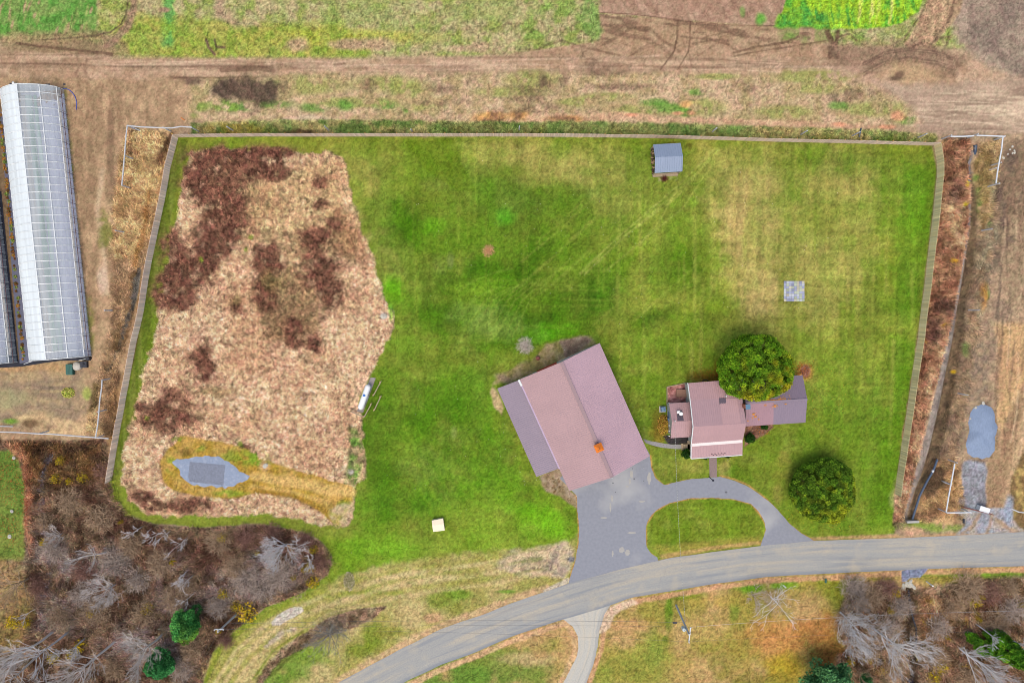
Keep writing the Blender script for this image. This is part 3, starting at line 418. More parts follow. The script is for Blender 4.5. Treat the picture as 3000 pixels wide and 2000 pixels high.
put(m_poly([(1925, 510), (1985, 505), (1985, 530), (1930, 530)], 3, 4), (180, 172, 125), .7, thr=(nE, .38))
# --- roadside band lower middle
put(m_poly([(1690, 1570), (1692, 1640), (1660, 1700), (1500, 1768), (1300, 1840), (1165, 1908), (1069, 1958), (985, 2002), (900, 2200), (600, 2200), (604, 1960), (650, 1880), (760, 1800), (890, 1745), (1000, 1690), (1150, 1650), (1300, 1625), (1500, 1612), (1620, 1600)], 12, 14), (196, 172, 122), .85, c2=(165, 155, 88), n=nL, con=1.8, r=.3)
put(m_poly([(1500, 1612), (1620, 1595), (1660, 1578), (1680, 1600), (1682, 1640), (1650, 1690), (1560, 1690), (1440, 1665)], 8, 10), (208, 184, 150), .9, c2=(168, 150, 135), n=nE)
put(m_poly([(1510, 1640), (1560, 1630), (1620, 1640), (1620, 1670), (1540, 1675), (1500, 1660)], 6, 6), (110, 96, 88), .75, thr=(nF, .5)); put(m_blob(1675, 1638, 11, 8), (112, 112, 122), .9)
for a, c in (((1340, 1740, 40, 20), (100, 140, 30)), ((1290, 1760, 50, 22), (125, 142, 50)), ((1480, 1732, 30, 6), (95, 145, 35)), ((1100, 1735, 120, 8), (140, 148, 60)), ((1350, 1690, 90, 6), (170, 165, 95)), ((960, 1745, 70, 20), (150, 155, 62)), ((1090, 1865, 30, 40), (108, 130, 30)), ((1060, 1905, 40, 22), (112, 132, 34)), ((1150, 1850, 60, 16), (140, 140, 60)), ((880, 1945, 60, 50), (98, 138, 40)), ((800, 1985, 50, 40), (100, 138, 42)), ((930, 1920, 60, 30), (120, 145, 50)), ((1330, 1780, 30, 20), (130, 138, 55)), ((1160, 1920, 60, 30), (150, 145, 70)), ((1230, 1690, 120, 10), (205, 182, 130)), ((1270, 1810, 30, 14), (190, 150, 115)), ((1400, 1715, 60, 14), (175, 158, 95))):
    put(m_blob(*a), c, .75, thr=(nL, .36))
put(m_line([(604, 1990), (650, 1890), (720, 1835), (800, 1790), (900, 1740)], 16, 5, 5), (130, 145, 42), .75); put(m_line([(640, 2010), (700, 1920), (790, 1850), (880, 1790)], 24, 10, 5), (205, 180, 130), .6); put(m_line([(740, 1990), (800, 1905), (890, 1845), (970, 1800), (1120, 1765)], 6, 3, 2), (125, 135, 45), .8)
for off, c_ in ((0, (216, 194, 146)), (14, (140, 148, 58)), (30, (210, 186, 138)), (46, (150, 152, 66)), (62, (206, 180, 134)), (-14, (150, 154, 66))):
    put(m_line([(622 + off * 1.0, 2010), (690 + off * .9, 1905 + off * .4), (800 + off * .6, 1812 + off * .8), (960 + off * .3, 1738 + off), (1180, 1682 + off), (1420, 1650 + off), (1600, 1618 + off)], 11, 5, 6), c_, .42, thr=(nM, .3, .2))
put(m_poly([(795, 1823), (820, 1795), (850, 1780), (884, 1776), (889, 1788), (862, 1806), (820, 1830), (798, 1832)], 2, 3), (214, 206, 192), 1, c2=(180, 168, 155), n=nF); put(m_line([(780, 1890), (830, 1850), (880, 1830)], 14, 6, 6), (190, 170, 158), .7, thr=(nE, .42)); put(m_blob(875, 1750, 24, 8, -30), (140, 120, 110), .5, thr=(nF, .5))
put(m_poly([(1132, 1776), (1100, 1776), (1040, 1783), (960, 1810), (900, 1850), (840, 1885), (796, 1926), (752, 2003), (768, 2003), (822, 1932), (890, 1895), (960, 1860), (1030, 1840), (1090, 1815)], 3, 5), (186, 158, 132), .9, c2=(132, 106, 86), n=nE, con=2, r=.5)
for a, b, e in ((P, 0, 0),): pass
RT = [(3900, 1530), (3000, 1557), (2856, 1565), (2665, 1574), (2387, 1583), (2250, 1596), (2100, 1614), (1958, 1634), (1800, 1671), (1666, 1708), (1500, 1765), (1420, 1797), (1292, 1841), (1165, 1905), (1069, 1956), (989, 2000), (760, 2140), (560, 2300)]
RB = [(3900, 1630), (3000, 1657), (2850, 1661), (2700, 1666), (2400, 1680), (2250, 1688), (2100, 1708), (1950, 1732), (1851, 1749), (1761, 1781), (1637, 1817), (1500, 1862), (1388, 1911), (1292, 1946), (1196, 1991), (1090, 2050), (870, 2200), (700, 2330)]
# verges and lawns south of the road
put(m_poly(RB[::1] + [(700, 2900), (3900, 2900)], 3, 3), (178, 146, 98), c2=(150, 138, 66), n=nL, con=2, r=.3)
for a, c, o in (((1450, 1960, 240, 60), (105, 130, 52), .8), ((1300, 2000, 200, 60), (95, 130, 48), .8), ((1600, 1890, 60, 24), (130, 135, 55), .6), ((1560, 1930, 80, 20), (190, 162, 120), .7), ((1640, 1940, 20, 60), (170, 145, 85), .6), ((1760, 1990, 40, 60), (128, 140, 55), .7), ((1840, 1900, 80, 50), (150, 145, 65), .7), ((1830, 1830, 60, 18), (185, 145, 100), .8), ((1900, 1950, 100, 60), (135, 140, 60), .7), ((1960, 1800, 12, 60), (90, 125, 30), .85), ((1950, 1872, 10, 14), (80, 110, 30), .7), ((1920, 1900, 26, 60), (128, 145, 60), .6), ((2010, 1740, 60, 16), (112, 135, 30), .8), ((2200, 1720, 50, 18), (98, 155, 30), .85), ((2290, 1710, 40, 14), (100, 150, 30), .8), ((2150, 1790, 14, 40), (95, 120, 38), .7), ((2100, 1760, 80, 20), (170, 148, 72), .6), ((2450, 1740, 60, 60), (122, 132, 38), .8), ((2420, 1700, 50, 16), (140, 142, 45), .6), ((2280, 1870, 90, 60), (190, 132, 80), .75), ((2400, 1840, 60, 50), (165, 112, 60), .75), ((2440, 1930, 60, 40), (128, 80, 40), .8), ((2300, 1960, 60, 50), (168, 145, 42), .8), ((2150, 1930, 60, 60), (150, 135, 62), .6), ((2110, 1960, 30, 40), (112, 118, 42), .6), ((2050, 1840, 90, 40), (185, 155, 98), .6), ((2000, 1960, 60, 40), (178, 152, 90), .6), ((2560, 1690, 140, 14), (150, 140, 62), .8), ((2850, 1680, 160, 10), (125, 145, 52), .9), ((2950, 1685, 80, 12), (110, 145, 45), .8), ((2480, 1830, 30, 60), (120, 85, 55), .7), ((2250, 2000, 120, 30), (120, 112, 48), .6)):
    put(m_blob(*a), c, o, thr=(nL, .3))
put(m_poly([(2480, 1740), (2560, 1705), (2640, 1720), (2720, 1715), (2820, 1705), (2900, 1690), (3900, 1690), (3900, 2900), (2400, 2900), (2420, 1990), (2470, 1900), (2450, 1820)], 10, 12), (152, 128, 108), .95, c2=(108, 84, 66), n=nM, con=1.8, r=.5)
put(m_poly([(2720, 1720), (2790, 1760), (2780, 1850), (2760, 1900), (2690, 1860), (2690, 1760)], 10, 12), (165, 132, 105), .8, c2=(120, 90, 60), n=nE); put(m_blob(2910, 1780, 50, 40), (92, 55, 38), .8)
put(m_line([(2665, 1720), (2672, 1800), (2660, 1850), (2680, 1920), (2668, 2010)], [14, 20, 30, 24, 30], 5, 6), (58, 50, 46), .7)
put(m_line([(3000, 1668), (2700, 1676), (2400, 1692), (2250, 1700), (2100, 1720), (1950, 1745), (1851, 1763), (1775, 1790), (1760, 1900), (1740, 1960), (1720, 2010)], 16, 4, 4), (200, 152, 118), .8)
put(m_line([(1690, 1815), (1637, 1830), (1500, 1876), (1388, 1924), (1292, 1960), (1190, 2010)], 18, 4, 4), (205, 165, 128), .85); put(m_line([(1660, 1830), (1685, 1860), (1686, 1910), (1665, 1955), (1640, 2010)], 20, 5, 5), (205, 168, 128), .75)
put(m_poly([(1770, 1780), (1850, 1752), (1870, 1765), (1800, 1800), (1785, 1840), (1755, 1860), (1752, 1830)], 4, 4), (208, 180, 155), .9)
put(m_line([(989, 1995), (1165, 1898), (1292, 1833), (1420, 1788), (1500, 1757), (1600, 1722)], 24, 6, 5), (205, 168, 130), .8); put(m_poly([(1585, 1730), (1666, 1690), (1675, 1700), (1650, 1716), (1600, 1738)], 3, 3), (200, 185, 165), .9)
put(m_line([(2958, 1566), (2800, 1564), (2665, 1568), (2387, 1577), (2250, 1588)], 10, 4, 4), (190, 152, 110), .85); put(m_line([(1940, 1630), (2100, 1603), (2235, 1588)], 12, 4, 3), (190, 155, 100), .8)
for e in ([(1690, 1440), (1695, 1530), (1697, 1560), (1690, 1620), (1668, 1700)], [(1905, 1336), (1908, 1370), (1922, 1402), (1946, 1422), (1980, 1413), (2030, 1404)], [(1918, 1631), (1893, 1608), (1892, 1540), (1918, 1497), (1962, 1472), (2023, 1459), (2090, 1457), (2154, 1462), (2201, 1475), (2230, 1510), (2246, 1545), (2236, 1594)], [(2110, 1393), (2150, 1403), (2192, 1421), (2225, 1445), (2262, 1478), (2300, 1525), (2346, 1562), (2387, 1585)]):
    put(m_line(e, 4.5, 2, 2), (205, 148, 96), .8)
# --- right side outside the fence
put(m_poly([(2730, 425), (2760, 395), (3900, 380), (3900, 1560), (2790, 1562), (2640, 1572), (2622, 1560), (2625, 1440), (2700, 900), (2746, 500)], 5, 4), (174, 148, 120), c2=(146, 124, 104), n=nM, con=1.8, r=.26)
put(m_poly([(2762, 410), (2838, 410), (2846, 500), (2840, 640), (2820, 760), (2795, 900), (2775, 1000), (2750, 1100), (2725, 1200), (2695, 1320), (2665, 1450), (2640, 1520), (2615, 1540), (2625, 1420), (2660, 1180), (2690, 1000), (2710, 830), (2735, 620), (2748, 500)], 4, 5), (178, 138, 110), c2=(140, 100, 78), n=nM, con=1.8, r=.55)
for a in ((2790, 620, 30, 60), (2760, 1020, 26, 40), (2730, 1150, 24, 60), (2700, 1300, 26, 60), (2650, 1450, 30, 50), (2800, 700, 22, 40)): put(m_blob(*a), (214, 180, 146), .75, thr=(nE, .42))
for a in ((2730, 970, 28, 40), (2800, 560, 24, 40), (2760, 900, 30, 30)): put(m_blob(*a), (100, 76, 68), .75, thr=(nE, .36))
put(m_poly([(2870, 415), (2935, 405), (2920, 560), (2880, 700), (2860, 560)], 6, 6), (188, 160, 118), .8, c2=(150, 130, 80), n=nE)
put(m_poly([(2940, 410), (3900, 400), (3900, 900), (2960, 900), (2900, 700)], 14, 14), (158, 134, 108), .9, c2=(128, 106, 86), n=nL)
for a in ((2965, 460, 24, 40), (2925, 560, 14, 60), (2940, 640, 12, 40), (2920, 740, 16, 50), (2890, 800, 12, 40), (2965, 700, 20, 10)): put(m_blob(*a), (96, 82, 74), .7, thr=(nE, .34))
for a in ((2900, 690, 20, 40), (2880, 780, 18, 50), (2905, 560, 10, 40), (2870, 900, 18, 50)): put(m_blob(*a), (168, 158, 132), .7, thr=(nE, .36))
for a in ((2900, 640, 8, 26), (2886, 860, 12, 22), (2830, 1020, 10, 20), (2868, 560, 8, 12), (2865, 520, 8, 12), (2870, 600, 8, 20)): put(m_blob(*a), (110, 150, 70), .7, thr=(nE, .45))
put(m_blob(2880, 870, 12, 40), (190, 128, 66), .7, thr=(nE, .4))
put(m_poly([(2840, 1000), (2900, 1000), (2900, 1180), (2850, 1300), (2800, 1340), (2820, 1150)], 10, 10), (128, 112, 98), .8, c2=(158, 136, 110), n=nE)
put(m_poly([(2920, 950), (3900, 900), (3900, 1500), (2960, 1500), (2930, 1350), (2925, 1200)], 12, 12), (208, 172, 122), .9, c2=(188, 152, 112), n=nL, con=1.6)
put(m_poly([(3900, 900), (3900, 1300), (3000, 1290), (2960, 1490), (2890, 1500), (2880, 1380), (2915, 1300), (2960, 1200), (3000, 1120)], 8, 5), (160, 132, 102), .85, c2=(178, 150, 118), n=sV)
put(m_line([(3010, 1140), (2950, 1290), (2930, 1420), (2915, 1490)], 34, 10, 5), (148, 118, 92), .75)
for k in range(60):
    x0 = rt.uniform(2905, 3080); y0 = rt.uniform(420, 1300); put(m_line([(x0, y0), (x0 + rt.uniform(-8, 4), y0 + 70), (x0 + rt.uniform(-22, 0), y0 + 150)], rt.uniform(2, 8), 3, 2), [(122, 98, 80), (206, 178, 145), (100, 84, 74)][k % 3], rt.uniform(.25, .6))
for k in range(40):
    x0 = rt.uniform(2650, 3000); y0 = rt.uniform(255, 385); L0 = rt.uniform(60, 260); put(m_line([(x0, y0), (x0 + L0 / 2, y0 + rt.uniform(-6, 8)), (x0 + L0, y0 + rt.uniform(-6, 16))], rt.uniform(1.5, 5), 2, 2), [(128, 105, 90), (222, 200, 172)][k % 2], rt.uniform(.25, .55))
put(m_poly([(2965, 1400), (3000, 1330), (3900, 1330), (3900, 1550), (2990, 1550), (2955, 1500)], 6, 8), (172, 148, 90), .9, c2=(118, 95, 62), n=nE, con=2)
put(m_poly([(2745, 1350), (2800, 1340), (2826, 1400), (2830, 1500), (2800, 1540), (2670, 1540), (2690, 1450), (2720, 1400)], 8, 8), (196, 160, 115), .85, c2=(150, 118, 88), n=nE, con=1.6)
put(m_poly([(2715, 1390), (2760, 1360), (2765, 1420), (2715, 1460), (2705, 1440)], 6, 8), (98, 80, 64), .85); put(m_blob(2680, 1540, 50, 14), (120, 145, 55), .8, thr=(nE, .4)); put(m_blob(2750, 1545, 60, 14), (125, 150, 62), .85, thr=(nE, .35)); put(m_blob(2675, 1556, 28, 14), (205, 160, 132), .8)
put(m_line([(2850, 500), (2858, 560), (2858, 650), (2850, 740), (2830, 860), (2815, 960), (2800, 1030), (2780, 1130), (2760, 1230), (2740, 1320), (2715, 1400), (2690, 1460), (2672, 1520)], [10, 22, 24, 28, 30, 32, 34, 38, 40, 34, 22, 14, 10], 5, 5), (86, 72, 58), .95, c2=(120, 100, 78), n=nE, con=1.8)
DPATH = m_line([(2846, 445), (2846, 480), (2850, 560), (2846, 640), (2833, 720), (2818, 830), (2798, 920), (2788, 990), (2772, 1060), (2753, 1150), (2737, 1220), (2718, 1300), (2698, 1370), (2678, 1430), (2664, 1490), (2660, 1520)], [12, 14, 12, 14, 14, 14, 15, 22, 24, 26, 28, 28, 26, 22, 16, 12], 2, 3)
put(DPATH, (158, 146, 138), .97, c2=(132, 120, 114), n=nE, r=.2); put(m_line([(2845, 470), (2846, 500), (2846, 540), (2845, 570)], [12, 14, 10, 6], 1.5, 1), (128, 130, 140))
GR1 = [(2875, 1182), (2900, 1188), (2913, 1207), (2916, 1230), (2923, 1252), (2916, 1281), (2915, 1319), (2900, 1338), (2875, 1347), (2849, 1341), (2833, 1325), (2830, 1300), (2840, 1261), (2837, 1236), (2843, 1207), (2856, 1191)]
put(m_poly([(2824, 1351), (2840, 1346), (2885, 1354), (2894, 1382), (2888, 1420), (2885, 1500), (2827, 1500), (2822, 1440), (2816, 1398)], 5, 6), (156, 160, 172), .95, c2=(130, 130, 138), n=nE)
put(m_poly([(2780, 1500), (2827, 1490), (2961, 1485), (2965, 1520), (2985, 1545), (3010, 1560), (2800, 1566), (2827, 1538), (2826, 1505)], 4, 5), (150, 155, 168), .95, c2=(172, 160, 150), n=nE); put(m_blob(2955, 1500, 12, 40), (148, 158, 176), .9)
for pts in ([(2870, 1505), (2850, 1540), (2820, 1562)], [(2905, 1510), (2900, 1540), (2890, 1562)], [(2920, 1520), (2950, 1545), (2985, 1562)]): put(m_line(pts, 12, 5, 3), (165, 138, 112), .8)
put(m_blob(2815, 1465, 9, 12), (150, 150, 155), .6)
for p in ((2833, 529), (2845, 536), (2830, 540), (2800, 1090), (2825, 600), (2790, 760), (2764, 950), (2700, 1000)): put(m_blob(*p, 6, 5), (235, 190, 30), .8)
for k in range(16): put(m_blob(2560 + RS.uniform(0, 440), 1745 + RS.uniform(0, 220), RS.uniform(5, 14), RS.uniform(4, 12)), (200, 165, 40), .6, thr=(nF, .5))
put(m_poly([(2640, 1672), (2655, 1668), (2700, 1658), (2722, 1660), (2712, 1676), (2695, 1690), (2665, 1692), (2655, 1704), (2642, 1704)], 1.5, 2), (138, 146, 172), 1, c2=(115, 120, 142), n=nF); 
# ditches
raise_(m_line([(2858, 480), (2858, 650), (2850, 740), (2830, 860), (2815, 960), (2800, 1030), (2780, 1130), (2760, 1230), (2740, 1320), (2715, 1400), (2690, 1460), (2668, 1515)], 30, 16), -.9)
raise_(m_line([(405, 790), (395, 850), (385, 900), (365, 960), (350, 1010), (318, 1090), (275, 1180)], 14, 12), -.5)
raise_(m_line([(2665, 1730), (2672, 1800), (2660, 1850), (2680, 1920), (2668, 2010)], 20, 14), -.7)
flat = m_poly([(-900, -900), (3900, -900), (3900, 370), (2700, 370), (2600, 350), (600, 350), (-900, 230)], 20)
hgt[flat[0]] += flat[1] * ((nM[flat[0]] - .5) * .22); d2 = m_poly([(2870, 420), (3900, 420), (3900, 1480), (2840, 1480)], 20); hgt[d2[0]] += d2[1] * (nM[d2[0]] - .5) * .35
hgt[mdry[0]] += mdry[1] * (nM[mdry[0]] - .4) * .25; hgt[mo[0]] *= 1 - mo[1]; hgt[mo[0]] = np.where(mo[1] > .5, 0, hgt[mo[0]])
dry_ = np.ones((NY, NX)); dry_[gl[0]] -= gl[1]; wo_ = m_poly([(-900, 1280), (310, 1290), (400, 1520), (750, 1533), (960, 1600), (960, 1690), (700, 1838), (560, 2900), (-900, 2900)], 20); dry_[wo_[0]] *= 1 - wo_[1]
col *= (1 + dry_[..., None] * np.array([.09, .075, .06]))
nG = vn(X, Y, .19, 301); nH = fbm(X, Y, .8, 302, 2)
grit = (nG - .5) * 1.9 + (nF - .5) * 1.0 + (nH - .5) * .6
col *= np.clip(1 + grit * np.clip(rough, .15, .5) * 1.5, .35, 1.8)[..., None]
hue = (vn(X, Y, .45, 305) - .5) * rough * .5; col[..., 0] *= 1 + hue; col[..., 1] *= 1 - hue * .5; col[..., 2] *= 1 + hue * .3
np.clip(col, 0, .8, out=col)
rgba = np.concatenate([col, rough[..., None]], 2)
# the sheet
V = np.stack([X, Y, hgt], -1).reshape(-1, 3); ii = (np.arange(NY - 1)[:, None] * NX + np.arange(NX - 1)[None]).ravel()
Fc = np.stack([ii, ii + 1, ii + NX + 1, ii + NX], -1)
MG = matvc('ground_soil_and_turf', .95, .05, fine=(4.5,))
g = mesh_obj('ground', V, Fc, MG, cols=rgba.reshape(-1, 4), smooth=True); g['kind'] = 'structure'
def samp(x, y):
    i = np.clip(np.searchsorted(gx, x), 0, NX - 1); j = np.clip(np.searchsorted(gy, y), 0, NY - 1); return col[j, i], hgt[j, i]
def gz(x, y): return float(samp(np.array([x]), np.array([y]))[1][0])
#MATS
M = {}
M['roofp'] = mat('pink_brown_metal', (185, 147, 150), .45, .4, .05, .35)
M['roofm'] = mat('mauve_metal', (172, 138, 144), .45, .4, .05, .35)  # middle slope's uneven HDR tone put into a darker, mauve metal colour
M['roofw'] = mat('tan_pink_metal', (179, 144, 147), .45, .4, .07, .25)
M['roofl'] = mat('lavender_metal', (200, 165, 176), .45, .4, .06, .25)  # barn's right slope: lightened base colour, making up for facing away from the sun
M['roofg'] = mat('slate_mauve_metal', (138, 121, 138), .45, .4, .05, .4)
M['blue'] = mat('blue_grey_metal', (144, 158, 184), .45, .4, .05, .5)
M['white'] = mat('white_paint', (225, 228, 230), .5, .4, .04, 1)
M['cream'] = mat('cream_paint', (238, 218, 186), .6, .3, .06, 1.5)
M['wall'] = mat('pale_siding', (196, 196, 190), .7, .3, .06, 1)
M['orange'] = mat('orange_metal', (240, 128, 22), .45, .4, .08, 2)
M['red'] = mat('red_paint', (200, 70, 60), .6, .3, .1, 2)
M['wood'] = mat('weathered_wood', (178, 158, 132), .85, .2, .18, 4, bump=.3)
M['brown'] = mat('brown_boards', (158, 120, 104), .8, .2, .1, 4)
M['pole'] = mat('silver_grey_timber', (205, 205, 210), .8, .2, .1, 3)
M['birch'] = mat('white_bark', (.5, .47, .44), .85, .1, .1, 4, lin=True)
M['polew'] = mat('white_timber', (228, 232, 240), .7, .2, .05, 3)
M['dark'] = mat('black_plastic', (45, 48, 60), .6, .3, .2, 3)
M['cloth'] = mat('woven_ground_cloth', (38, 40, 52), .7, .2, .25, 2, alt=(60, 60, 76), altscale=.4)
M['cloth2'] = mat('grey_violet_plastic_mulch', (92, 94, 116), .5, .3, .15, 1.2)
M['steel'] = mat('galvanised_steel', (250, 252, 255), .4, .5, .08, 3, metal=.2)
M['wire'] = mat('cable', (88, 88, 92), .5, .3, .1, 3)
M['concrete'] = mat('concrete', (186, 182, 178), .9, .2, .12, 2)
M['stone'] = mat('grey_stone', (150, 146, 140), .9, .2, .25, 3, bump=.5)
M['rock'] = mat('pale_rock', (208, 202, 190), .9, .2, .12, 2, bump=.4)
M['bark'] = mat('dark_bark', (98, 84, 72), .9, .1, .2, 5)
M['pale'] = mat('pale_bark', (.44, .395, .35), .85, .1, .12, 4, lin=True)
M['greyb'] = mat('grey_bark', (.46, .44, .42), .85, .1, .15, 4, lin=True)
M['pink'] = mat('buff_bark', (186, 158, 130), .85, .1, .12, 4)
M['twig'] = mat('grey_twigs', (206, 186, 174), .9, .05, .2, 2)
M['twigb'] = mat('brown_twigs', (196, 166, 138), .9, .05, .2, 2)
M['twigr'] = mat('dark_red_twigs', (168, 126, 114), .9, .05, .2, 2)
M['slate'] = mat('dark_shingle', (98, 88, 100), .8, .2, .15, 6)
M['copper'] = mat('blue_cap', (78, 122, 152), .5, .4, .1, 3)
M['brick'] = mat('chimney_brick', (170, 112, 90), .9, .2, .15, 6)
M['glass'] = mat('window_glass', (60, 70, 85), .1, .5, .05, 1)
M['green'] = mat('green_plastic', (40, 98, 88), .5, .3, .1, 3)
M['tarpw'] = mat('offwhite_plastic_sheet', (200, 192, 182), .6, .3, .12, 4, bump=.6)
M['hose'] = mat('blue_hose', (62, 92, 200), .5, .3, .05, 3)
M['bluetop'] = mat('blue_grey_enclosure', (110, 138, 176), .5, .3, .08, 3)
M['bluecap'] = mat('bright_blue_cap', (10, 110, 210), .5, .3, .03, 3)
M['tank'] = mat('white_gloss_tank', (246, 246, 248), .35, .5, .02, 1)
M['leafvc'] = matvc('leaves', .75, .12, translucent=.25)
M['bladevc'] = matvc('dry_blades', .9, .05, translucent=.2)
M['plankvc'] = matvc('fence_boards', .9, .1)
# ------------------------------------------------------------------ paved surfaces
def tess(name, pts, z, m, thick=0, kind='structure', label=None, cat=None):
    pw = [P(a, b).to_2d().to_3d() for a, b in pts]
    tri = geometry.tessellate_polygon([pw])
    vs = [(p.x, p.y, z) for p in pw]; fs = [tuple(t) for t in tri]
    fs = [f if ((Vector(vs[f[1]]) - Vector(vs[f[0]])).cross(Vector(vs[f[2]]) - Vector(vs[f[0]]))).z > 0 else f[::-1] for f in fs]
    if thick:
        n = len(vs); vs += [(p.x, p.y, z - thick) for p in pw]; fs += [(i, (i + 1) % n, (i + 1) % n + n, i + n) for i in range(n)]
    loc = (sum(v[0] for v in vs) / len(vs), sum(v[1] for v in vs) / len(vs), 0)
    return tag(mesh_obj(name, vs, fs, m, loc=loc), label, cat, kind=kind)
def resamp(pts, n):
    p = np.array(pts, float); d = np.r_[0, np.cumsum(np.hypot(*np.diff(p, axis=0).T))]; t = np.linspace(0, d[-1], n)
    return np.stack([np.interp(t, d, p[:, 0]), np.interp(t, d, p[:, 1])], 1)
def jit(pts, n, a, seed=1):
    q = resamp(pts, n); r = np.random.RandomState(seed); k = r.normal(size=q.shape); k = (k + np.roll(k, 1, 0) + np.roll(k, -1, 0)) / 3
    k[0] = k[-1] = 0; return [tuple(x) for x in q + k * a]
def road_mat(name, base, dark, stain, crack=True):
    m = bpy.data.materials.new(name); m.use_nodes = True; N = m.node_tree.nodes; L = m.node_tree.links; b = N['Principled BSDF']; b.inputs['Roughness'].default_value = .9; b.inputs['Specular IOR Level'].default_value = .15
    uv = N.new('ShaderNodeUVMap'); uv.uv_map = 'UVMap'; tc = N.new('ShaderNodeTexCoord')
    def noise(src, sc_, st=(1, 1, 1), det=5):
        mp = N.new('ShaderNodeMapping'); mp.inputs['Scale'].default_value = st; L.new(src, mp.inputs[0])
        n = N.new('ShaderNodeTexNoise'); n.inputs['Scale'].default_value = sc_; n.inputs['Detail'].default_value = det; L.new(mp.outputs[0], n.inputs['Vector']); return n.outputs['Fac']
    def rng(s, a, b_, c=0, d=1):
        r = N.new('ShaderNodeMapRange'); L.new(s, r.inputs[0]); r.inputs[1].default_value = a; r.inputs[2].default_value = b_; r.inputs[3].default_value = c; r.inputs[4].default_value = d; return r.outputs[0]
    def mix(f, a, c2):
        x = N.new('ShaderNodeMix'); x.data_type = 'RGBA'; L.new(f, x.inputs[0]) ; L.new(a, x.inputs[6])
        if isinstance(c2, tuple): x.inputs[7].default_value = (*A(*c2), 1)
        else: L.new(c2, x.inputs[7])
        return x.outputs[2]
    rgb = N.new('ShaderNodeRGB'); rgb.outputs[0].default_value = (*A(*base), 1)
    c = mix(rng(noise(uv.outputs[0], 1.0, (.05, 5, 1)), .47, .62, 0, .75), rgb.outputs[0], stain)
    c = mix(rng(noise(uv.outputs[0], 1.0, (.07, 9, 1)), .52, .68, 0, .6), c, dark)
    c = mix(rng(noise(uv.outputs[0], 1.0, (.25, 22, 1)), .6, .75, 0, .6), c, (208, 198, 182))
    sp = N.new('ShaderNodeSeparateXYZ'); L.new(uv.outputs[0], sp.inputs[0]); c = mix(rng(sp.outputs[1], .86, .97, 0, .75), c, dark)
    c = mix(rng(noise(tc.outputs['Object'], 5, det=6), .4, .75, 0, .55), c, dark)
    c = mix(rng(noise(tc.outputs['Object'], .35), .55, .7, 0, .5), c, stain)
    if crack:
        vo = N.new('ShaderNodeTexVoronoi'); vo.feature = 'DISTANCE_TO_EDGE'; vo.inputs['Scale'].default_value = .2
        nn = N.new('ShaderNodeTexNoise'); nn.inputs['Scale'].default_value = 1.4; L.new(tc.outputs['Object'], nn.inputs['Vector'])
        vm = N.new('ShaderNodeVectorMath'); vm.operation = 'ADD'; L.new(tc.outputs['Object'], vm.inputs[0]); L.new(nn.outputs['Color'], vm.inputs[1]); L.new(vm.outputs[0], vo.inputs['Vector'])
        c = mix(rng(vo.outputs['Distance'], .0, .01, .22, 0), c, (125, 125, 128))
    L.new(c, b.inputs['Base Color']); return m
def strip(name, top, bot, z, m, n=160, e=.4):
    t = jit(top, n, e, 3); b_ = jit(bot, n, e, 4); K = 6; V_ = []; UVv = []; s = 0
    for i in range(n):
        a = P(*t[i]); c = P(*b_[i])
        if i: s += (a - pa).length
        pa = a
        for k in range(K + 1): f = k / K; p = a.lerp(c, f); V_.append((p.x, p.y, z)); UVv.append((s, f))
    Fq = [(i * (K + 1) + k, i * (K + 1) + k + 1, (i + 1) * (K + 1) + k + 1, (i + 1) * (K + 1) + k) for i in range(n - 1) for k in range(K)]
    q = Fq[0]; A0 = (Vector(V_[q[1]]) - Vector(V_[q[0]])).cross(Vector(V_[q[2]]) - Vector(V_[q[0]])).z
    if A0 < 0: Fq = [f[::-1] for f in Fq]
    o = mesh_obj(name, V_, Fq, m, loc=(0, 0, 0)); u = o.data.uv_layers.new(name='UVMap')
    for l in o.data.loops: u.data[l.index].uv = (UVv[l.vertex_index][0] * 1.0, UVv[l.vertex_index][1])
    o['kind'] = 'structure'; return o
RM = road_mat('worn_road_asphalt', (172, 170, 166), (136, 141, 151), (196, 184, 164))
strip('road', RT, RB, .024, RM, 200, .5)
DM = mat('driveway_asphalt', (148, 150, 161), .9, .15, .09, 2.2, alt=(174, 174, 178), altscale=.11)
drive = [(1640, 1400), (1690, 1452), (1692, 1500), (1697, 1540), (1695, 1590), (1686, 1640), (1664, 1712), (1700, 1712), (1800, 1685), (1930, 1650), (1926, 1632), (1905, 1618), (1893, 1600), (1892, 1540), (1902, 1515), (1925, 1492), (1962, 1472), (2023, 1459), (2090, 1457), (2154, 1462), (2201, 1475), (2225, 1500), (2240, 1528), (2244, 1550), (2236, 1575), (2226, 1600), (2260, 1605), (2330, 1596), (2392, 1587), (2346, 1560), (2314, 1535), (2285, 1500), (2255, 1470), (2225, 1447), (2190, 1424), (2150, 1406), (2110, 1396), (2030, 1402), (1980, 1411), (1946, 1421), (1920, 1401), (1908, 1370), (1903, 1330), (1880, 1290), (1700, 1330)]
DR = [tuple(x) for x in resamp(drive + [drive[0]], 260)][:-1]; r_ = np.random.RandomState(5); DR = [(a + r_.uniform(-.7, .7), b + r_.uniform(-.7, .7)) for a, b in DR]
tess('driveway', DR, .012, DM)
stm = mat('pale_dust', (178, 174, 170), .95, .1, .08, 2); oil = mat('oil_stain', (105, 105, 112), .8, .2, .1, 4)
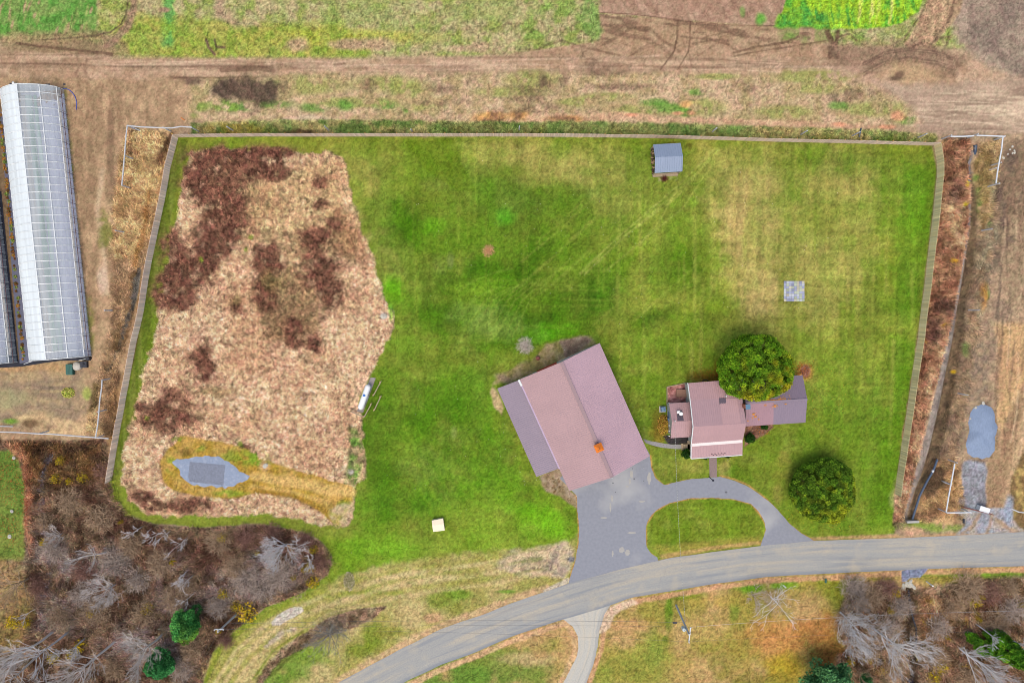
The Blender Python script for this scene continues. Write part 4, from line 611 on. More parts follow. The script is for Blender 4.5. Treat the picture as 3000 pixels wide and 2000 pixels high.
def splat(name, cx, cy, rx, ry, m, z=.016, n=26, seed=0, rot=0):
    r = np.random.RandomState(seed); a = np.linspace(0, 2 * math.pi, n, endpoint=False); k = 1 + .28 * r.normal(size=n) * .6; k = (k + np.roll(k, 1)) / 2
    ca, sa = math.cos(math.radians(rot)), math.sin(math.radians(rot)); x = rx * k * np.cos(a); y = ry * k * np.sin(a)
    o = tess(name, [(cx + u * ca - v * sa, cy + u * sa + v * ca) for u, v in zip(x, y)], z, m); return o
for i, a in enumerate(((1850, 1388, 4, 11), (1845, 1410, 3, 9), (1838, 1424, 5, 3), (1902, 1400, 5, 20), (1793, 1460, 3, 10), (1788, 1485, 2.5, 14), (1822, 1610, 8, 8), (1838, 1618, 7, 9), (1795, 1620, 3, 8), (1770, 1516, 9, 2.5), (1880, 1468, 8, 3), (1850, 1560, 12, 3))): splat('dust_patch', *a, stm, seed=i)
for i, a in enumerate(((1858, 1402, 2.5, 2.5), (1796, 1414, 2, 2), (1803, 1441, 1.7, 1.7), (2127, 1441, 4, 3), (1886, 1408, 1.5, 1.5), (1853, 1372, 1.5, 1.5))): splat('oil_stain', *a, oil, seed=20 + i)
LM = road_mat('pale_lane', (200, 196, 188), (160, 160, 160), (214, 202, 182), False)
strip('lane', [(1648, 1812), (1676, 1832), (1693, 1862), (1695, 1900), (1688, 1925), (1670, 1960), (1645, 2012), (1625, 2060)], [(1790, 1770), (1772, 1796), (1757, 1840), (1752, 1890), (1742, 1930), (1730, 1970), (1712, 2012), (1690, 2060)], .010, LM, 60, .8)
GM = mat('blue_grey_gravel', (150, 162, 186), .95, .1, .16, 9, bump=.6, alt=(170, 178, 198), altscale=1.5)
GD = mat('dark_gravel_pad', (134, 139, 156), .95, .1, .22, 5, bump=.5)
def mound(name, pts, h, m, label=None, e=1.2, seed=2, lumps=0):
    pw = W([tuple(x) for x in jit(pts + [pts[0]], 90, e, seed)][:-1]); c = pw.mean(0); n = len(pw); V_ = []; K = 8
    r = np.random.RandomState(seed)
    for k in range(K):
        f = 1 - k / K
        for p in pw:
            q = c + (p - c) * f; zz = .03 + h * (1 - f ** 2.2) + (lumps * (vn(q[0:1], q[1:2], 1.3, 4)[0] - .5) * min(1, 3 * (1 - f))); V_.append((q[0], q[1], zz if k else .0))
    V_.append((c[0], c[1], .03 + h)); Fs = [(k * n + i, k * n + (i + 1) % n, (k + 1) * n + (i + 1) % n, (k + 1) * n + i) for k in range(K - 1) for i in range(n)]
    Fs += [((K - 1) * n + i, (K - 1) * n + (i + 1) % n, K * n) for i in range(n)]
    area = sum(pw[i - 1][0] * pw[i][1] - pw[i][0] * pw[i - 1][1] for i in range(n))
    if area < 0: Fs = [f[::-1] for f in Fs]
    o = mesh_obj(name, V_, Fs, m, loc=(c[0], c[1], 0), smooth=True); o['kind'] = 'structure'; return o
mound('gravel_patch', [(504, 1353), (525, 1345), (570, 1340), (600, 1333), (640, 1336), (660, 1348), (685, 1362), (700, 1375), (720, 1390), (732, 1393), (725, 1402), (700, 1415), (670, 1425), (662, 1434), (652, 1428), (600, 1424), (560, 1420), (540, 1408), (525, 1385), (515, 1370)], .03, GM, e=3.2)
tess('gravel_pad', [(557, 1352), (660, 1361), (655, 1420), (640, 1419), (555, 1410), (552, 1395)], .072, GD)
mound('gravel_heap', GR1, .7, mat('slate_blue_gravel', (142, 158, 186), .95, .1, .14, 8, bump=.6, stretch=(1, .25, 1)), e=.8, seed=9, lumps=.5)
WM = mat('grey_walk_stone', (158, 154, 156), .95, .1, .2, 5, bump=.4)
strip('walkway', [(1885, 1285), (1900, 1290), (1935, 1297), (1970, 1302), (2012, 1301)], [(1890, 1296), (1905, 1302), (1940, 1311), (1975, 1314), (2012, 1315)], .012, WM, 30, .3)
strip('front_walk', [(2077, 1338), (2079, 1397)], [(2100, 1337), (2100, 1398)], .018, mat('brown_pavers', (150, 130, 128), .95, .1, .2, 6, bump=.4), 20, .2)
WT = mat('ditch_water', (62, 68, 92), .12, .6, .1, 1)
tess('water', [(2640, 1985), (2670, 1975), (2690, 1990), (2695, 2040), (2640, 2040)], -.3, WT)
mb = MB(); rp = random.Random(4)
for i in range(8):
    for j in range(8):
        p = P(2296 + 60.5 * (i + .5) / 8, 823 + 60 * (j + .5) / 8); cc0 = rp.choice(((172, 176, 200), (158, 162, 190), (196, 200, 208), (188, 196, 176), (205, 198, 180)))
        mb.box((p.x + rp.uniform(-.01, .01), p.y, .03), (.385, .375, .06 + rp.uniform(0, .02)), rp.uniform(-.03, .03), col=A(*cc0) * rp.uniform(.8, 1.1))
M['plankvc0'] = matvc('concrete_pavers', .95, .1, fine=None)
o = mb.build('paver_pad', M['plankvc0'], loc=(0, 0, 0)); o['kind'] = 'structure'
#BUILDINGS
def rib_roof(a, b, c, d, pitch, rh=.018, rw=.12):
    """ribbed sheet: a-b the upper edge, d-c the lower edge; ribs run from upper to lower edge. With underside."""
    a, b, c, d = map(Vector, (a, b, c, d)); n = (b - a).cross(d - a).normalized()
    if n.z < 0: n = -n
    L_ = (b - a).length; k = max(int(L_ / pitch), 1); m = MB(); top = []; bot = []
    ts = []
    for i in range(k):
        t0 = i / k; w_ = rw / L_
        ts += [(t0, 0), (t0 + .35 / k, 0), (t0 + .35 / k + w_ * .3, rh), (t0 + .35 / k + w_ * .7, rh), (t0 + .35 / k + w_, 0)]
    ts.append((1, 0))
    vs = [a.lerp(b, t) + n * h for t, h in ts] + [d.lerp(c, t) + n * h for t, h in ts]; q = len(ts)
    fs = [(i, i + 1, q + i + 1, q + i) for i in range(q - 1)]
    vs += [a - n * .08, b - n * .08, c - n * .08, d - n * .08]; o = 2 * q
    fs += [(o, o + 1, o + 2, o + 3), (0, o, o + 3, q), (q - 1, 2 * q - 1, o + 2, o + 1), (0, q - 1, o + 1, o), (q, o + 3, o + 2, 2 * q - 1)]
    m.add(vs, fs); return m
def L2(a, b, t): return Vector(a).lerp(Vector(b), t)
# --- barn
Z = dict(e=4.0, r=7.0, li=3.7, lo=2.6)
rN, rS = P(1644.5, 1060.2, 7), P(1792.7, 1397.9, 7)
eN, eS = P(1756.8, 1004.5, 4), P(1902.9, 1335.7, 4)
wN, wS = P(1520.2, 1112.2, 4), P(1668, 1437.7, 4)
oN, oS = P(1456.8, 1137.7, 2.6), P(1571.6, 1396.3, 2.6)
iN, iS = P(1522, 1112.5, 3.65), P(1637, 1371.5, 3.65)
barn = thing('barn', ((rN + rS) / 2).to_2d().to_3d(), 'large barn with pinkish brown ribbed metal roof, lean-to and orange cupola beside the driveway', 'barn')
rib_roof(rN, rS, eS, eN, .31).build('roof', M['roofl'], barn)
rib_roof(rN, rS, wS, wN, .31).build('roof', M['roofw'], barn)
lt = rib_roof(iN, iS, oS, oN, .31).build('lean_to_roof', M['roofg'], barn)
cp = MB(); cp.beam(rN + Vector((0, 0, .06)), rS + Vector((0, 0, .06)), .5, .07); cp.build('ridge_cap', mat('ridge_metal', (150, 120, 126), .5, .4, .05, 1), barn)
cp = MB(); cp.beam(wN + Vector((.12, .05, .03)), L2(wN, wS, .8) + Vector((.12, .05, .03)), .42, .06); cp.build('flashing', mat('lilac_flashing', (182, 156, 186), .5, .4, .05, 1), barn)
cp = MB(); cp.beam(wN + Vector((-.05, 0, .08)), L2(wN, wS, .055) + Vector((0, 0, .08)), .3, .05); cp.build('loose_flashing', M['white'], barn)
def walls(cs, z1, name, parent, m, z0=0, gable=None):
    mb = MB(); n = len(cs)
    for i in range(n):
        a, b = cs[i], cs[(i + 1) % n]; mb.quad((a[0], a[1], z0), (b[0], b[1], z0), (b[0], b[1], z1[(i + 1) % n]), (a[0], a[1], z1[i]))
    return mb.build(name, m, parent)
ins = lambda p, c, k: Vector(p).lerp(Vector(c), k)
cb = (rN + rS + eN + wS) / 4; ctr = (eN + eS + wN + wS) / 4; ctr.z = 0
q = [ins(x, ctr, .035) for x in (wN, eN, eS, wS)]
mN = (q[0] + q[1]) / 2; mS = (q[2] + q[3]) / 2
pts = [q[0], mN, q[1], q[2], mS, q[3]]; walls(pts, [3.9, 6.75, 3.9, 3.9, 6.75, 3.9], 'wall', barn, M['wall'])
cl_ = (iN + oN + iS + oS) / 4; cl_.z = 0; q2 = [ins(x, cl_, .05) for x in (oN, iN, iS, oS)]; walls(q2, [2.45, 3.5, 3.5, 2.45], 'wall', barn, M['brown'])
# doors on the north-west gable and garage doors to the south
nd = (q[1] - q[0]).normalized(); nn_ = Vector((-nd.y, nd.x, 0)); nn_ = nn_ if nn_.y > 0 else -nn_
def wallbox(p0, d, n_, u, z, wu, hz, t=.06): 
    c = Vector((p0.x, p0.y, 0)) + d * u + n_ * (t / 2 + .004) + Vector((0, 0, z)); m_ = MB(); m_.box(c, (wu, t, hz), math.atan2(d.y, d.x)); return m_
Wd = (q[1] - q[0]).length
wallbox(q[0], nd, nn_, Wd * .34, 1.7, 3.4, 3.2).build('door', M['red'], barn); wallbox(q[0], nd, nn_, Wd * .66, 3.0, .9, 1.0).build('door', M['red'], barn)
wallbox(q[0], nd, nn_, Wd * .12, 1.9, .9, 1.9).build('window', M['glass'], barn)
sd = (q[2] - q[3]).normalized(); sn = Vector((sd.y, -sd.x, 0)); sn = sn if sn.y < 0 else -sn
for u in (.28, .72): wallbox(q[3], sd, sn, Wd * u, 1.45, 3.6, 2.8).build('garage_door', M['white'], barn)
# cupola
cc = P(1754.5, 1311, 7.9); cu = MB(); rzb = math.atan2((rS - rN).y, (rS - rN).x)
cb_ = MB(); cb_.box((cc.x, cc.y, 7.25), (.85, .85, 1.3), rzb); cup = cb_.build('cupola', M['white'], barn)
R_ = Matrix.Rotation(rzb, 3, 'Z'); ap = Vector((cc.x, cc.y, 8.45)); cs_ = [Vector((cc.x, cc.y, 7.9)) + R_ @ Vector((x * .62, y * .62, 0)) for x, y in ((-1, -1), (1, -1), (1, 1), (-1, 1))]
cu.add(cs_ + [ap], [(0, 1, 4), (1, 2, 4), (2, 3, 4), (3, 0, 4), (3, 2, 1, 0)]); cu.build('cupola_roof', M['orange'], cup)
wv = MB(); wv.tube([ap, ap + Vector((0, 0, .7))], .03, 6); wv.box(ap + Vector((0, 0, .55)), (.5, .03, .16), .6); wv.build('weather_vane', M['brown'], cup)
sp_ = MB(); sp_.lathe((rS.x, rS.y, 6.95), [(.07, 0), (.09, .1), (.05, .3), (.0, .35)], 8); sp_.build('floodlight', M['white'], barn)
# --- house
hse = thing('house', P(2080, 1240).to_2d().to_3d(), 'farmhouse with pink-brown ribbed metal roofs, brick chimney and two side wings under the round tree', 'house')
prof = [(1121.8, 2015.5, 3.75), (1172.2, 2022.7, 4.5), (1249.4, 2031.2, 5.2), (1302.4, 2025.7, 3.4), (1342.2, 2025.1, 2.8)]
prr = [(1110.5, 2165.5), (1162, 2174), (1239.6, 2186.3), (1291, 2176), (1331.4, 2175)]
for i in range(4):
    (y0, x0, z0), (y1, x1, z1) = prof[i], prof[i + 1]; (ry0, rx0), (ry1, rx1) = (prr[i][0], prr[i][1]), (prr[i + 1][0], prr[i + 1][1])
    a, b, c, d = P(x0, y0, z0), P(rx0, ry0, z0), P(rx1, ry1, z1), P(x1, y1, z1)
    if i in (0, 1): a, b, c, d = d, c, b, a
    pm = 'roofp' if i != 1 else 'roofm'
    rib_roof(a, b, c, d, .3 if i < 3 else .24).build('roof', M[pm], hse)
# pinker patch: uneven HDR tone of the middle slope put into colour
def on(i, u, v):      # point on main roof plane i
    (y0, x0, z0), (y1, x1, z1) = prof[i], prof[i + 1]; a = P(x0, y0, z0); b = P(prr[i][1], prr[i][0], z0); c = P(prr[i + 1][1], prr[i + 1][0], z1); d = P(x1, y1, z1)
    return a.lerp(b, u).lerp(d.lerp(c, u), v)
up = Vector((0, 0, .055)); rib_roof(on(1, .56, .97) + up, on(1, .9, .97) + up, on(1, .9, .02) + up, on(1, .56, .02) + up, .3).build('roof_tone_patch', M['roofp'], hse)
m_ = MB(); s0, s1 = on(3, .01, 0) + Vector((0, 0, .08)), on(3, .985, 0) + Vector((0, 0, .08)); m_.beam(s0, s1, .5, .08); m_.build('vent_strip', mat('pinkish_white_metal', (246, 228, 226), .4, .4, .04, 1), hse)
m_ = MB(); m_.beam(on(3, 0, 1) + Vector((0, -.06, -.05)), on(3, 1, 1) + Vector((0, -.06, -.05)), .12, .1)
m_.build('gutter', M['white'], hse)
m_ = MB()
for i in range(4): a_, b_ = on(i, 0, 0), on(i, 0, 1); m_.beam(a_ + Vector((-.05, 0, 0)), b_ + Vector((-.05, 0, 0)), .12, .16)
m_.build('barge_board', M['white'], hse)
for k in range(9): MB().box(on(3, .40 + k * .032, .80 + .08 * (k % 2)) + Vector((0, 0, .07)), (.16, .08, .1)).build('snow_guard', M['slate'], hse)
m_ = MB(); k = on(0, 1, 1); p = P(2117, 1175, 4.62); m_.box(p, (1.0, .9, .12), .06, tilt=(-.05, 0)); m_.build('skylight', M['slate'], hse)
m_ = MB(); p = P(2126, 1160, 4.7); m_.tube([p - Vector((0, 0, .4)), p + Vector((0, 0, .35))], .09, 8); m_.build('vent_pipe', M['white'], hse)
m_ = MB(); p = P(2186, 1190, 5.6); m_.box((p.x, p.y, 4.9), (.62, .62, 2.0), .06); ch = m_.build('chimney', M['brick'], hse)
m_ = MB(); m_.box((p.x + .15, p.y, 5.98), (.72, .78, .12), .06); m_.build('chimney_cap', M['copper'], ch)
xs = [on(0, 0, 0), on(0, 1, 0), on(3, 1, 1), on(3, 0, 1)]; ch_ = sum(xs, Vector()) / 4; ch_.z = 0
ch_ = ch_ + Vector((.0, -.15, 0))
def wallp(o_): return [Vector((v.x, v.y, 0)).lerp(ch_, .03) for v in o_]
wl = [on(0, .05, .2), on(0, .97, .2), on(1, .97, 0), on(2, .97, 0), on(2, .97, 1), on(2, .05, 1), on(2, .05, 0), on(1, .05, 0)]
walls(wl, [v.z - .12 for v in wl], 'wall', hse, M['wall'])
for t in (.02, .33, .66, .98): p = on(3, t, .96); MB().box((p.x, p.y, 1.35), (.12, .12, 2.7)).build('porch_post', M['white'], hse)
p0, p1 = on(2, .02, 1), on(3, .02, .97); p2, p3 = on(2, .98, 1), on(3, .98, .97); m_ = MB(); m_.quad((p1.x, p1.y, .3), (p3.x, p3.y, .3), (p2.x, p2.y, .3), (p0.x, p0.y, .3)); m_.quad((p1.x, p1.y, 0), (p3.x, p3.y, 0), (p3.x, p3.y, .3), (p1.x, p1.y, .3)); m_.build('porch_floor', M['wood'], hse)
# left wing
a, b = P(1968.6, 1235.1, 3.9), P(2029, 1232, 3.9); n0, n1 = P(1959.8, 1181, 2.7), P(2021, 1177.5, 2.7); s0, s1 = P(1964.9, 1283, 2.6), P(2027, 1279, 2.6)
rib_roof(a, b, n1, n0, .3).build('wing_roof', M['roofp'], hse); rib_roof(a, b, s1, s0, .3).build('wing_roof', M['roofp'], hse)
nl = (b - a).cross(n0 - a).normalized(); nl = nl if nl.z > 0 else -nl
def onp(px, py, z): return P(px, py, z)
def planepatch(pl, c4, off, th=.04):
    """patch of image corners dropped on plane (pt, normal)"""
    out = []
    for px, py in c4:
        o = Vector((0, 0, H)); d_ = P(px, py, 0) - o; t = (pl[0] - o).dot(pl[1]) / d_.dot(pl[1]); out.append(o + d_ * t + pl[1] * off)
    return out
c4 = planepatch((a, nl), ((1982, 1203), (1998, 1202), (2003, 1232), (1985, 1233)), .07); m_ = MB(); m_.add(c4 + [v - nl * .05 for v in c4], [(0, 1, 2, 3), (0, 4, 5, 1), (1, 5, 6, 2), (2, 6, 7, 3), (3, 7, 4, 0)]); m_.build('shingle_patch', M['slate'], hse)
m_ = MB(); p = c4[0].lerp(c4[2], .12); m_.box(p + Vector((.1, 0, .2)), (.45, .4, .4)); q_ = planepatch((a, nl), ((1993, 1211),), .1)[0]; m_.lathe(q_, [(.1, 0), (.1, .3), (.3, .38), (.28, .48), (.0, .52)], 14); m_.build('roof_vent', M['tank'], hse)
for u_, v_ in ((1987, 1217), (1994, 1216), (1988, 1222), (1995, 1222)): q_ = planepatch((a, nl), ((u_, v_),), .1)[0]; MB().box(q_, (.15, .15, .08)).build('vent_cap', M['slate'], hse)
m_ = MB(); q_ = P(1976.5, 1232, 4.3); m_.tube([q_ - Vector((0, 0, .6)), q_ + Vector((0, 0, .6))], .05, 6); m_.build('service_mast', M['steel'], hse)
cw = (n0 + n1 + s0 + s1) / 4; cw.z = 0; wq = [ins(x, cw, .13) for x in (n0, n1, s1, s0)]; wm = (wq[0] + wq[3]) / 2; we = (wq[1] + wq[2]) / 2
walls([wq[0], wq[1], we, wq[2], wq[3], wm], [2.6, 2.6, 3.75, 2.5, 2.5, 3.75], 'wing_wall', hse, M['wall'])
m_ = MB(); p = P(1961, 1215, 1.2); m_.box((p.x - .02, p.y, 1.2), (.14, 1.1, 1.0), .06); m_.build('window', M['bluetop'], hse)
for yy in (1181, 1246, 1262, 1277): pp = P(1962, yy, 2.4); MB().box((pp.x - .05, pp.y, 2.3), (.22, .12, .22)).build('eave_bracket', M['white'], hse)
m_ = MB(); p = P(1961, 1226, .8); m_.box((p.x - .1, p.y - .1, .8), (.3, .5, 1.0), .2); m_.build('meter_box', M['bluetop'], hse)
# right wing
a, b = P(2184, 1180, 4.4), P(2364.9, 1169.8, 4.4); n0, n1 = P(2176, 1106, 2.8), P(2351.6, 1098.8, 2.8); s0, s1 = P(2185.3, 1248.4, 2.7), P(2359.8, 1237.1, 2.7)
rib_roof(a, b, n1, n0, .3).build('wing_roof', M['roofg'], hse)
sm, am = s0.lerp(s1, .46), a.lerp(b, .46); rib_roof(a, am, sm, s0, .3).build('wing_roof', mat('rosy_metal', (166, 128, 138), .45, .4, .06, .5), hse); rib_roof(am, b, s1, sm, .3).build('wing_roof', M['roofg'], hse)
cp = MB(); cp.beam(a + Vector((0, 0, .05)), b + Vector((0, 0, .05)), .3, .06); cp.build('ridge_cap', M['roofg'], hse)
cw = (n0 + n1 + s0 + s1) / 4; cw.z = 0; wq = [ins(x, cw, .09) for x in (n0, n1, s1, s0)]; wm = (wq[0] + wq[3]) / 2; we = (wq[1] + wq[2]) / 2
walls([wq[0], wq[1], we, wq[2], wq[3], wm], [2.7, 2.7, 4.25, 2.6, 2.6, 4.25], 'wing_wall', hse, M['wall'])
nS = (b - a).cross(s0 - a).normalized(); nS = nS if nS.z > 0 else -nS; nN = (b - a).cross(n0 - a).normalized(); nN = nN if nN.z > 0 else -nN
# fallen leaves lying on the wing roof
ML = mat('orange_leaves', (225, 150, 70), .9, .1, .15, 9); mb = MB(); rr = random.Random(3)
def leafspot(px, py, r, nrm, n):
    for _ in range(n):
        q_ = planepatch((a, nrm), ((px + rr.gauss(0, r), py + rr.gauss(0, r * .7)),), .07)[0]; s_ = rr.uniform(.06, .13); t1 = Vector((1, 0, 0)); t1 = (t1 - nrm * t1.dot(nrm)).normalized(); t2 = nrm.cross(t1); k_ = rr.uniform(0, 3)
        u_ = (t1 * math.cos(k_) + t2 * math.sin(k_)) * s_; v_ = (t2 * math.cos(k_) - t1 * math.sin(k_)) * s_ * .6; mb.add([q_ - u_, q_ + v_, q_ + u_, q_ - v_ + nrm * .02], [(0, 1, 2, 3)])
for x_, y_, r_, n_ in ((2208, 1213, 2, 16), (2212, 1219, 2, 16), (2270, 1188, 3, 26), (2301, 1182, 1.5, 9), (2242, 1186, 1.5, 7), (2203, 1223, 1.5, 6), (2223, 1227, 1.3, 5), (2190, 1232, 1.3, 4)): leafspot(x_, y_, r_, nS, n_)
for i in range(90): leafspot(2235 + i * .75, 1176 - i * .06 - rr.random() * 3, .8, nN, 1)
for i in range(10): leafspot(2285 + rr.random() * 30, 1168 - rr.random() * 12, 1, nN, 1)
tag(mb.build('fallen_leaves', ML, loc=(0, 0, 0)), 'orange fallen leaves scattered on the right wing roof', 'leaves', kind='stuff')
# bulkhead, edging, AC
m_ = MB(); p = P(1999, 1152, .6); m_.add([Vector((p.x + x, p.y + y, z)) for x, y, z in ((-.85, -.6, .3), (.85, -.6, .8), (.85, .6, .8), (-.85, .6, .3), (-.85, -.6, 0), (.85, -.6, 0), (.85, .6, 0), (-.85, .6, 0))], [(0, 1, 2, 3), (4, 5, 1, 0), (5, 6, 2, 1), (6, 7, 3, 2), (7, 4, 0, 3)])
solo(m_, 'cellar_bulkhead', M['brown'], (p.x, p.y, 0), 'brown sloping cellar bulkhead door in the red mulch bed', 'cellar door')
m_ = MB(); e_ = [P(1954, 1184, .1), P(1954, 1133, .1), P(2012, 1121, .1)]; m_.beam(e_[0], e_[1], .12, .2); m_.beam(e_[1], e_[2], .12, .2); solo(m_, 'bed_edging', M['wood'], e_[1], 'timber edging round the red mulch bed', 'edging')
ac = thing('air_conditioner', P(1942, 1199), 'blue-grey air conditioning unit on a small pad beside the left wing', 'air conditioner'); m_ = MB(); p = P(1940, 1198); m_.box((p.x, p.y, .06), (1.0, .95, .12)); m_.build('pad', M['concrete'], ac)
p = P(1944, 1199, .9); m_ = MB(); m_.box((p.x, p.y, .52), (.66, .74, .8), .1); m_.build('casing', M['bluetop'], ac); m_ = MB(); m_.lathe((p.x, p.y, .922), [(.26, 0), (.26, .03), (.05, .05)], 14); m_.build('fan_grille', M['copper'], ac)
m_ = MB(); st = P(2012, 1309, .3); m_.box((st.x, st.y, .15), (1.0, .9, .3), .06); m_.box((st.x - .3, st.y, .05), (1.0, 1.1, .1), .06); solo(m_, 'porch_steps', M['wood'], (st.x, st.y, 0), 'small wooden steps where the walkway meets the porch', 'steps')
# window well arc on north wall
m_ = MB(); p = P(2066, 1118, .2); m_.tube([(p.x + .45 * math.cos(t), p.y + .35 * math.sin(t), .25) for t in np.linspace(-.2, math.pi + .2, 12)], .06, 6); solo(m_, 'window_well', M['dark'], (p.x, p.y, 0), 'dark curved window well against the north house wall', 'window well')
# --- shed
N0, N1 = P(1913.5, 423.5, 2.5), P(1993.8, 419.2, 2.5); R0, R1 = P(1919.2, 460.8, 3.5), P(2000.7, 457, 3.5); S0, S1 = P(1918.3, 507.2, 2.4), P(1999.1, 502.4, 2.4)
sh = thing('woodshed', ((R0 + R1) / 2).to_2d().to_3d(), 'small open woodshed with blue-grey metal roof near the top fence', 'shed')
rib_roof(R0, R1, N1, N0, .33, .04, .1).build('roof', M['blue'], sh); rib_roof(R0, R1, S1, S0, .33, .04, .1).build('roof', M['blue'], sh)
m_ = MB(); cs2 = [ins(x, (N0 + N1 + S0 + S1) / 4, .07) for x in (N0, N1, S1, S0)]
for i in range(4):
    c_ = cs2[i]; MB().box((c_.x, c_.y, 1.2), (.14, .14, 2.4)).build('post', M['wood'], sh)
m_ = MB(); m_.beam((cs2[1].x, cs2[1].y, 1.2), (cs2[2].x, cs2[2].y, 1.2), .05, 2.3); m_.beam((cs2[0].x, cs2[0].y, 1.2), (cs2[1].x, cs2[1].y, 1.2), .05, 2.3); m_.build('board_wall', M['wood'], sh)
m_ = MB(); lo_ = cs2[3] + Vector((0, -.1, 0)); hi_ = cs2[2] + Vector((0, -.1, 0)); m_.beam((lo_.x, lo_.y, .15), (hi_.x, hi_.y, .15), .5, .2); m_.build('sill', M['wood'], sh)
m_ = MB(); rr = random.Random(9); LG = []
for k in range(60):
    t = rr.random(); z_ = .12 + .17 * rr.randint(0, 9); p = cs2[0].lerp(cs2[3], t); L_ = rr.uniform(.35, .5); cx_ = rr.choice(((170, 140, 105), (110, 90, 72), (205, 175, 135), (70, 60, 55)))
    m_.tube([(p.x - .15, p.y, z_), (p.x - .15 + L_, p.y + rr.uniform(-.05, .05), z_)], .075, 6, col=A(*cx_))
solo(m_, 'firewood_stack', M['plankvc'], (cs2[0].x, cs2[0].y, 0), 'split firewood stacked under the open side of the woodshed', 'firewood', kind='stuff')
# --- cream box
q = [P(1265, 1524, .8), P(1298, 1518, .8), P(1303, 1553, .8), P(1269, 1557, .8)]; c_ = sum(q, Vector()) / 4; pb = thing('pump_house', (c_.x, c_.y, 0), 'small cream square box with a shallow ridged lid standing on the lawn', 'box')
m_ = MB(); r0, r1 = (q[0] + q[3]) / 2 + Vector((0, 0, .18)), (q[1] + q[2]) / 2 + Vector((0, 0, .18)); m_.add(q + [r0, r1] + [v - Vector((0, 0, .08)) for v in q], [(0, 3, 4), (1, 5, 2), (0, 4, 5, 1), (3, 2, 5, 4), (6, 7, 1, 0), (7, 8, 2, 1), (8, 9, 3, 2), (9, 6, 0, 3)])
m_.v = []; m_.f = []; r0, r1 = (q[0] + q[1]) / 2 + Vector((0, 0, .16)), (q[3] + q[2]) / 2 + Vector((0, 0, .16)); r0, r1 = q[0].lerp(q[3], .42) + Vector((0, 0, .16)), q[1].lerp(q[2], .42) + Vector((0, 0, .16))
m_.add(q + [r0, r1] + [v - Vector((0, 0, .08)) for v in q], [(0, 4, 3), (1, 2, 5), (0, 1, 5, 4), (4, 5, 2, 3), (6, 7, 1, 0), (7, 8, 2, 1), (8, 9, 3, 2), (9, 6, 0, 3)]); m_.build('lid', mat('cream_lid', (252, 236, 208), .6, .3, .05, 1.2), pb)
qq = [v.lerp(c_, .06) for v in q]; walls(qq, [.74] * 4, 'wall', pb, M['cream'])
# --- propane tank
t0, t1 = P(1080.5, 1126, 1.0), P(1054.5, 1199, 1.0); d = (t1 - t0).normalized(); tk = thing('propane_tank', ((t0 + t1) / 2).to_2d().to_3d(), 'long white propane tank with a blue cap on concrete pads', 'tank')
r = .47; prof_ = []; m_ = MB(); pts = []; rs = []
for k in range(7): a_ = math.pi / 2 * k / 6; pts.append(t0 + d * (r * (1 - math.sin(a_))) * 1 if 0 else t0 + d * (r - r * math.cos(a_))); rs.append(max(r * math.sin(a_), .01))
for k in range(7): a_ = math.pi / 2 * (1 - k / 6); pts.append(t1 - d * (r - r * math.cos(a_))); rs.append(max(r * math.sin(a_), .01))
m_.tube(pts, rs, 20); m_.build('tank_body', M['tank'], tk, smooth=True)
cp_ = P(1066.8, 1158, 1.5); m_ = MB(); m_.lathe((cp_.x, cp_.y, 1.4), [(.2, 0), (.2, .12), (.14, .18), (.0, .2)], 16); m_.build('cap', M['bluecap'], tk)
for f_ in (.2, .8): p = t0.lerp(t1, f_); MB().box((p.x, p.y, .28), (.3, .9, .56), math.atan2(d.y, d.x)).build('saddle', M['concrete'], tk)
tess('tank_slab', [(1086, 1105), (1101, 1107), (1064, 1208), (1046, 1204)], .08, mat('stained_concrete', (160, 150, 148), .9, .2, .15, 3, alt=(190, 196, 212), altscale=.8), thick=.1, kind='structure')
M['railw'] = mat('rail_wood', (206, 182, 152), .85, .2, .1, 3)
def railfence(a_, b_, label, nr=3):
    A_, B_ = P(*a_, 1.15), P(*b_, 1.15); f = thing('rail_fence', ((A_ + B_) / 2).to_2d().to_3d(), label, 'fence', 'short rail fences guarding the propane tank')
    for z_ in (1.08, .72, .36)[:nr]: MB().beam((A_.x, A_.y, z_), (B_.x, B_.y, z_), .05, .14).build('rail', M['railw'], f)
    for p in (A_.lerp(B_, .06), A_.lerp(B_, .94)): m2 = MB(); m2.box((p.x - .07, p.y + .05, .58), (.1, .1, 1.16)); m2.build('post', mat('tan_post', (222, 178, 122), .85, .2, .1, 3), f)
railfence((1115, 1117), (1092, 1160), 'short rail fence nearest the upper end of the tank'); railfence((1115, 1160), (1094, 1204), 'short grey rail fence standing furthest right of the tank')
railfence((1087, 1182), (1065, 1223), 'short tan rail fence along the lower right side of the tank'); railfence((1024, 1205), (1065, 1223), 'short rail fence crossing below the lower end of the tank')
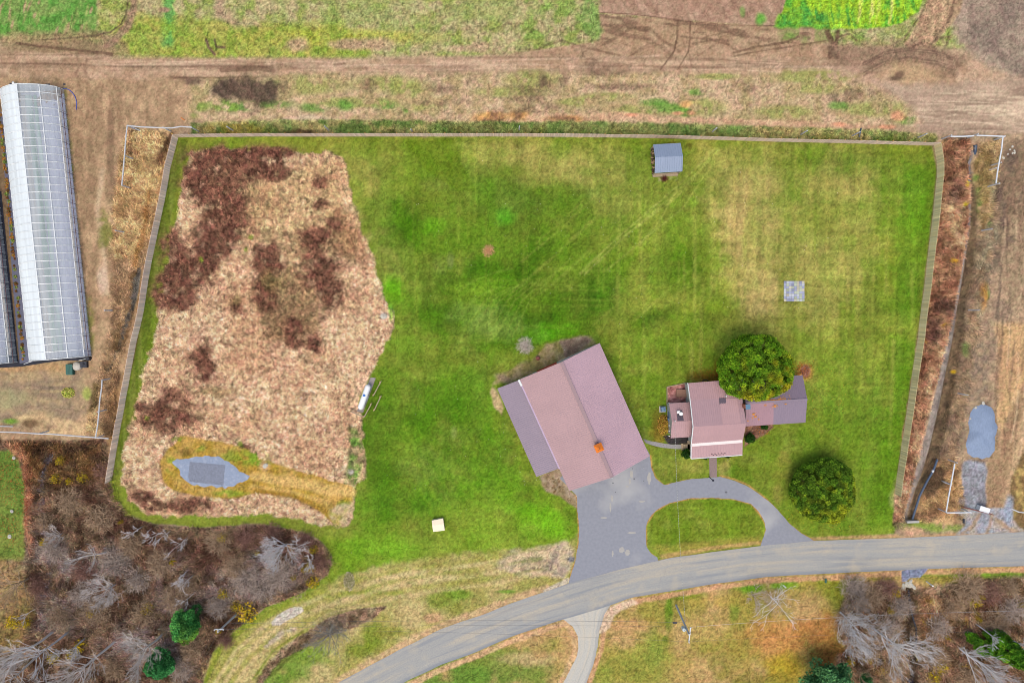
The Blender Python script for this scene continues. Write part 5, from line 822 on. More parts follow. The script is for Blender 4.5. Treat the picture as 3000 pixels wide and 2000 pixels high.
#FENCES
def boardfence(base, top, label, tone_, seed, h=1.83, gain_=1.0):
    pw = [P(*p) for p in base]; f = thing('wooden_fence', pw[0], label, 'fence', 'board fences round the yard'); rr = random.Random(seed)
    seg = [(pw[i + 1] - pw[i]).length for i in range(len(pw) - 1)]; tot = sum(seg); n = max(int(tot / 2.44), 1)
    def at(s):
        for i, l in enumerate(seg):
            if s <= l or i == len(seg) - 1: return pw[i].lerp(pw[i + 1], min(s / l, 1))
            s -= l
    step = tot / n
    for k in range(n):
        a, b = at(k * step), at((k + 1) * step); d = (b - a).normalized(); mb = MB(); q = 16; sag = rr.uniform(-.04, .04)
        for j in range(q):
            p = a.lerp(b, (j + .5) / q); g_ = rr.uniform(.74, 1.12) * (1.18 if rr.random() < .06 else 1); wv_ = rr.uniform(-6, 6)
            mb.box((p.x, p.y, h / 2 + .03 + rr.uniform(-.02, .02) + sag), ((b - a).length / q * .93, .03, h), math.atan2(d.y, d.x), col=np.minimum(A(*tone_) * gain_, .8) * g_ * np.array([1 + wv_ / 120, 1, 1 - wv_ / 120]))
        nrm = Vector((-d.y, d.x, 0)) * (.04 if top else -.04)
        for z_ in (.35, 1.5): mb.beam((a.x + nrm.x, a.y + nrm.y, z_), (b.x + nrm.x, b.y + nrm.y, z_), .04, .09, col=A(*tone_) * .8)
        mb.build('panel', M['plankvc'], f)
        m2 = MB(); pp = a + nrm * 2.6; m2.box((pp.x, pp.y, .98), (.1, .1, 1.96), col=A(222, 172, 92)); m2.build('post', M['plankvc'], f)
boardfence([(522.6, 402.5), (750, 400), (1000, 400), (1500, 400), (1700, 401.5), (1914, 404.5), (2080, 409), (2250, 414.5), (2500, 420), (2736, 426.5)], True, 'long grey-brown board fence along the top side of the yard', (206, 182, 166), 4, gain_=1.55)
boardfence([(522.6, 402.5), (497.5, 500), (488, 564), (469, 650), (440, 787), (418, 930), (400, 1000), (379, 1112), (360, 1217), (344, 1303), (327, 1408)], False, 'pinkish grey board fence on the left side of the yard', (202, 180, 164), 5, gain_=2.2)
boardfence([(2736, 426.5), (2744, 476), (2746, 500), (2735, 612), (2728, 669), (2719, 739), (2709, 835), (2696, 918), (2688, 1000), (2677, 1064), (2661, 1175), (2645, 1281), (2629, 1383), (2621, 1446)], True, 'olive tan board fence on the right side of the yard', (194, 178, 140), 6, gain_=1.9)
# deer fence: peeled posts with top rails
ZR = 2.4; posts = [(373, 368), (478, 373), (562, 374), (365, 455), (357, 543), (338, 675), (306, 909), (299, 1113), (286, 1206), (280, 1282), (112, 1270), (2945, 399), (2866, 392), (2788, 396), (2933, 476), (2928, 537), (2804, 1355), (2787, 1419), (2774, 1501), (2907, 670), (2868, 908), (2835, 1157), (951, 370), (1522, 370), (2100, 375), (2365, 383), (2519, 387), (2715, 392), (665, 371), (1201, 374), (2845, 1502)]
where = ['at the upper left corner outside the board fence', 'below the middle of the upper left rail', 'at the right end of the upper left rail', 'at the middle of the rail running down on the upper left', 'at the lower end of the upper left rail', 'between tunnel greenhouse and left fence, upper of the lone two', 'between tunnel greenhouse and left fence, lower of the lone two', 'at the top of the lower left rail', 'halfway down the lower left rail', 'where the two lower left rails meet', 'under the lower left rail near the photo edge', 'at the upper right corner rails', 'standing above the gap in the upper right rail', 'at the left end of the upper right rail', 'halfway down the far right rail', 'at the lower end of the far right rail', 'at the top of the rail beside the gravel', 'halfway down the rail beside the gravel', 'at the corner of rails by the farm gate', 'alone on the far right bank, upper of two', 'alone on the far right bank, lower of two', 'alone left of the gravel heap', 'behind the top fence in the yellowish weeds', 'behind the middle of the top fence', 'behind the top fence right of the woodshed', 'behind the top fence, second left of the dark pipe', 'leaning by the dark pipe behind the top fence', 'behind the right end of the top fence', 'behind the top fence, nearest the upper left rail', 'small one behind the top fence left of centre', 'at the hinge of the farm gate']
for (x, y), wh in zip(posts, where):
    t = P(x, y, ZR); mb = MB(); k = random.uniform(-.05, .05); small = wh.startswith('small'); mb.tube([(t.x, t.y, 0), (t.x + k, t.y, 1.2), (t.x, t.y, ZR * (.6 if small else 1.02))], [.11, .1, .09], 8)
    solo(mb, 'fence_post', M['pole'], (t.x, t.y, 0), 'grey timber post ' + wh, 'post', 'peeled timber posts of the deer fence')
rails = [([(373, 368), (410, 372), (478, 375), (505, 375), (530, 371), (562, 373)], 'bent pale rail across the upper left corner', 'pole'), ([(373, 368), (369, 400), (365, 455), (361, 500), (357, 543)], 'pale rail running down outside the upper left corner', 'pole'), ([(299, 1112), (298, 1135), (292, 1175), (290, 1206), (286, 1245), (280, 1280)], 'grey wavy rail running down beside the lower left fence', 'pole'), ([(318, 1284), (280, 1281), (200, 1275), (150, 1271), (112, 1270), (50, 1266), (-20, 1264)], 'long grey rail reaching the left photo edge below the greenhouses', 'pole'), ([(2785, 400), (2820, 400), (2853, 398)], 'white rail at the upper right, left of the gap', 'polew'), ([(2861, 397), (2900, 398), (2943, 400)], 'white rail at the upper right, right of the gap', 'polew'), ([(2938, 402), (2934, 440), (2927, 476), (2922, 505), (2918, 537)], 'white rail going down at the far upper right', 'polew'), ([(2797, 1357), (2792, 1385), (2786, 1417), (2779, 1455), (2772, 1499)], 'white rail beside the rutted gravel entrance', 'polew'), ([(2774, 1501), (2810, 1501), (2845, 1500)], 'white rail ending at the brown farm gate', 'polew'), ([(2962, 1489), (2985, 1499), (3020, 1503)], 'grey rail at the right edge past the entrance', 'pole')]
for pts, lb, mt in rails:
    mb = MB(); pp = [P(x, y, ZR + random.uniform(-.03, .03)) for x, y in pts]; mb.tube(pp, [.1] * len(pp), 8); solo(mb, 'fence_rail', M[mt], (pp[0].x, pp[0].y, 0), lb, 'rail', 'peeled top rails of the deer fence')
for a_, b_, lb in (((2898, 498), (2925, 490), 'grey brace pole leaning on the far right rail'), ((2893, 547), (2930, 537), 'grey brace pole at the foot of the far right rail'), ((412, 384), (385, 372), 'short grey brace pole by the upper left corner'), ((2874, 676), (2907, 670), 'thin grey pole lying on the right bank'), ((338, 675), (363, 680), 'short grey pole lying between greenhouse and fence'), ((0, 1248), (38, 1249), 'pile end of pale sticks by the left edge'), ((2762, 1411), (2785, 1419), 'short grey brace by the gravel entrance rail')):
    mb = MB(); mb.tube([P(*a_, .15), P(*b_, .5)], .08, 6); p = P(*a_); solo(mb, 'brace_pole', M['pole'], p, lb, 'pole', 'loose brace poles')
# gate
gt = thing('farm_gate', P(2826, 1490), 'rusty brown tube gate standing open across the gravel entrance', 'gate'); A_, B_ = P(2826, 1487, 1.3), P(2914, 1509, 1.3); mb = MB()
for z_ in (.2, .5, .85, 1.2): mb.tube([(A_.x, A_.y, z_), (B_.x, B_.y, z_)], .035, 6)
for t in (0, .33, .66, 1): p = A_.lerp(B_, t); mb.tube([(p.x, p.y, .2), (p.x, p.y, 1.2)], .035, 6)
mb.build('gate_frame', mat('rusty_tube', (150, 92, 82), .6, .3, .1, 3), gt)
cb = thing('utility_box', P(2882, 1492), 'white flat-topped box standing in the gravel entrance', 'box'); mb = MB(); p = P(2884, 1492, .9); mb.box((p.x, p.y, .5), (1.55, .75, .9), -.3); mb.build('casing', M['polew'], cb); mb = MB(); mb.box((p.x, p.y, .98), (1.65, .85, .06), -.3); mb.build('lid', M['tank'], cb)
#TUNNELS
MPn = bpy.data.materials.new('clear_film'); MPn.use_nodes = True
def film(m, alpha, colr, rough_):
    N = m.node_tree.nodes; L = m.node_tree.links; b = N['Principled BSDF']; tr = N.new('ShaderNodeBsdfTransparent'); tr.inputs[0].default_value = (.97, .97, 1, 1)
    tc = N.new('ShaderNodeTexCoord'); mp = N.new('ShaderNodeMapping'); mp.inputs['Scale'].default_value = (1.2, .06, 1.2); nz = N.new('ShaderNodeTexNoise'); nz.inputs['Scale'].default_value = 1.4; L.new(tc.outputs['Object'], mp.inputs[0]); L.new(mp.outputs[0], nz.inputs['Vector'])
    r = N.new('ShaderNodeMapRange'); r.inputs[1].default_value = .3; r.inputs[2].default_value = .7; r.inputs[3].default_value = max(alpha - .12, 0); r.inputs[4].default_value = min(alpha + .12, 1); L.new(nz.outputs['Fac'], r.inputs[0])
    b.inputs['Base Color'].default_value = (*A(*colr), 1); b.inputs['Roughness'].default_value = rough_; b.inputs['Specular IOR Level'].default_value = .5
    ms = N.new('ShaderNodeMixShader'); L.new(r.outputs[0], ms.inputs[0]); L.new(tr.outputs[0], ms.inputs[1]); L.new(b.outputs[0], ms.inputs[2]); L.new(ms.outputs[0], N['Material Output'].inputs[0])
film(MPn, .4, (238, 246, 255), .25)
MPw = bpy.data.materials.new('glare_film'); MPw.use_nodes = True; film(MPw, .9, (240, 247, 252), .35)  # left slope's sky glare put into a whiter, denser film; end walls share it
gt0, gt1 = P(103, 270), P(185, 1048); AX = (gt1 - gt0); LEN = AX.length; RZ = math.atan2(AX.y, AX.x) + math.pi / 2   # local -Y runs along the tunnel
tun = thing('tunnel_greenhouse', gt0, 'long plastic tunnel greenhouse whose whole roof is in view at the left', 'greenhouse', 'plastic tunnel greenhouses', RZ)
SEC = [(-4.5, 0), (-4.48, .8), (-4.3, 1.5), (-3.7, 2.3), (-2.7, 3.0), (-1.4, 3.6), (0, 3.95), (1.4, 3.6), (2.7, 3.0), (3.7, 2.3), (4.3, 1.5), (4.48, .8), (4.5, 0)]
def shell(idx, name, m, off=0):
    mb = MB(); K = 40; r2 = random.Random(4)
    vs = [(SEC[i][0] * (1 + off), -LEN * k / K, SEC[i][1] * (1 + off) + (.02 * r2.uniform(-1, 1) if 0 < SEC[i][1] < 3.9 else 0)) for k in range(K + 1) for i in idx]; n = len(idx)
    fs = [(k * n + j, k * n + j + 1, (k + 1) * n + j + 1, (k + 1) * n + j) for k in range(K) for j in range(n - 1)]; mb.add(vs, fs); return mb.build(name, m, tun, smooth=True, local=True)
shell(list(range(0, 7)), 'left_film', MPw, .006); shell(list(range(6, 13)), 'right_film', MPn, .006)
nh = 36
for k in range(nh + 1):
    y_ = -LEN * k / nh; mb = MB(); mb.tube([(a_ * 1.014, y_, b_ * 1.014 + .015) for a_, b_ in SEC], .06, 6); mb.tube([(-3.7, y_, 2.3), (0, y_, 2.45), (3.7, y_, 2.3)], .02, 5); mb.build('hoop', M['steel'], tun, local=True)
for i, w_ in ((3, .05), (6, .07), (8, .07), (10, .06), (11, .05), (1, .05)):
    mb = MB(); mb.tube([(SEC[i][0] * 1.008, 0, SEC[i][1] * 1.008 + .02), (SEC[i][0] * 1.008, -LEN, SEC[i][1] * 1.008 + .02)], w_, 6); mb.build('purlin', M['steel'], tun, local=True)
mb = MB()
mb.tube([(4.62, 0, .95), (4.62, -LEN, .95)], .05, 6)
mb.build('side_roller', mat('dark_red_tube', (92, 60, 72), .6, .3, .05, 3), tun, local=True)
for k in range(18): y_ = -LEN * (k + .6) / 18; MB().tube([(4.33, y_, 1.56), (4.52, y_ - .05, .95), (4.72, y_ - .25, .1)], .03, 5).build('side_strap', M['dark'], tun, local=True)
for yy in (0, -LEN):
    mb = MB(); n = len(SEC); mb.add([(x, yy, z) for x, z in SEC], [tuple(range(n))]); mb.build('end_wall', MPw, tun, local=True)
mb = MB(); mb.box((0, -LEN / 2, .012), (8.9, LEN - .1, .024)); mb.build('inside_cloth', mat('grey_violet_floor', (204, 206, 232), .8, .2, .1, .6), tun, local=True)
gm_ = mat('crop_green', (150, 205, 165), .8, .2, .25, 2, stretch=(1, .15, 1)); tn = mat('pale_path', (250, 236, 218), .9, .2, .1, 1)
for x_, w_, m3 in ((-2.0, .9, tn), (-.95, .9, gm_), (.0, .45, gm_), (3.55, .4, tn)):
    mb = MB()
    for k in range(70): y_ = -.8 - (LEN - 1.6) * k / 70; mb.box((x_ + random.uniform(-.05, .05), y_, .06 if m3 is tn else .15), (w_ * random.uniform(.8, 1), (LEN - 1.4) / 70, .05 if m3 is tn else random.uniform(.15, .35)))
    mb.build('path_board' if m3 is tn else 'crop_row', m3, tun, local=True)
t2 = copy_tree(tun); s_ = P(40, 1056) - P(258, 1038); t2.location = Vector(gt0) + s_; t2['label'] = 'second tunnel greenhouse mostly cut off by the left photo edge'
def sheet(pts, z, m, label, name='ground_cloth'):
    return tess(name, pts, z, m, thick=.0, kind=None, label=label, cat='ground cloth')
sheet([(22, 330), (32, 330), (74, 700), (96, 1060), (58, 1064), (40, 860), (18, 560), (6, 420), (-10, 330)], .03, M['cloth2'], 'grey-violet plastic strip beside the left wall of the main greenhouse')
sheet([(-30, 560), (4, 560), (18, 700), (38, 900), (54, 1064), (20, 1070), (10, 900), (-6, 700)], .034, M['cloth'], 'black cloth strip between the two tunnel greenhouses')
sheet([(-20, 1056), (60, 1054), (90, 1052), (180, 1043), (258, 1036), (268, 1046), (266, 1056), (245, 1056), (180, 1056), (130, 1063), (60, 1074), (-20, 1078)], .02, M['cloth'], 'black cloth along the lower ends of the greenhouses')
sheet([(28, 243), (120, 246), (192, 245), (196, 258), (180, 262), (28, 262)], .02, M['dark'], 'black cloth at the upper end of the main greenhouse')
# plants on the strip
def leafball(n, R, zc, cols, seed, size, flat_=.6):
    r = np.random.RandomState(seed); d_ = r.normal(size=(n, 3)); d_ /= np.linalg.norm(d_, axis=1)[:, None]; d_ *= (r.rand(n, 1) ** .4) * R; d_[:, 2] = np.abs(d_[:, 2]) * flat_ + zc
    return leaves(d_, size, np.array(cols)[r.randint(len(cols), size=n)], r)
def leaves(C, size, colr, r, flatten=.6):
    n = len(C); a = r.normal(size=(n, 3)); a[:, 2] *= flatten; a /= np.linalg.norm(a, axis=1)[:, None]; b = r.normal(size=(n, 3)); b[:, 2] *= flatten; b -= a * (a * b).sum(1)[:, None]; b /= np.linalg.norm(b, axis=1)[:, None]
    s_ = (size * r.uniform(.6, 1.3, (n, 1))); Vv = np.stack([C - a * s_, C + b * s_ * .6, C + a * s_, C - b * s_ * .6], 1).reshape(-1, 3); Fv = np.arange(n * 4).reshape(n, 4)
    return Vv, Fv, np.repeat(colr, 4, 0)
kinds = []
for k, cl in enumerate(([(205, 120, 60), (225, 160, 80), (150, 160, 80)], [(110, 150, 70), (150, 180, 90), (205, 190, 90)], [(150, 90, 60), (190, 110, 60), (120, 120, 60)])):
    v, f, c = leafball(60, .28, .05, [A(*x) for x in cl], k, .1); kinds.append((v, f, c))
protos = []
r3 = np.random.RandomState(3); k = 0
for yy in np.arange(338, 1058, 10.5):
    if r3.rand() < .12: continue
    t = (yy - 344) / (1000 - 344); xx = 2 + t * 62 + r3.uniform(-3, 3); p = P(xx, yy); kd = r3.randint(3)
    if len(protos) < 3 : 
        v, f, c = kinds[len(protos)]; o = mesh_obj('pepper_plant', v, f, M['leafvc'], cols=c, loc=(0, 0, 0)); kd = len(protos); protos.append(o)
    else: o = protos[kd].copy(); COL.objects.link(o)
    o.location = p; o.rotation_euler = (0, 0, r3.uniform(0, 6)); s_ = r3.uniform(.7, 1.3); o.scale = (s_,) * 3
    NP = globals().get('NP', 0) + 1; tag(o, ('orange-leaved', 'green-leaved', 'rusty brown')[kd] + ' crop plant on the plastic strip, number %d counting from its upper end' % NP, 'plant', 'crop plants on the plastic strip')
# junk by the tunnel
mb = MB()
for k in range(5): p = P(195 + 4.2 * k, 1082, .5); mb.box((p.x, p.y, .3 + .02 * k), (.2, 1.7, .55))
p = P(203, 1082); solo(mb, 'green_crate', M['green'], p, 'dark green slatted crate by the lower end of the greenhouse', 'crate')
p = P(228, 1072); mb = MB(); mb.lathe((p.x, p.y, 0), [(.7, 0), (.8, .25), (.62, .5), (.3, .62), (.0, .66)], 18, sy=.9); 
o = solo(mb, 'bulk_bag', M['tarpw'], p, 'off-white crumpled bag between green and dark crates', 'bag', smooth=True)
r3 = np.random.RandomState(8)
for v in o.data.vertices: v.co.x *= 1 + r3.uniform(-.1, .1); v.co.y *= 1 + r3.uniform(-.1, .1)
p = P(250, 1067); mb = MB(); mb.box((p.x, p.y, .25), (1.0, 1.0, .5)); 
for k in range(5): mb.box((p.x + r3.uniform(-.3, .3), p.y + r3.uniform(-.3, .3), .53), (.3, .12, .08), r3.uniform(0, 3))
solo(mb, 'dark_crate', M['dark'], p, 'dark blue-black crate beside the off-white bag', 'crate')
p = P(264, 1049); mb = MB(); mb.lathe((p.x, p.y, 0), [(.28, 0), (.3, .7), (.26, .75), (.0, .75)], 14); solo(mb, 'barrel', M['dark'], p, 'black barrel at the lower right greenhouse corner', 'barrel')
for (a_, b_, lb) in (((70, 1066), (93, 1058), 'white pipe lying left on the black cloth'), ((230, 1056), (256, 1050), 'white pipe lying at the lower right greenhouse corner')):
    mb = MB(); mb.tube([P(*a_, .1), P(*b_, .1)], .05, 6); solo(mb, 'white_pipe', M['white'], P(*a_), lb, 'pipe', 'white pipes by the greenhouse')
mb = MB(); mb.tube([P(184, 259, .1), P(193, 260, .08), P(203, 264, .08), P(212, 272, .08), P(220, 284, .08), P(224, 298, .08), P(224, 312, .08), P(223, 322, .08)], .05, 6); solo(mb, 'garden_hose', M['hose'], P(200, 262), 'blue hose curving away from the upper greenhouse corner', 'hose')
mb = MB(); p = P(38, 243, .6); mb.lathe((p.x, p.y, 0), [(.14, 0), (.14, .5), (.2, .6), (.0, .7)], 10); solo(mb, 'end_pump', M['steel'], p, 'small silver pump at the upper left greenhouse end', 'pump')
mb = MB(); mb.tube([P(38, 246, .1), P(60, 251, .1)], .05, 6); solo(mb, 'orange_pipe', M['orange'], P(38, 246), 'short orange pipe at the upper left greenhouse end', 'pipe')
mb = MB(); mb.tube([P(530, 345, .1), P(540, 352, .1)], .06, 6); solo(mb, 'orange_stake', M['orange'], P(530, 345), 'orange stake lying in the weeds above the upper left rail', 'stake')
#TREES
def crown(pts_centers, rads, n, size, palette, seed, sun=None, flat_=.6):
    r = np.random.RandomState(seed); k = r.randint(len(pts_centers), size=n); C = np.array(pts_centers)[k]; R = np.array(rads)[k][:, None]
    d_ = r.normal(size=(n, 3)); d_ /= np.linalg.norm(d_, axis=1)[:, None]; Pn = C + d_ * R * (.55 + .5 * r.rand(n, 1) ** .5) * np.array([1, 1, .9])
    pal = np.array([A(*p) for p in palette]); cid = (np.arange(len(pts_centers)) * 7919 % len(palette))[k]; cid = np.where(r.rand(n) < .6, cid, r.randint(len(palette), size=n))
    lf = np.random.RandomState(seed + 1).uniform(.5, 1.45, len(pts_centers))[k][:, None]; c = pal[cid] * r.uniform(.8, 1.2, (n, 1)) * lf; return leaves(Pn, size, c, r, .4)
def leafy(name, px, py, rx, ry, zc, rz_, label, palette, seed, nl=30000, size=.13, lob=170, lobr=.75, cat='tree', sun_pal=None, base=None, trunk_r=.25, group=None):
    c = P(px, py, zc); b = P(*base) if base else Vector((c.x, c.y, 0)); gzv = gz(b.x, b.y); t = thing(name, (b.x, b.y, gzv), label, cat, group)
    r = np.random.RandomState(seed); L_ = []
    Rx, Ry = rx * S * (1 - zc / H), ry * S * (1 - zc / H)
    d_ = r.normal(size=(lob * 3, 3)); d_ /= np.linalg.norm(d_, axis=1)[:, None]; d_ = d_[d_[:, 2] > -.45][:lob]; sc_ = np.where(r.rand(len(d_), 1) < .78, 1, r.uniform(.3, .85, (len(d_), 1)))
    if name == 'maple_tree': ang0 = np.arctan2(d_[:, 1], d_[:, 0]); sc_ = sc_ * (.965 + .035 * np.sin(ang0 * 3 + seed) + .025 * np.sin(ang0 * 7 + seed * 2))[:, None]
    if name == 'pine_tree': ang_ = np.arctan2(d_[:, 1], d_[:, 0]); sc_ = sc_ * (.82 + .22 * np.sin(ang_ * 5 + seed) + .12 * np.sin(ang_ * 9 + seed * 2))[:, None]
    C = d_ * sc_ * np.array([Rx - lobr * .7, Ry - lobr * .7, rz_ - lobr * .5]) + np.array([c.x, c.y, zc]); R = lobr * r.uniform(.6, 1.25, len(C))
    v, f, cl = crown(C, R, nl, size, palette, seed)
    if sun_pal is not None:     # sunlight put into the leaf colour: yellower on the crown's south side
        q = sun_pal[1]; w_ = ((v[:, 0] - c.x) / Rx * q[0] + (v[:, 1] - c.y) / Ry * q[1]) + (vn(v[:, 0], v[:, 1], .9, 5) - .5) * 1.5; w_ = np.clip((w_ - q[2]) * .9 + .5, 0, 1)[:, None]; w_ = w_.reshape(-1, 4, 1).mean(1).repeat(4, 0)
        cl = cl * (1 - w_) + w_ * A(*sun_pal[0]) * (cl.sum(1, keepdims=True) / cl.sum(1).mean())
    mesh_obj('crown', v, f, M['leafvc'], t, cols=cl)
    mb = MB(); mb.tube([(b.x, b.y, gzv - .1), (b.x, b.y, zc * .5), (c.x, c.y, zc)], [trunk_r, trunk_r * .8, trunk_r * .4], 8)
    for k in range(9):
        e = C[r.randint(len(C))]; s0 = Vector((c.x, c.y, zc * r.uniform(.4, .9))); mb.tube([s0, s0.lerp(Vector(e), .5) + Vector((0, 0, .2)), e], [trunk_r * .35, trunk_r * .2, .03], 6)
    mb.build('trunk', M['bark'], t); return t
leafy('maple_tree', 2213, 1078, 113, 101, 5.4, 4.0, 'large round green tree with yellow sunlit side rising over the house roof', [(92, 136, 24), (118, 164, 30), (148, 188, 40), (96, 150, 22)], 3, 64000, .11, 700, .46, sun_pal=((196, 182, 40), (.35, -.5, .55)), base=(2180, 1062))
leafy('maple_tree', 2412, 1436, 98, 100, 2.7, 2.6, 'round dark green tree with sunlit yellow-green lower edge beside the curved driveway', [(80, 118, 26), (100, 140, 32), (124, 162, 40), (84, 128, 26)], 5, 54000, .11, 620, .44, sun_pal=((186, 194, 40), (.45, -.75, .6)), base=(2385, 1415))
BP = [(30, 66, 16), (44, 88, 18), (60, 100, 24)]
leafy('evergreen_shrub', 2198.6, 1283, 14.5, 14.5, .7, .7, 'round dark shrub right of the porch', BP, 11, 2600, .09, 24, .3, 'shrub', trunk_r=.06, group='clipped dark shrubs round the house')
leafy('evergreen_shrub', 2240, 1250, 10, 8, .5, .55, 'small dark shrub against the right wing', BP, 12, 1600, .09, 16, .25, 'shrub', trunk_r=.05, group='clipped dark shrubs round the house')
leafy('evergreen_shrub', 2011, 1328, 15, 15, .7, .7, 'dark shrub tucked by the porch steps', BP, 13, 2600, .09, 24, .3, 'shrub', trunk_r=.06, group='clipped dark shrubs round the house')
leafy('evergreen_shrub', 2065, 1338, 12, 6, .5, .5, 'low dark shrub under the porch gutter left of the front walk', BP, 14, 1200, .09, 16, .25, 'shrub', trunk_r=.05, group='clipped dark shrubs round the house')
leafy('evergreen_shrub', 2125, 1334, 20, 5, .5, .5, 'long low dark shrub under the porch gutter right of the front walk', BP, 15, 1500, .09, 20, .25, 'shrub', trunk_r=.05, group='clipped dark shrubs round the house')
PN = [(70, 150, 72), (88, 172, 84), (116, 196, 96), (60, 134, 62)]
leafy('pine_tree', 549, 1832, 41, 51, 3.2, 3.0, 'bright green pine standing alone in the lower left brush', PN, 21, 9000, .16, 60, .8, sun_pal=((128, 165, 50), (0, -.8, .4)), base=(562, 1812))
leafy('pine_tree', 471, 1940, 40, 42, 3.0, 2.6, 'dark green pine at the bottom left between pale bare trees', [(62, 140, 74), (80, 160, 86), (52, 118, 62)], 22, 8000, .16, 60, .8, base=(490, 1915))
leafy('pine_tree', 2425, 1990, 78, 52, 4.0, 3.2, 'broad green pine cut off by the bottom edge right of centre', [(90, 148, 92), (112, 168, 100), (72, 126, 78)], 23, 12000, .18, 90, .9, base=(2395, 1970))
leafy('pine_tree', 2535, 1990, 20, 22, 2.0, 1.8, 'small green pine at the bottom edge beside the broad one', [(62, 122, 70), (80, 140, 78)], 24, 2500, .15, 24, .5, base=(2528, 1984))
YG = [(118, 182, 44), (144, 200, 52), (96, 160, 40)]
for i, (a, b, z_, rr_, hh, lb) in enumerate(((2850, 1868, 1.5, 17, 1.5, 'small yellow-green cedar left of the long cedar'), (2880, 1896, 2.0, 24, 1.8, 'middle yellow-green cedar beside the long cedar'), (2908, 1862, 2.0, 14, 2.2, 'narrow green cedar above the long cedar'))):
    leafy('cedar_tree', a, b, rr_, rr_ * .8, z_, hh, lb, YG, 30 + i, 2600, .14, 26, .45, group='yellow-green cedars at the lower right')
ct = P(2945, 1912, 5); bs = P(2905, 1872); cd = thing('cedar_tree', bs, 'tall narrow yellow-green cedar leaning out at the lower right edge', 'tree', 'yellow-green cedars at the lower right'); r = np.random.RandomState(41); C = []; R = []
for k in range(130): z_ = r.uniform(.8, 8.5); rad = 1.5 * (1 - (z_ / 9.5) ** 1.6) + .25; a_ = r.uniform(0, 6.28); C.append((bs.x + rad * math.cos(a_), bs.y + rad * math.sin(a_), z_)); R.append(.5)
v, f, c = crown(C, R, 14000, .15, YG, 41); mesh_obj('crown', v, f, M['leafvc'], cd, cols=c); mb = MB(); mb.tube([bs, bs + Vector((0, 0, 8))], [.2, .04], 8); mb.build('trunk', M['bark'], cd)
# --- bare trees
def skel(base, h, spread, seed, n1=9, fork=.35, thick=.18, lean=(0, 0), depth=4, droop=0, tw=3, upb=.35):
    r = random.Random(seed); segs = []
    def grow(p, d, L_, rad, lev):
        n = 3; pts = [p.copy()]; rs = [rad]
        for i in range(n):
            d = (d + Vector((r.gauss(0, .09), r.gauss(0, .09), r.gauss(0, .06) + (upb * .12 if lev else 0) - droop * .1))).normalized(); p = p + d * L_ / n; pts.append(p.copy()); rs.append(rad * (1 - .55 * (i + 1) / n))
        segs.append((pts, rs, lev))
        if lev >= depth: return
        for k in range((n1 if lev == 0 else tw + (lev < 2))):
            t = r.uniform(fork if lev == 0 else .25, 1.0); i = min(int(t * n), n - 1); q = pts[i].lerp(pts[i + 1], t * n - i)
            a_ = r.uniform(0, 6.283); side = Vector((math.cos(a_), math.sin(a_), r.uniform(-.1, .5) + upb * .6)).normalized(); nd_ = (d * (.45 if lev == 0 else .85) + side * (.95 if lev == 0 else .6)).normalized()
            grow(q, nd_, (spread * r.uniform(.75, 1.15) if lev == 0 else L_ * r.uniform(.42, .68)), rs[i] * (.5 if lev == 0 else .6), lev + 1)
    grow(Vector(base), Vector((lean[0], lean[1], 1)).normalized(), h * .72, thick, 0); return segs
def baretree(px, py, h, spread, seed, label, m, thick=.18, zb=None, name='bare_tree', group='bare trees in the brush', m2=None, **kw):
    b = P(px, py); b.z = gz(b.x, b.y); t = thing(name, b, label, 'tree', group); segs = skel(b, h, spread, seed, thick=thick, **kw); tr = MB(); br = MB()
    for pts, rs, lev in segs:
        (tr if lev == 0 else br).tube(pts, [max(x, .024 if lev < 3 else .012) for x in rs], 7 if lev == 0 else (5 if lev == 1 else 3), cap=False)
    tr.build('trunk', m, t); br.build('branches', m2 or m, t); return t
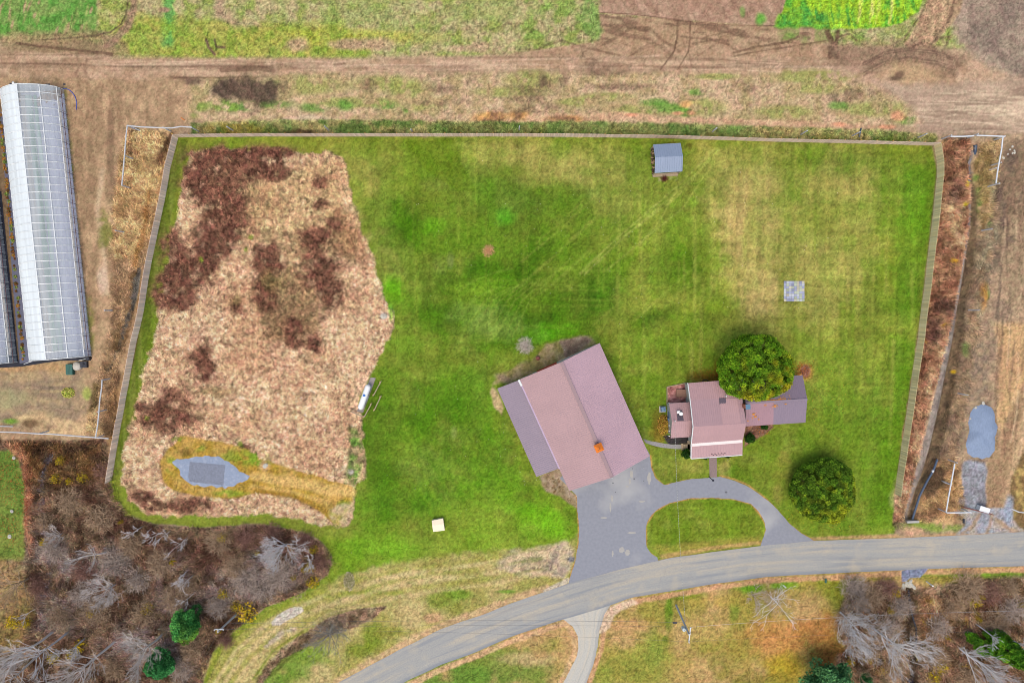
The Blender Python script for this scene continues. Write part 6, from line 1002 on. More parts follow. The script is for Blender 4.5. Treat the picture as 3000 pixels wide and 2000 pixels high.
for a in (
    (340, 1710, 5, 2.6, 51, 'pale many-branched bare tree in the middle of the lower left brush', 'pale', .14, dict(n1=14, fork=.15, upb=.1, tw=4)),
    (478, 1855, 9.5, 3.4, 52, 'bare buff-barked tree left of the bottom pine, trunk slanting outward', 'pale', .2, dict(n1=13, fork=.55, tw=4)),
    (342, 1874, 11, 4.0, 53, 'wide bare pale tree at the bottom, second from the left corner', 'pale', .22, dict(n1=14, fork=.6, tw=4)),
    (160, 1846, 13, 4.2, 54, 'tall bare tree with crown reaching the lower left corner', 'pale', .22, dict(n1=13, fork=.55, tw=4)),
    (248, 1870, 9, 2.0, 55, 'thin grey trunk between two wide pale trees', 'greyb', .15, dict(n1=6, fork=.6)),
    (112, 1918, 11, 3.4, 56, 'bare tree nearest the lower left corner', 'pale', .2, dict(n1=11, fork=.5)),
    (200, 1850, 14, 3.8, 57, 'leaning bare tree with a twin thin trunk at lower left', 'greyb', .18, dict(n1=10, fork=.55)),
    (90, 1690, 5, 4.0, 58, 'spreading buff tree at the left edge over tan ground', 'pink', .16, dict(n1=13, fork=.1, upb=0)),
    (322, 1614, 7.5, 2.2, 59, 'leaning bare pale tree in the upper part of the brush', 'pale', .13, dict(n1=7, lean=(-.35, -.1))),
    (842, 1592, 4.2, 2.8, 60, 'grey bare tree at the rounded right tip of the brush', 'greyb', .13, dict(n1=15, fork=.1, upb=.15, tw=4)),
    (420, 1540, 3.5, 1.1, 61, 'small pale birch, leftmost along the mown path', 'birch', .05, dict(n1=6, lean=(-.3, -.3), depth=3)),
    (446, 1546, 3.0, 1.0, 62, 'small pale birch, second along the mown path', 'birch', .05, dict(n1=5, lean=(-.3, -.3), depth=3)),
    (478, 1555, 3.6, 1.1, 63, 'small pale birch, third along the mown path', 'birch', .05, dict(n1=6, lean=(-.3, -.3), depth=3)),
    (502, 1552, 3.6, 1.2, 64, 'small pale birch, fourth along the mown path', 'birch', .05, dict(n1=6, lean=(-.2, -.4), depth=3)),
    (552, 1570, 3.8, 1.4, 65, 'small pale birch, rightmost along the mown path', 'birch', .05, dict(n1=7, lean=(-.2, -.4), depth=3)),
    (558, 1664, 4.0, 1.4, 66, 'upper of two thin pale birches left of the grey shrubs', 'birch', .06, dict(n1=7, lean=(-.45, -.35), depth=3)),
    (568, 1682, 4.6, 1.4, 67, 'lower of two thin pale birches left of the grey shrubs', 'birch', .06, dict(n1=7, lean=(-.45, -.4), depth=3)),
    (578, 1725, 3.6, 1.0, 68, 'single thin birch above the bright green pine', 'birch', .05, dict(n1=5, lean=(-.4, -.4), depth=3)),
    (105, 1782, 3.6, 1.2, 69, 'thin pale sapling near the left edge of the brush', 'birch', .05, dict(n1=5, lean=(-.5, -.2), depth=3)),
    (185, 1560, 3.4, 1.7, 70, 'small whitish bare tree above the ditch water', 'pale', .07, dict(n1=9, fork=.2)),
    (917, 1642, 3.0, 1.3, 71, 'small grey bare tree among yellow leaves at the brush tip', 'greyb', .07, dict(n1=10, fork=.2)),
    (2258, 1748, 3.4, 3.0, 72, 'lichen-pale old fruit tree on the verge right of the utility pole', 'greyb', .13, dict(n1=8, fork=.25, upb=-.1, tw=2)),
    (2200, 1735, 2.4, 1.8, 73, 'small twiggy tree on bright green grass by the road', 'twig', .08, dict(n1=10, fork=.2, upb=0)),
    (2462, 1792, 5.5, 3.2, 74, 'grey-green bare tree left of the white leaning tree', 'greyb', .15, dict(n1=13, fork=.3, tw=4)),
    (2495, 1762, 2.6, 2.0, 75, 'small fine-twigged bare tree on the lower right verge', 'twig', .08, dict(n1=13, fork=.1, tw=4)),
    (2555, 1838, 12.5, 3.8, 76, 'tall white bare tree leaning over the stream at the bottom right', 'birch', .2, dict(n1=15, fork=.3, lean=(.14, -.05), tw=4)),
    (2805, 1892, 9.5, 3.4, 77, 'white bare tree just left of the long cedar', 'birch', .18, dict(n1=15, fork=.25, lean=(.12, -.1), tw=4)),
    (2856, 1824, 7.5, 1.4, 78, 'thin grey trunk above the yellow-green cedars', 'greyb', .13, dict(n1=5, fork=.7)),
    (2935, 1858, 8.5, 2.8, 79, 'white bare tree at the right edge beyond the long cedar', 'birch', .13, dict(n1=9, fork=.4, lean=(.1, -.05))),
    (2485, 1870, 3.6, 2.4, 80, 'grey twiggy bare tree by the orange leaf litter', 'greyb', .1, dict(n1=12, fork=.2, tw=4)),
    (2540, 1895, 5.0, 1.2, 81, 'thin broken pale trunk near the bottom stream', 'pale', .09, dict(n1=4, lean=(.1, -.3))),
    (2510, 1960, 6.0, 2.0, 82, 'pale bare tree leaning over the broad bottom pine', 'pink', .12, dict(n1=8, lean=(-.35, .1)))):
    baretree(*a[:6], M[a[6]], a[7], **a[8])
# twiggy shrubs
def twigs(n, R, hgt_, seed, w_=.03, dome=True, spread=.9):
    r = np.random.RandomState(seed); a = r.uniform(0, 6.283, n); e = np.arccos(r.uniform(.05, 1, n)); d_ = np.stack([np.sin(e) * np.cos(a), np.sin(e) * np.sin(a), np.cos(e)], 1)
    s0 = r.uniform(.05, .8, (n, 1)); L_ = r.uniform(.18, .42, (n, 1)); Sx = np.array([R, R, hgt_]); p0 = d_ * s0 * Sx; j = r.normal(size=(n, 3)) * .85; d2 = d_ + j; d2 /= np.linalg.norm(d2, axis=1)[:, None]; p1 = p0 + d2 * L_ * Sx
    p0[:, 2] = np.maximum(p0[:, 2], .05); p1[:, 2] = np.maximum(p1[:, 2], .1)
    sd_ = np.cross(p1 - p0, r.normal(size=(n, 3))); sd_ /= np.linalg.norm(sd_, axis=1)[:, None] + 1e-9; V_ = np.stack([p0 - sd_ * w_, p0 + sd_ * w_, p1 + sd_ * w_ * .3, p1 - sd_ * w_ * .3], 1).reshape(-1, 3); return V_, np.arange(4 * n).reshape(n, 4)
def shrub(px, py, rpx, h, seed, m, label, n=1300, group='leafless twig shrubs', name='twig_shrub', proto={}):
    key = (m.name, seed % 3, n); R = rpx * S * (1.25 if group else 1)
    if key not in proto:
        v, f = twigs(n, 1, 1, 100 + seed % 3, .009); me_ = mesh_obj(name, v, f, m, loc=(0, 0, 0)); proto[key] = me_; o = me_
    else: o = proto[key].copy(); COL.objects.link(o)
    p = P(px, py, h * .4); o.location = (p.x, p.y, gz(p.x, p.y)); o.scale = (R, R, h); o.rotation_euler = (0, 0, seed * 1.3); tag(o, label, 'shrub', group); return o
SH = [(335, 1650, 44, 3, 'twig', 'above the pale many-branched tree'), (385, 1600, 36, 2.4, 'twigb', 'below the first birches'), (155, 1608, 42, 3, 'twig', 'beside the ditch water'), (240, 1672, 34, 2.5, 'twigr', 'below the leaning pale tree'), (717, 1705, 44, 3, 'twig', 'below the rounded tip trees, left'), (638, 1778, 36, 3, 'twig', 'right of the bright green pine'), (510, 1752, 44, 2.6, 'twigb', 'above the bright green pine'), (178, 1805, 40, 2.6, 'twigb', 'left of centre in the brush'), (545, 1720, 30, 2.4, 'twigb', 'between two birch pairs'), (814, 1685, 50, 3, 'twig', 'widest at the rounded right tip'), (769, 1725, 44, 3, 'twig', 'on the lower side of the rounded tip'), (940, 1650, 34, 2.2, 'twigr', 'dark red at the far right tip'), (890, 1585, 30, 2, 'twigr', 'dark red along the upper right edge'), (790, 1570, 36, 2.2, 'twigr', 'dark red beside the mown path'), (720, 1575, 38, 2.2, 'twigr', 'dark red below the path bend'), (640, 1590, 40, 2.2, 'twigb', 'brown below the path'), (470, 1650, 44, 2.6, 'twigb', 'brown in the middle brush'), (400, 1700, 40, 2.6, 'twig', 'right of the pale many-branched tree'), (280, 1790, 46, 2.8, 'twigb', 'below the pale many-branched tree'), (420, 1800, 40, 2.6, 'twigb', 'above the slanting trunks'), (560, 1900, 40, 2.6, 'twigb', 'below the bright green pine'), (530, 1960, 40, 2.4, 'twig', 'right of the bottom dark pine'), (330, 1960, 36, 2.4, 'twigb', 'between bottom pale trees'), (240, 1740, 40, 2.6, 'twig', 'left of the pale many-branched tree'), (110, 1720, 34, 2.4, 'twigr', 'near the left edge sapling'), (300, 1380, 30, 1.6, 'twigr', 'outside the lower left board fence'), (200, 1470, 44, 2.2, 'twigb', 'upper left of the brush'), (290, 1520, 46, 2.4, 'twigb', 'below the fence end'), (130, 1530, 30, 2, 'twigb', 'by the leaf-edged lawn'), (660, 1880, 24, 2, 'twigr', 'by the lower utility pole'), (690, 1660, 40, 2.4, 'twigb', 'in the middle right brush'),
    (2840, 1722, 52, 2.8, 'twigb', 'widest by the road at lower right'), (2505, 1722, 40, 2.4, 'twig', 'on the verge edge'), (2555, 1750, 44, 2.4, 'twigb', 'right of the verge tree'), (2600, 1725, 36, 2, 'twigr', 'above the stream bed'), (2642, 1778, 36, 2.4, 'twig', 'over the stream pipe'), (2920, 1820, 46, 2.4, 'twigb', 'above the white edge tree'), (2967, 1787, 44, 2.4, 'twig', 'at the right edge'), (2750, 1840, 40, 2.4, 'twig', 'between stream and cedars'), (2600, 1840, 44, 2.4, 'twig', 'over the stream middle'), (2550, 1900, 44, 2.4, 'twigb', 'left of the lower stream'), (2740, 1930, 46, 2.4, 'twigb', 'below the white trees'), (2900, 1740, 40, 2.2, 'twigr', 'dark red patch near the road'), (2790, 1780, 36, 2.2, 'twigb', 'right of the flowers patch'), (2960, 1720, 30, 2, 'twigb', 'under the right verge'), (2620, 1960, 40, 2.2, 'twigb', 'by the dark pool'), (2840, 1980, 40, 2.2, 'twigb', 'along the bottom right edge')]
nm = {'twig': 'grey', 'twigb': 'brown', 'twigr': 'reddish'}
for i, (x, y, r_, h, m_, wh) in enumerate(SH): shrub(x, y, r_, h, i, M[m_], nm[m_] + ' leafless shrub ' + wh)
shrub(1538, 1012, 24, 1.4, 2, mat('pale_grey_twigs', (235, 220, 210), .9, .05, .2, 2), 'pale grey twiggy shrub standing above the barn', name='twig_shrub'); shrub(1431, 734, 17, .8, 1, mat('rusty_twigs', (250, 192, 142), .9, .05, .2, 2), 'small rust-coloured bare shrub alone in the middle of the lawn'); shrub(1947, 523, 11, .7, 0, mat('maroon_twigs', (120, 62, 58), .9, .05, .2, 2), 'dark maroon shrub just below the woodshed')
dk = mat('slate_grey_twigs', (172, 164, 150), .9, .05, .2, 2)
def haze(t, px, py, rpx, h, seed, m, n):
    v, f = twigs(n, rpx * S, h, seed, .011); p = P(px, py, h * .4); mesh_obj('twigs', v + np.array([p.x, p.y, t.location.z + .6]), f, m, t)
tf = baretree(973, 1846, 3.6, 3.2, 91, 'dark round fruit tree on the lower lawn over a dry hedge strip', mat('dark_grey_bark', (160, 154, 146), .9, .1, .15, 4), .15, name='fruit_tree', group=None, n1=14, fork=.15, upb=.1, tw=3)
haze(tf, 975, 1850, 70, 2.4, 1, dk, 620)
for o in [o for o in bpy.data.objects if o.get('label', '').startswith('lichen-pale old fruit')]: haze(o, 2262, 1765, 68, 1.4, 2, M['twig'], 420)
for o in [o for o in bpy.data.objects if o.get('label', '').startswith('grey-green bare tree left')]: haze(o, 2475, 1815, 60, 2.4, 3, M['twig'], 650)
# yellow shrubs
YP = [A(245, 205, 50), A(230, 195, 55), A(190, 180, 70), A(250, 215, 40)]; yproto = []
YS = [(159, 1403, 18), (198, 1411, 12), (236, 1399, 18), (172, 1351, 16), (124, 1589, 16), (427, 1787, 22), (265, 1797, 18), (717, 1797, 36), (690, 1778, 20), (650, 1742, 18), (230, 1895, 22), (205, 1918, 20), (153, 1930, 22), (29, 1825, 24), (70, 1830, 16), (647, 1577, 16), (504, 1647, 12), (916, 1612, 16), (909, 1664, 18), (913, 1707, 22), (858, 1694, 10), (753, 1621, 9), (890, 1670, 12), (350, 1530, 7), (638, 1850, 10), (2869, 1768, 16), (2993, 1774, 12), (2610, 1790, 12), (2760, 1956, 26), (2740, 1985, 24), (2880, 1750, 10), (2628, 1740, 16), (2545, 1935, 14), (2495, 1940, 14), (2780, 1870, 8), (2872, 1815, 10)]
YL = ['below the long grey rail, left of three in a line', 'below the long grey rail, middle of three in a line', 'below the long grey rail, right of three in a line', 'directly under the long grey rail, above three in a line', 'beside the leaf-edged lawn by the ditch water', 'left of the bright green pine, above the pale trees', 'below the pale many-branched tree, to its left', 'large and bright, right of the utility pole in the brush', 'just left of the large bright one by the utility pole', 'above the lower left utility pole', 'between slanting pale trunks, upper right one', 'between slanting pale trunks, middle one', 'between slanting pale trunks, lower left one', 'nearest the left photo edge', 'on tan ground, second from the left photo edge', 'right of the lowest birches near the mown path', 'left of the two thin birches', 'topmost on the rounded tip of the brush', 'in the middle of the rounded brush tip', 'lowest and largest on the rounded brush tip', 'small, left of the rounded tip shrubs', 'small, beside the grey shrub under the path bend', 'between the upper two on the rounded brush tip', 'tiny, under the left end of the mown path', 'tiny, at the foot of the lower left utility pole', 'largest in the lower right brush near the road', 'at the right photo edge below the road', 'left of the lower right stream pipe', 'by the bottom edge right of the dark pool, upper one', 'by the bottom edge right of the dark pool, lower one', 'small, nearest the road in the lower right brush', 'beside the culvert rocks at the stream', 'above the small bottom pine, right one', 'above the small bottom pine, left one', 'small, above the white tree by the cedars', 'small, above the cedars']
for i, (x, y, r_) in enumerate(YS):
    if len(yproto) < 3:
        r = np.random.RandomState(60 + i); d_ = r.normal(size=(260, 3)); d_ /= np.linalg.norm(d_, axis=1)[:, None]; d_ *= r.rand(260, 1) ** .5; d_[:, 2] = np.abs(d_[:, 2]); v, f, c = leaves(d_, .11, np.array(YP)[r.randint(4, size=260)] * r.uniform(.7, 1.2, (260, 1)), r); o = mesh_obj('yellow_shrub', v, f, M['leafvc'], cols=c, loc=(0, 0, 0)); yproto.append(o)
    else: o = yproto[i % 3].copy(); COL.objects.link(o)
    h = 1.6; p = P(x, y, h * .6); o.location = (p.x, p.y, gz(p.x, p.y)); o.scale = (r_ * S, r_ * S, h); o.rotation_euler = (0, 0, i)
    tag(o, 'yellow-leaved shrub ' + YL[i], 'shrub', 'yellow-leaved shrubs')
for i, (x, y, r_, lb, c4_) in enumerate(((197, 1151, 20, 'bright yellow-green weed clump on bare soil below the greenhouses', [(235, 235, 110), (205, 225, 95), (250, 235, 140)]), (1945, 1244, 19, 'tan ornamental grass mound left of the house wing', [(228, 176, 86), (204, 156, 70), (214, 190, 74)]), (1022, 1704, 18, 'low pale weed clump on the lower lawn', [(220, 205, 160), (185, 185, 120), (240, 225, 190)]))):
    r = np.random.RandomState(80 + i); n = 1600 if i == 1 else 700; d_ = r.normal(size=(n, 3)); d_ /= np.linalg.norm(d_, axis=1)[:, None]; d_ *= r.rand(n, 1) ** .4; d_[:, 2] = np.abs(d_[:, 2]) * (.9 if i == 1 else .5); d_ *= np.array([r_ * S, r_ * S * (1.7 if i else .8), 1]); v, f, c = leaves(d_, .12, np.array([A(*q) for q in c4_])[r.randint(3, size=n)] * r.uniform(.7, 1.2, (n, 1)), r)
    p = P(x, y, .3); tag(mesh_obj('grass_clump', v, f, M['leafvc'], cols=c, loc=(0, 0, 0)), lb, 'plant').location = (p.x, p.y, 0)
# --- blades: weeds, dry grass, litter
def scatter(masks, n, L_, wd, lean, name, label, bright=(.6, 1.5), seed=1, dirn=None, hmul=None, tint=None, nmask=None):
    r = np.random.RandomState(seed); Mk = np.zeros((NY, NX))
    for (sl_, k), wgt in masks: Mk[sl_] = np.clip(Mk[sl_] + k * wgt, 0, None)
    Mk[:11] = 0; Mk[-11:] = 0; Mk[:, :11] = 0; Mk[:, -11:] = 0
    if nmask is not None: Mk = Mk * nmask
    pr = np.clip(Mk, 0, None).ravel(); cs__ = np.cumsum(pr); idx = np.searchsorted(cs__, r.rand(n) * cs__[-1]); j, i = idx // NX, idx % NX
    x = gx[i] + r.uniform(-.1, .1, n); y = gy[j] + r.uniform(-.1, .1, n); z = hgt[j, i]; c = col[j, i] * r.uniform(bright[0], bright[1], (n, 1))
    if tint is not None: c = c * (1 + (r.rand(n, 3) - .5) * tint)
    ang = fbm(x, y, 2.2, 55, 2) * 14 + r.normal(size=n) * .9 if dirn is None else np.full(n, dirn) + r.normal(size=n) * .6
    ll = L_ * r.uniform(.5, 1.3, n); ln = np.clip(r.normal(lean, .25, n), .15, 1.45); w_ = wd * r.uniform(.6, 1.3, n)
    dx = np.cos(ang) * np.sin(ln) * ll; dy = np.sin(ang) * np.sin(ln) * ll; dz = np.cos(ln) * ll; z0 = z + (r.rand(n) * .35 * L_)
    sx = -np.sin(ang) * w_; sy = np.cos(ang) * w_
    V_ = np.stack([np.stack([x - sx, y - sy, z0], 1), np.stack([x + sx, y + sy, z0], 1), np.stack([x + dx * .6 + sx * .7, y + dy * .6 + sy * .7, z0 + dz * .8], 1), np.stack([x + dx, y + dy, z0 + dz], 1)], 1).reshape(-1, 3)
    return tag(mesh_obj(name, V_, np.arange(4 * n).reshape(n, 4), M['bladevc'], cols=np.repeat(np.clip(c, 0, .8), 4, 0), loc=(0, 0, 0)), label, 'grass' if 'grass' in name else 'undergrowth', kind='stuff')
och = m_poly(OCH, 2, 3); dm = np.zeros((NY, NX)); dm[mdry[0]] = mdry[1]; dm[och[0]] *= (1 - och[1]); tkm = m_poly([(1046, 1100), (1110, 1100), (1070, 1230), (1020, 1215)], 4); dm[tkm[0]] *= 1 - tkm[1]
full = (slice(0, NY), slice(0, NX))
scatter([((full, dm), 1)], 170000, .42, .028, 1.0, 'dry_grass', 'tall dry tan grass and dark dead weeds inside the yard', (1.3, 2.5), 2, tint=.1)
ls = m_poly([(372, 385), (505, 395), (470, 560), (440, 720), (405, 800), (380, 950), (345, 1080), (330, 1280), (250, 1270), (290, 1100), (330, 950), (330, 760), (335, 600), (350, 480)], 6, 8)
rsd = m_poly([(2765, 410), (2838, 410), (2843, 500), (2838, 640), (2818, 760), (2792, 900), (2770, 1000), (2745, 1100), (2715, 1200), (2690, 1320), (2660, 1450), (2640, 1540), (2618, 1540), (2640, 1420), (2680, 1180), (2705, 1000), (2725, 830), (2748, 620), (2768, 500)], 3, 4)
rs2 = m_poly([(2865, 420), (2930, 410), (2915, 700), (2860, 1000), (2800, 1350), (2826, 1500), (2690, 1530), (2700, 1470), (2750, 1330), (2800, 1100), (2850, 850), (2875, 650)], 6, 8)
scatter([(ls, 1), (rsd, 1.6), (rs2, .8)], 60000, .6, .035, 1.0, 'bank_grass', 'dry reddish and tan grass on the banks outside the board fence', (1.0, 2.8), 3, tint=.12)
ts = m_poly([(560, 365), (1000, 355), (1700, 360), (2300, 376), (2740, 396), (2740, 415), (1500, 392), (560, 392)], 4, 4); hs = m_poly([(1128, 1778), (1040, 1786), (960, 1815), (900, 1855), (790, 1935), (748, 2003), (768, 2003), (890, 1893), (1030, 1836), (1088, 1812)], 3, 3)
scatter([(ts, 1), (hs, 1.2)], 22000, .4, .03, 1.0, 'verge_grass', 'rough green grass behind the top fence and the dry hedge strip', (.9, 2.1), 4)
wd_ = m_poly([(-60, 1295), (310, 1300), (330, 1400), (360, 1482), (400, 1524), (470, 1541), (620, 1549), (750, 1537), (814, 1547), (887, 1563), (938, 1590), (962, 1621), (965, 1653), (952, 1682), (923, 1712), (885, 1732), (830, 1754), (782, 1774), (750, 1796), (700, 1832), (650, 1866), (618, 1911), (600, 1955), (590, 2010), (-60, 2010), (-60, 1960), (60, 1900), (110, 1800), (80, 1700), (95, 1560), (80, 1420), (60, 1320)], 4, 4)
wd2 = m_poly([(2490, 1745), (2560, 1712), (2640, 1725), (2730, 1745), (2820, 1712), (2900, 1698), (3040, 1698), (3040, 2010), (2440, 2010), (2480, 1900)], 8, 8)
scatter([(wd_, 1), (wd2, 1)], 120000, .85, .02, 1.0, 'brush', 'dense brown leafless undergrowth at both lower corners', (1.2, 4.2), 5, tint=.2)
scatter([(wd_, 1), (wd2, 1)], 40000, .22, .08, 1.3, 'leaf_litter', 'brown fallen leaves under the brush at both lower corners', (1.0, 3.6), 6, tint=.3)
# fine stems standing taller in the thicket
#DETAILS
def pole(base, top, h, label, cross, trf=None):
    b = P(*base); t = P(*top, h); o = thing('utility_pole', b, label, 'utility pole', 'wooden utility poles'); mb = MB(); mb.tube([b, b.lerp(t, .5), t], [.17, .15, .12], 10); mb.build('pole', M['pole'], o)
    a_, c_ = P(*cross[0], h - .3), P(*cross[1], h - .3); mb = MB(); mb.beam(a_, c_, .12, .14); ca = mb.build('crossarm', M['polew'], o)
    for p in (a_, c_, a_.lerp(c_, .4)): mb = MB(); mb.lathe(p + Vector((0, 0, .06)), [(.05, 0), (.09, .08), (.05, .14), (.08, .2), (.0, .24)], 8); mb.build('insulator', M['tank'], ca)
    if trf: p = P(*trf, h - 1.6); mb = MB(); mb.lathe((p.x, p.y, h - 2.3), [(.26, 0), (.28, .05), (.28, .8), (.2, .9), (.06, .92), (.05, 1.05)], 14); mb.build('transformer', mat('transformer_grey', (205, 218, 226), .5, .4, .05, 3), o)
    return t
p1 = pole((1981, 1772), (2019, 1858), 9.0, 'wooden utility pole with crossarm and transformer on the lower right lawn', ((2023, 1836), (2018, 1879)), (2004, 1843))
p2 = pole((695, 1796), (638, 1850), 8.8, 'wooden utility pole in the lower left brush beside the mown path', ((630, 1842), (656, 1842)))
def wire(a, b, sag, label, r_=.011, n=24, m=None):
    a, b = Vector(a), Vector(b); mb = MB(); pts = [a.lerp(b, i / n) - Vector((0, 0, sag * 4 * (i / n) * (1 - i / n))) for i in range(n + 1)]; mb.tube(pts, r_, 5); return solo(mb, 'power_line', m or M['wire'], (a.x, a.y, 0), label, 'cable', 'overhead cables')
wire(P(656, 1842, 8.7), P(2023, 1836, 8.9), .9, 'upper cable spanning between the two utility poles'); wire(P(632, 1842, 8.7), P(2018, 1879, 8.9), .9, 'lowest cable spanning between the two utility poles')
cw_ = wire(P(662, 1826, 6.6), P(2001, 1822, 6.8), .8, 'thicker communication cable between the two utility poles', .02)
wire(P(2023, 1836, 8.9), P(3120, 1786, 9), 1.0, 'cable running from the lower right pole to the right edge', .014, m=M['pole']); wire(P(2018, 1879, 8.9), P(3120, 1850, 9), 1.0, 'lower cable running from the lower right pole to the right edge'); wire(P(640, 1850, 8.7), P(540, 2030, 9), .4, 'cable running down from the lower left pole to the bottom edge')
wire(P(632, 1842, 8.7), P(530, 2020, 9), .4, 'second cable running down from the lower left pole')
# service drop: light cable in twisted lengths
a_, b_ = P(2008, 1822, 7.3), P(1977, 1232, 4.6); mb = MB(); n = 150; pts = [a_.lerp(b_, i / n) - Vector((0, 0, 1.0 * 4 * (i / n) * (1 - i / n))) for i in range(n + 1)]
for i in range(0, n): mb.tube([pts[i], pts[i + 1]], .022 if i % 2 else .015, 5, col=A(205, 205, 200) if i % 2 else A(140, 140, 138), cap=False)
solo(mb, 'service_cable', M['plankvc'], (a_.x, a_.y, 0), 'pale twisted service cable crossing the road from pole to house wing', 'cable')
mb = MB(); p = P(1977, 1823, 6.6); mb.box(p, (.62, .2, .2)); solo(mb, 'splice_box', M['dark'], (p.x, p.y, 0), 'black splice box hanging on the cable left of the pole', 'box')
def post_small(px, py, lb, m, name='marker_post', h=1.1, r_=.06, cat='post'):
    mb = MB(); p = P(px, py); mb.tube([(p.x, p.y, 0), (p.x + .05, p.y - .1, h)], r_, 8); mb.lathe((p.x + .05, p.y - .1, h), [(r_ * 1.3, 0), (r_ * 1.3, .05), (0, .1)], 8); return solo(mb, name, m, p, lb, cat)
def mailbox(px, py, lb, m):
    p = P(px, py); o = thing('mailbox', p, lb, 'mailbox'); mb = MB(); mb.box((p.x, p.y, .5), (.1, .1, 1.0)); mb.build('post', M['wood'], o); mb = MB(); K = 8; w_ = .13
    sec = [(-w_, 0), (-w_, .14)] + [(-w_ * math.cos(math.pi * k / K), .14 + w_ * math.sin(math.pi * k / K)) for k in range(1, K)] + [(w_, .14), (w_, 0)]; n = len(sec)
    mb.add([(p.x + x, p.y + y, 1.0 + z) for y in (-.34, .34) for x, z in sec], [(i, (i + 1) % n, (i + 1) % n + n, i + n) for i in range(n)] + [tuple(range(n))[::-1], tuple(range(n, 2 * n))]); mb.build('box', m, o)
mailbox(2410, 1692, 'green mailbox on the verge below the road', M['green']); mailbox(2810, 1519, 'dark blue mailbox left of the gravel entrance', M['dark'])
mb = MB(); mb.tube([P(2294, 1713, .1), P(2303, 1721, .1)], .09, 8); solo(mb, 'culvert_marker', M['white'], P(2298, 1717), 'short white pipe lying on the verge grass', 'pipe')
post_small(2714, 1702, 'white marker post by the stream culvert', M['tank'], h=1.6, r_=.1)
lp = thing('lamp_post', P(2077, 1396), 'black lamp post where the front walk meets the driveway', 'lamp post'); p = P(2077, 1396); mb = MB(); mb.tube([(p.x, p.y, 0), (p.x, p.y, 2.0)], [.06, .05], 8); mb.build('post', M['dark'], lp); mb = MB(); mb.lathe((p.x, p.y, 2.0), [(.06, 0), (.16, .1), (.18, .32), (.05, .42), (0, .46)], 8); mb.build('lantern', M['dark'], lp)
mb = MB(); p = P(1576, 1049, .5); mb.lathe((p.x, p.y, 0), [(.25, 0), (.34, .2), (.34, .55), (.24, .75), (0, .8)], 14); solo(mb, 'fire_pot', mat('rust_red_metal', (150, 88, 78), .7, .3, .15, 4), (p.x, p.y, 0), 'rust-red round pot standing above the barn', 'pot', smooth=True)
# culverts and pipes
mb = MB(); mb.tube([P(2746, 1345, .25), P(2740, 1362, .3), P(2733, 1380, .3), P(2718, 1405, .25), P(2705, 1430, .2), P(2694, 1452, .1), P(2686, 1478, 0), P(2679, 1500, -.1), P(2673, 1520, -.2)], .17, 10); solo(mb, 'drain_pipe', mat('blue_black_pipe', (70, 88, 112), .4, .4, .1, 3), P(2705, 1430), 'long blue-black drain pipe lying down the right ditch', 'pipe')
mb = MB(); mb.lathe(P(2732, 1379, .32), [(.2, 0), (.2, .12), (.16, .2), (0, .22)], 10); solo(mb, 'pipe_collar', M['polew'], P(2732, 1379), 'white collar on the blue-black ditch pipe', 'pipe collar')
mb = MB(); mb.tube([P(2857, 425, .2), P(2856, 440, .0), P(2853, 452, -.3)], .3, 12, cap=False); solo(mb, 'culvert_pipe', mat('blue_black_culvert', (40, 62, 88), .4, .4, .1, 3), P(2856, 440), 'dark culvert pipe opening at the upper end of the right ditch', 'pipe')
mb = MB(); mb.box(P(2673, 1527, .1), (1.9, .35, .5), .03); solo(mb, 'culvert_headwall', M['concrete'], P(2673, 1527), 'pale concrete headwall at the lower end of the right ditch', 'headwall')
mb = MB(); mb.tube([P(2661, 1726, .3), P(2664, 1750, .2), P(2670, 1790, 0), P(2676, 1815, .1), P(2684, 1838, .2), P(2685, 1870, .2), P(2682, 1905, .1)], .13, 8); solo(mb, 'black_pipe', M['dark'], P(2670, 1790), 'long black pipe running down the lower right stream', 'pipe')
mb = MB(); mb.tube([P(2523, 376, .1), P(2521, 386, .3), P(2517, 402, .2)], .12, 8); solo(mb, 'dark_pipe', mat('slate_pipe', (60, 78, 92), .4, .4, .1, 3), P(2521, 386), 'dark slate pipe standing behind the right part of the top fence', 'pipe')
def rock(px, py, s_, seed, label, group, m=None, proto=[]):
    if not proto:
        mb = MB(); mb.lathe((0, 0, 0), [(.7, 0), (1, .3), (.8, .65), (.3, .85), (.02, .88)], 9); o = mb.build('rock', m or M['rock'], loc=(0, 0, 0)); r = random.Random(2)
        for v in o.data.vertices: v.co *= r.uniform(.8, 1.2)
        proto.append(o)
    else: o = proto[0].copy(); COL.objects.link(o)
    r = random.Random(seed); p = P(px, py); o.location = (p.x, p.y, gz(p.x, p.y)); o.scale = (s_ * r.uniform(.7, 1.2), s_ * r.uniform(.7, 1.2), s_ * .8); o.rotation_euler = (0, 0, r.uniform(0, 6)); tag(o, label, 'rock', group)
r = random.Random(6)
for k in range(22): rock(2662 + r.gauss(0, 10), 1713 + r.gauss(0, 6), r.uniform(.12, .38), k, 'pale grey rock in the heap at the stream culvert', 'rocks heaped at the stream culvert')
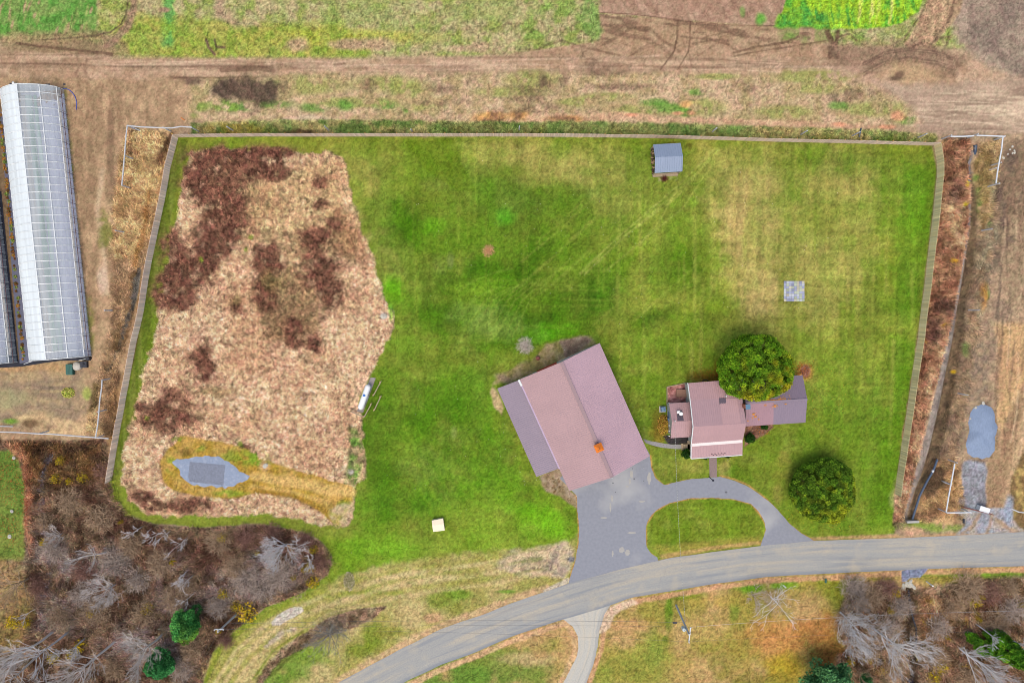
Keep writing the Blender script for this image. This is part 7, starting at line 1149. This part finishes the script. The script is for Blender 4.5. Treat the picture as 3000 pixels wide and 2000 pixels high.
for k, (x, y) in enumerate(((2966, 430), (2972, 441), (2967, 449), (2973, 448), (2953, 452), (2938, 461), (2960, 438), (2924, 413))): rock(x, y, r.uniform(.12, .26), 50 + k, 'cream rock on dark soil beside the upper right rail', 'rocks beside the upper right rail')
for k, (x, y, lb) in enumerate(((2655, 1730, 'left of the stream pipe'), (2858, 1194, 'on the upper left edge of the gravel heap'), (2843, 1227, 'on the left edge of the gravel heap'), (2880, 1180, 'at the top of the gravel heap'))): rock(x, y, .25, 80 + k, 'small tan rock ' + lb, 'small scattered rocks')
for k, (x, y) in enumerate(((42, 1341), (36, 1497), (29, 1571))): rock(x, y, .35, 90 + k, ('uppermost', 'middle', 'lowest')[k] + ' white stone lying on the far left lawn', 'white stones on the far left lawn')
rock(1125, 925, .5, 95, 'flat grey boulder at the right edge of the dry field', 'boulders in the dry field'); rock(777, 1364, .4, 96, 'tan flat boulder in the ochre mown loop', 'boulders in the dry field'); rock(1030, 1382, .35, 97, 'small grey boulder in green weeds by the lawn edge', 'boulders in the dry field')
# fallen leaves on lawns and under trees
r4 = np.random.RandomState(12); CC = []; KK = []
for (x, y, rx, ry, n, cl) in ((30, 1400, 45, 110, 500, (205, 110, 60)), (80, 1450, 14, 130, 900, (190, 100, 65)), (30, 1560, 50, 60, 260, (200, 110, 60)), (2100, 1100, 60, 24, 500, (190, 105, 40)), (2350, 1085, 26, 26, 200, (215, 120, 50)), (2420, 1500, 110, 60, 260, (215, 170, 40)), (2420, 1900, 120, 70, 900, (190, 110, 60)), (2400, 1150, 120, 100, 160, (205, 160, 60)), (1600, 1300, 500, 260, 90, (240, 230, 220)), (1900, 700, 700, 260, 110, (235, 225, 210)), (2230, 1260, 30, 20, 120, (205, 120, 60)), (1940, 1260, 20, 40, 160, (190, 140, 50))):
    for k in range(n):
        p = P(x + r4.normal() * rx * .5, y + r4.normal() * ry * .5); CC.append((p.x, p.y, .05)); KK.append(A(*cl) * r4.uniform(.7, 1.2))
v, f, c = leaves(np.array(CC), .07, np.array(KK), r4, .15); tag(mesh_obj('fallen_leaves', v, f, M['leafvc'], cols=c, loc=(0, 0, 0)), 'orange and pale fallen leaves scattered over the lawns', 'leaves', kind='stuff')
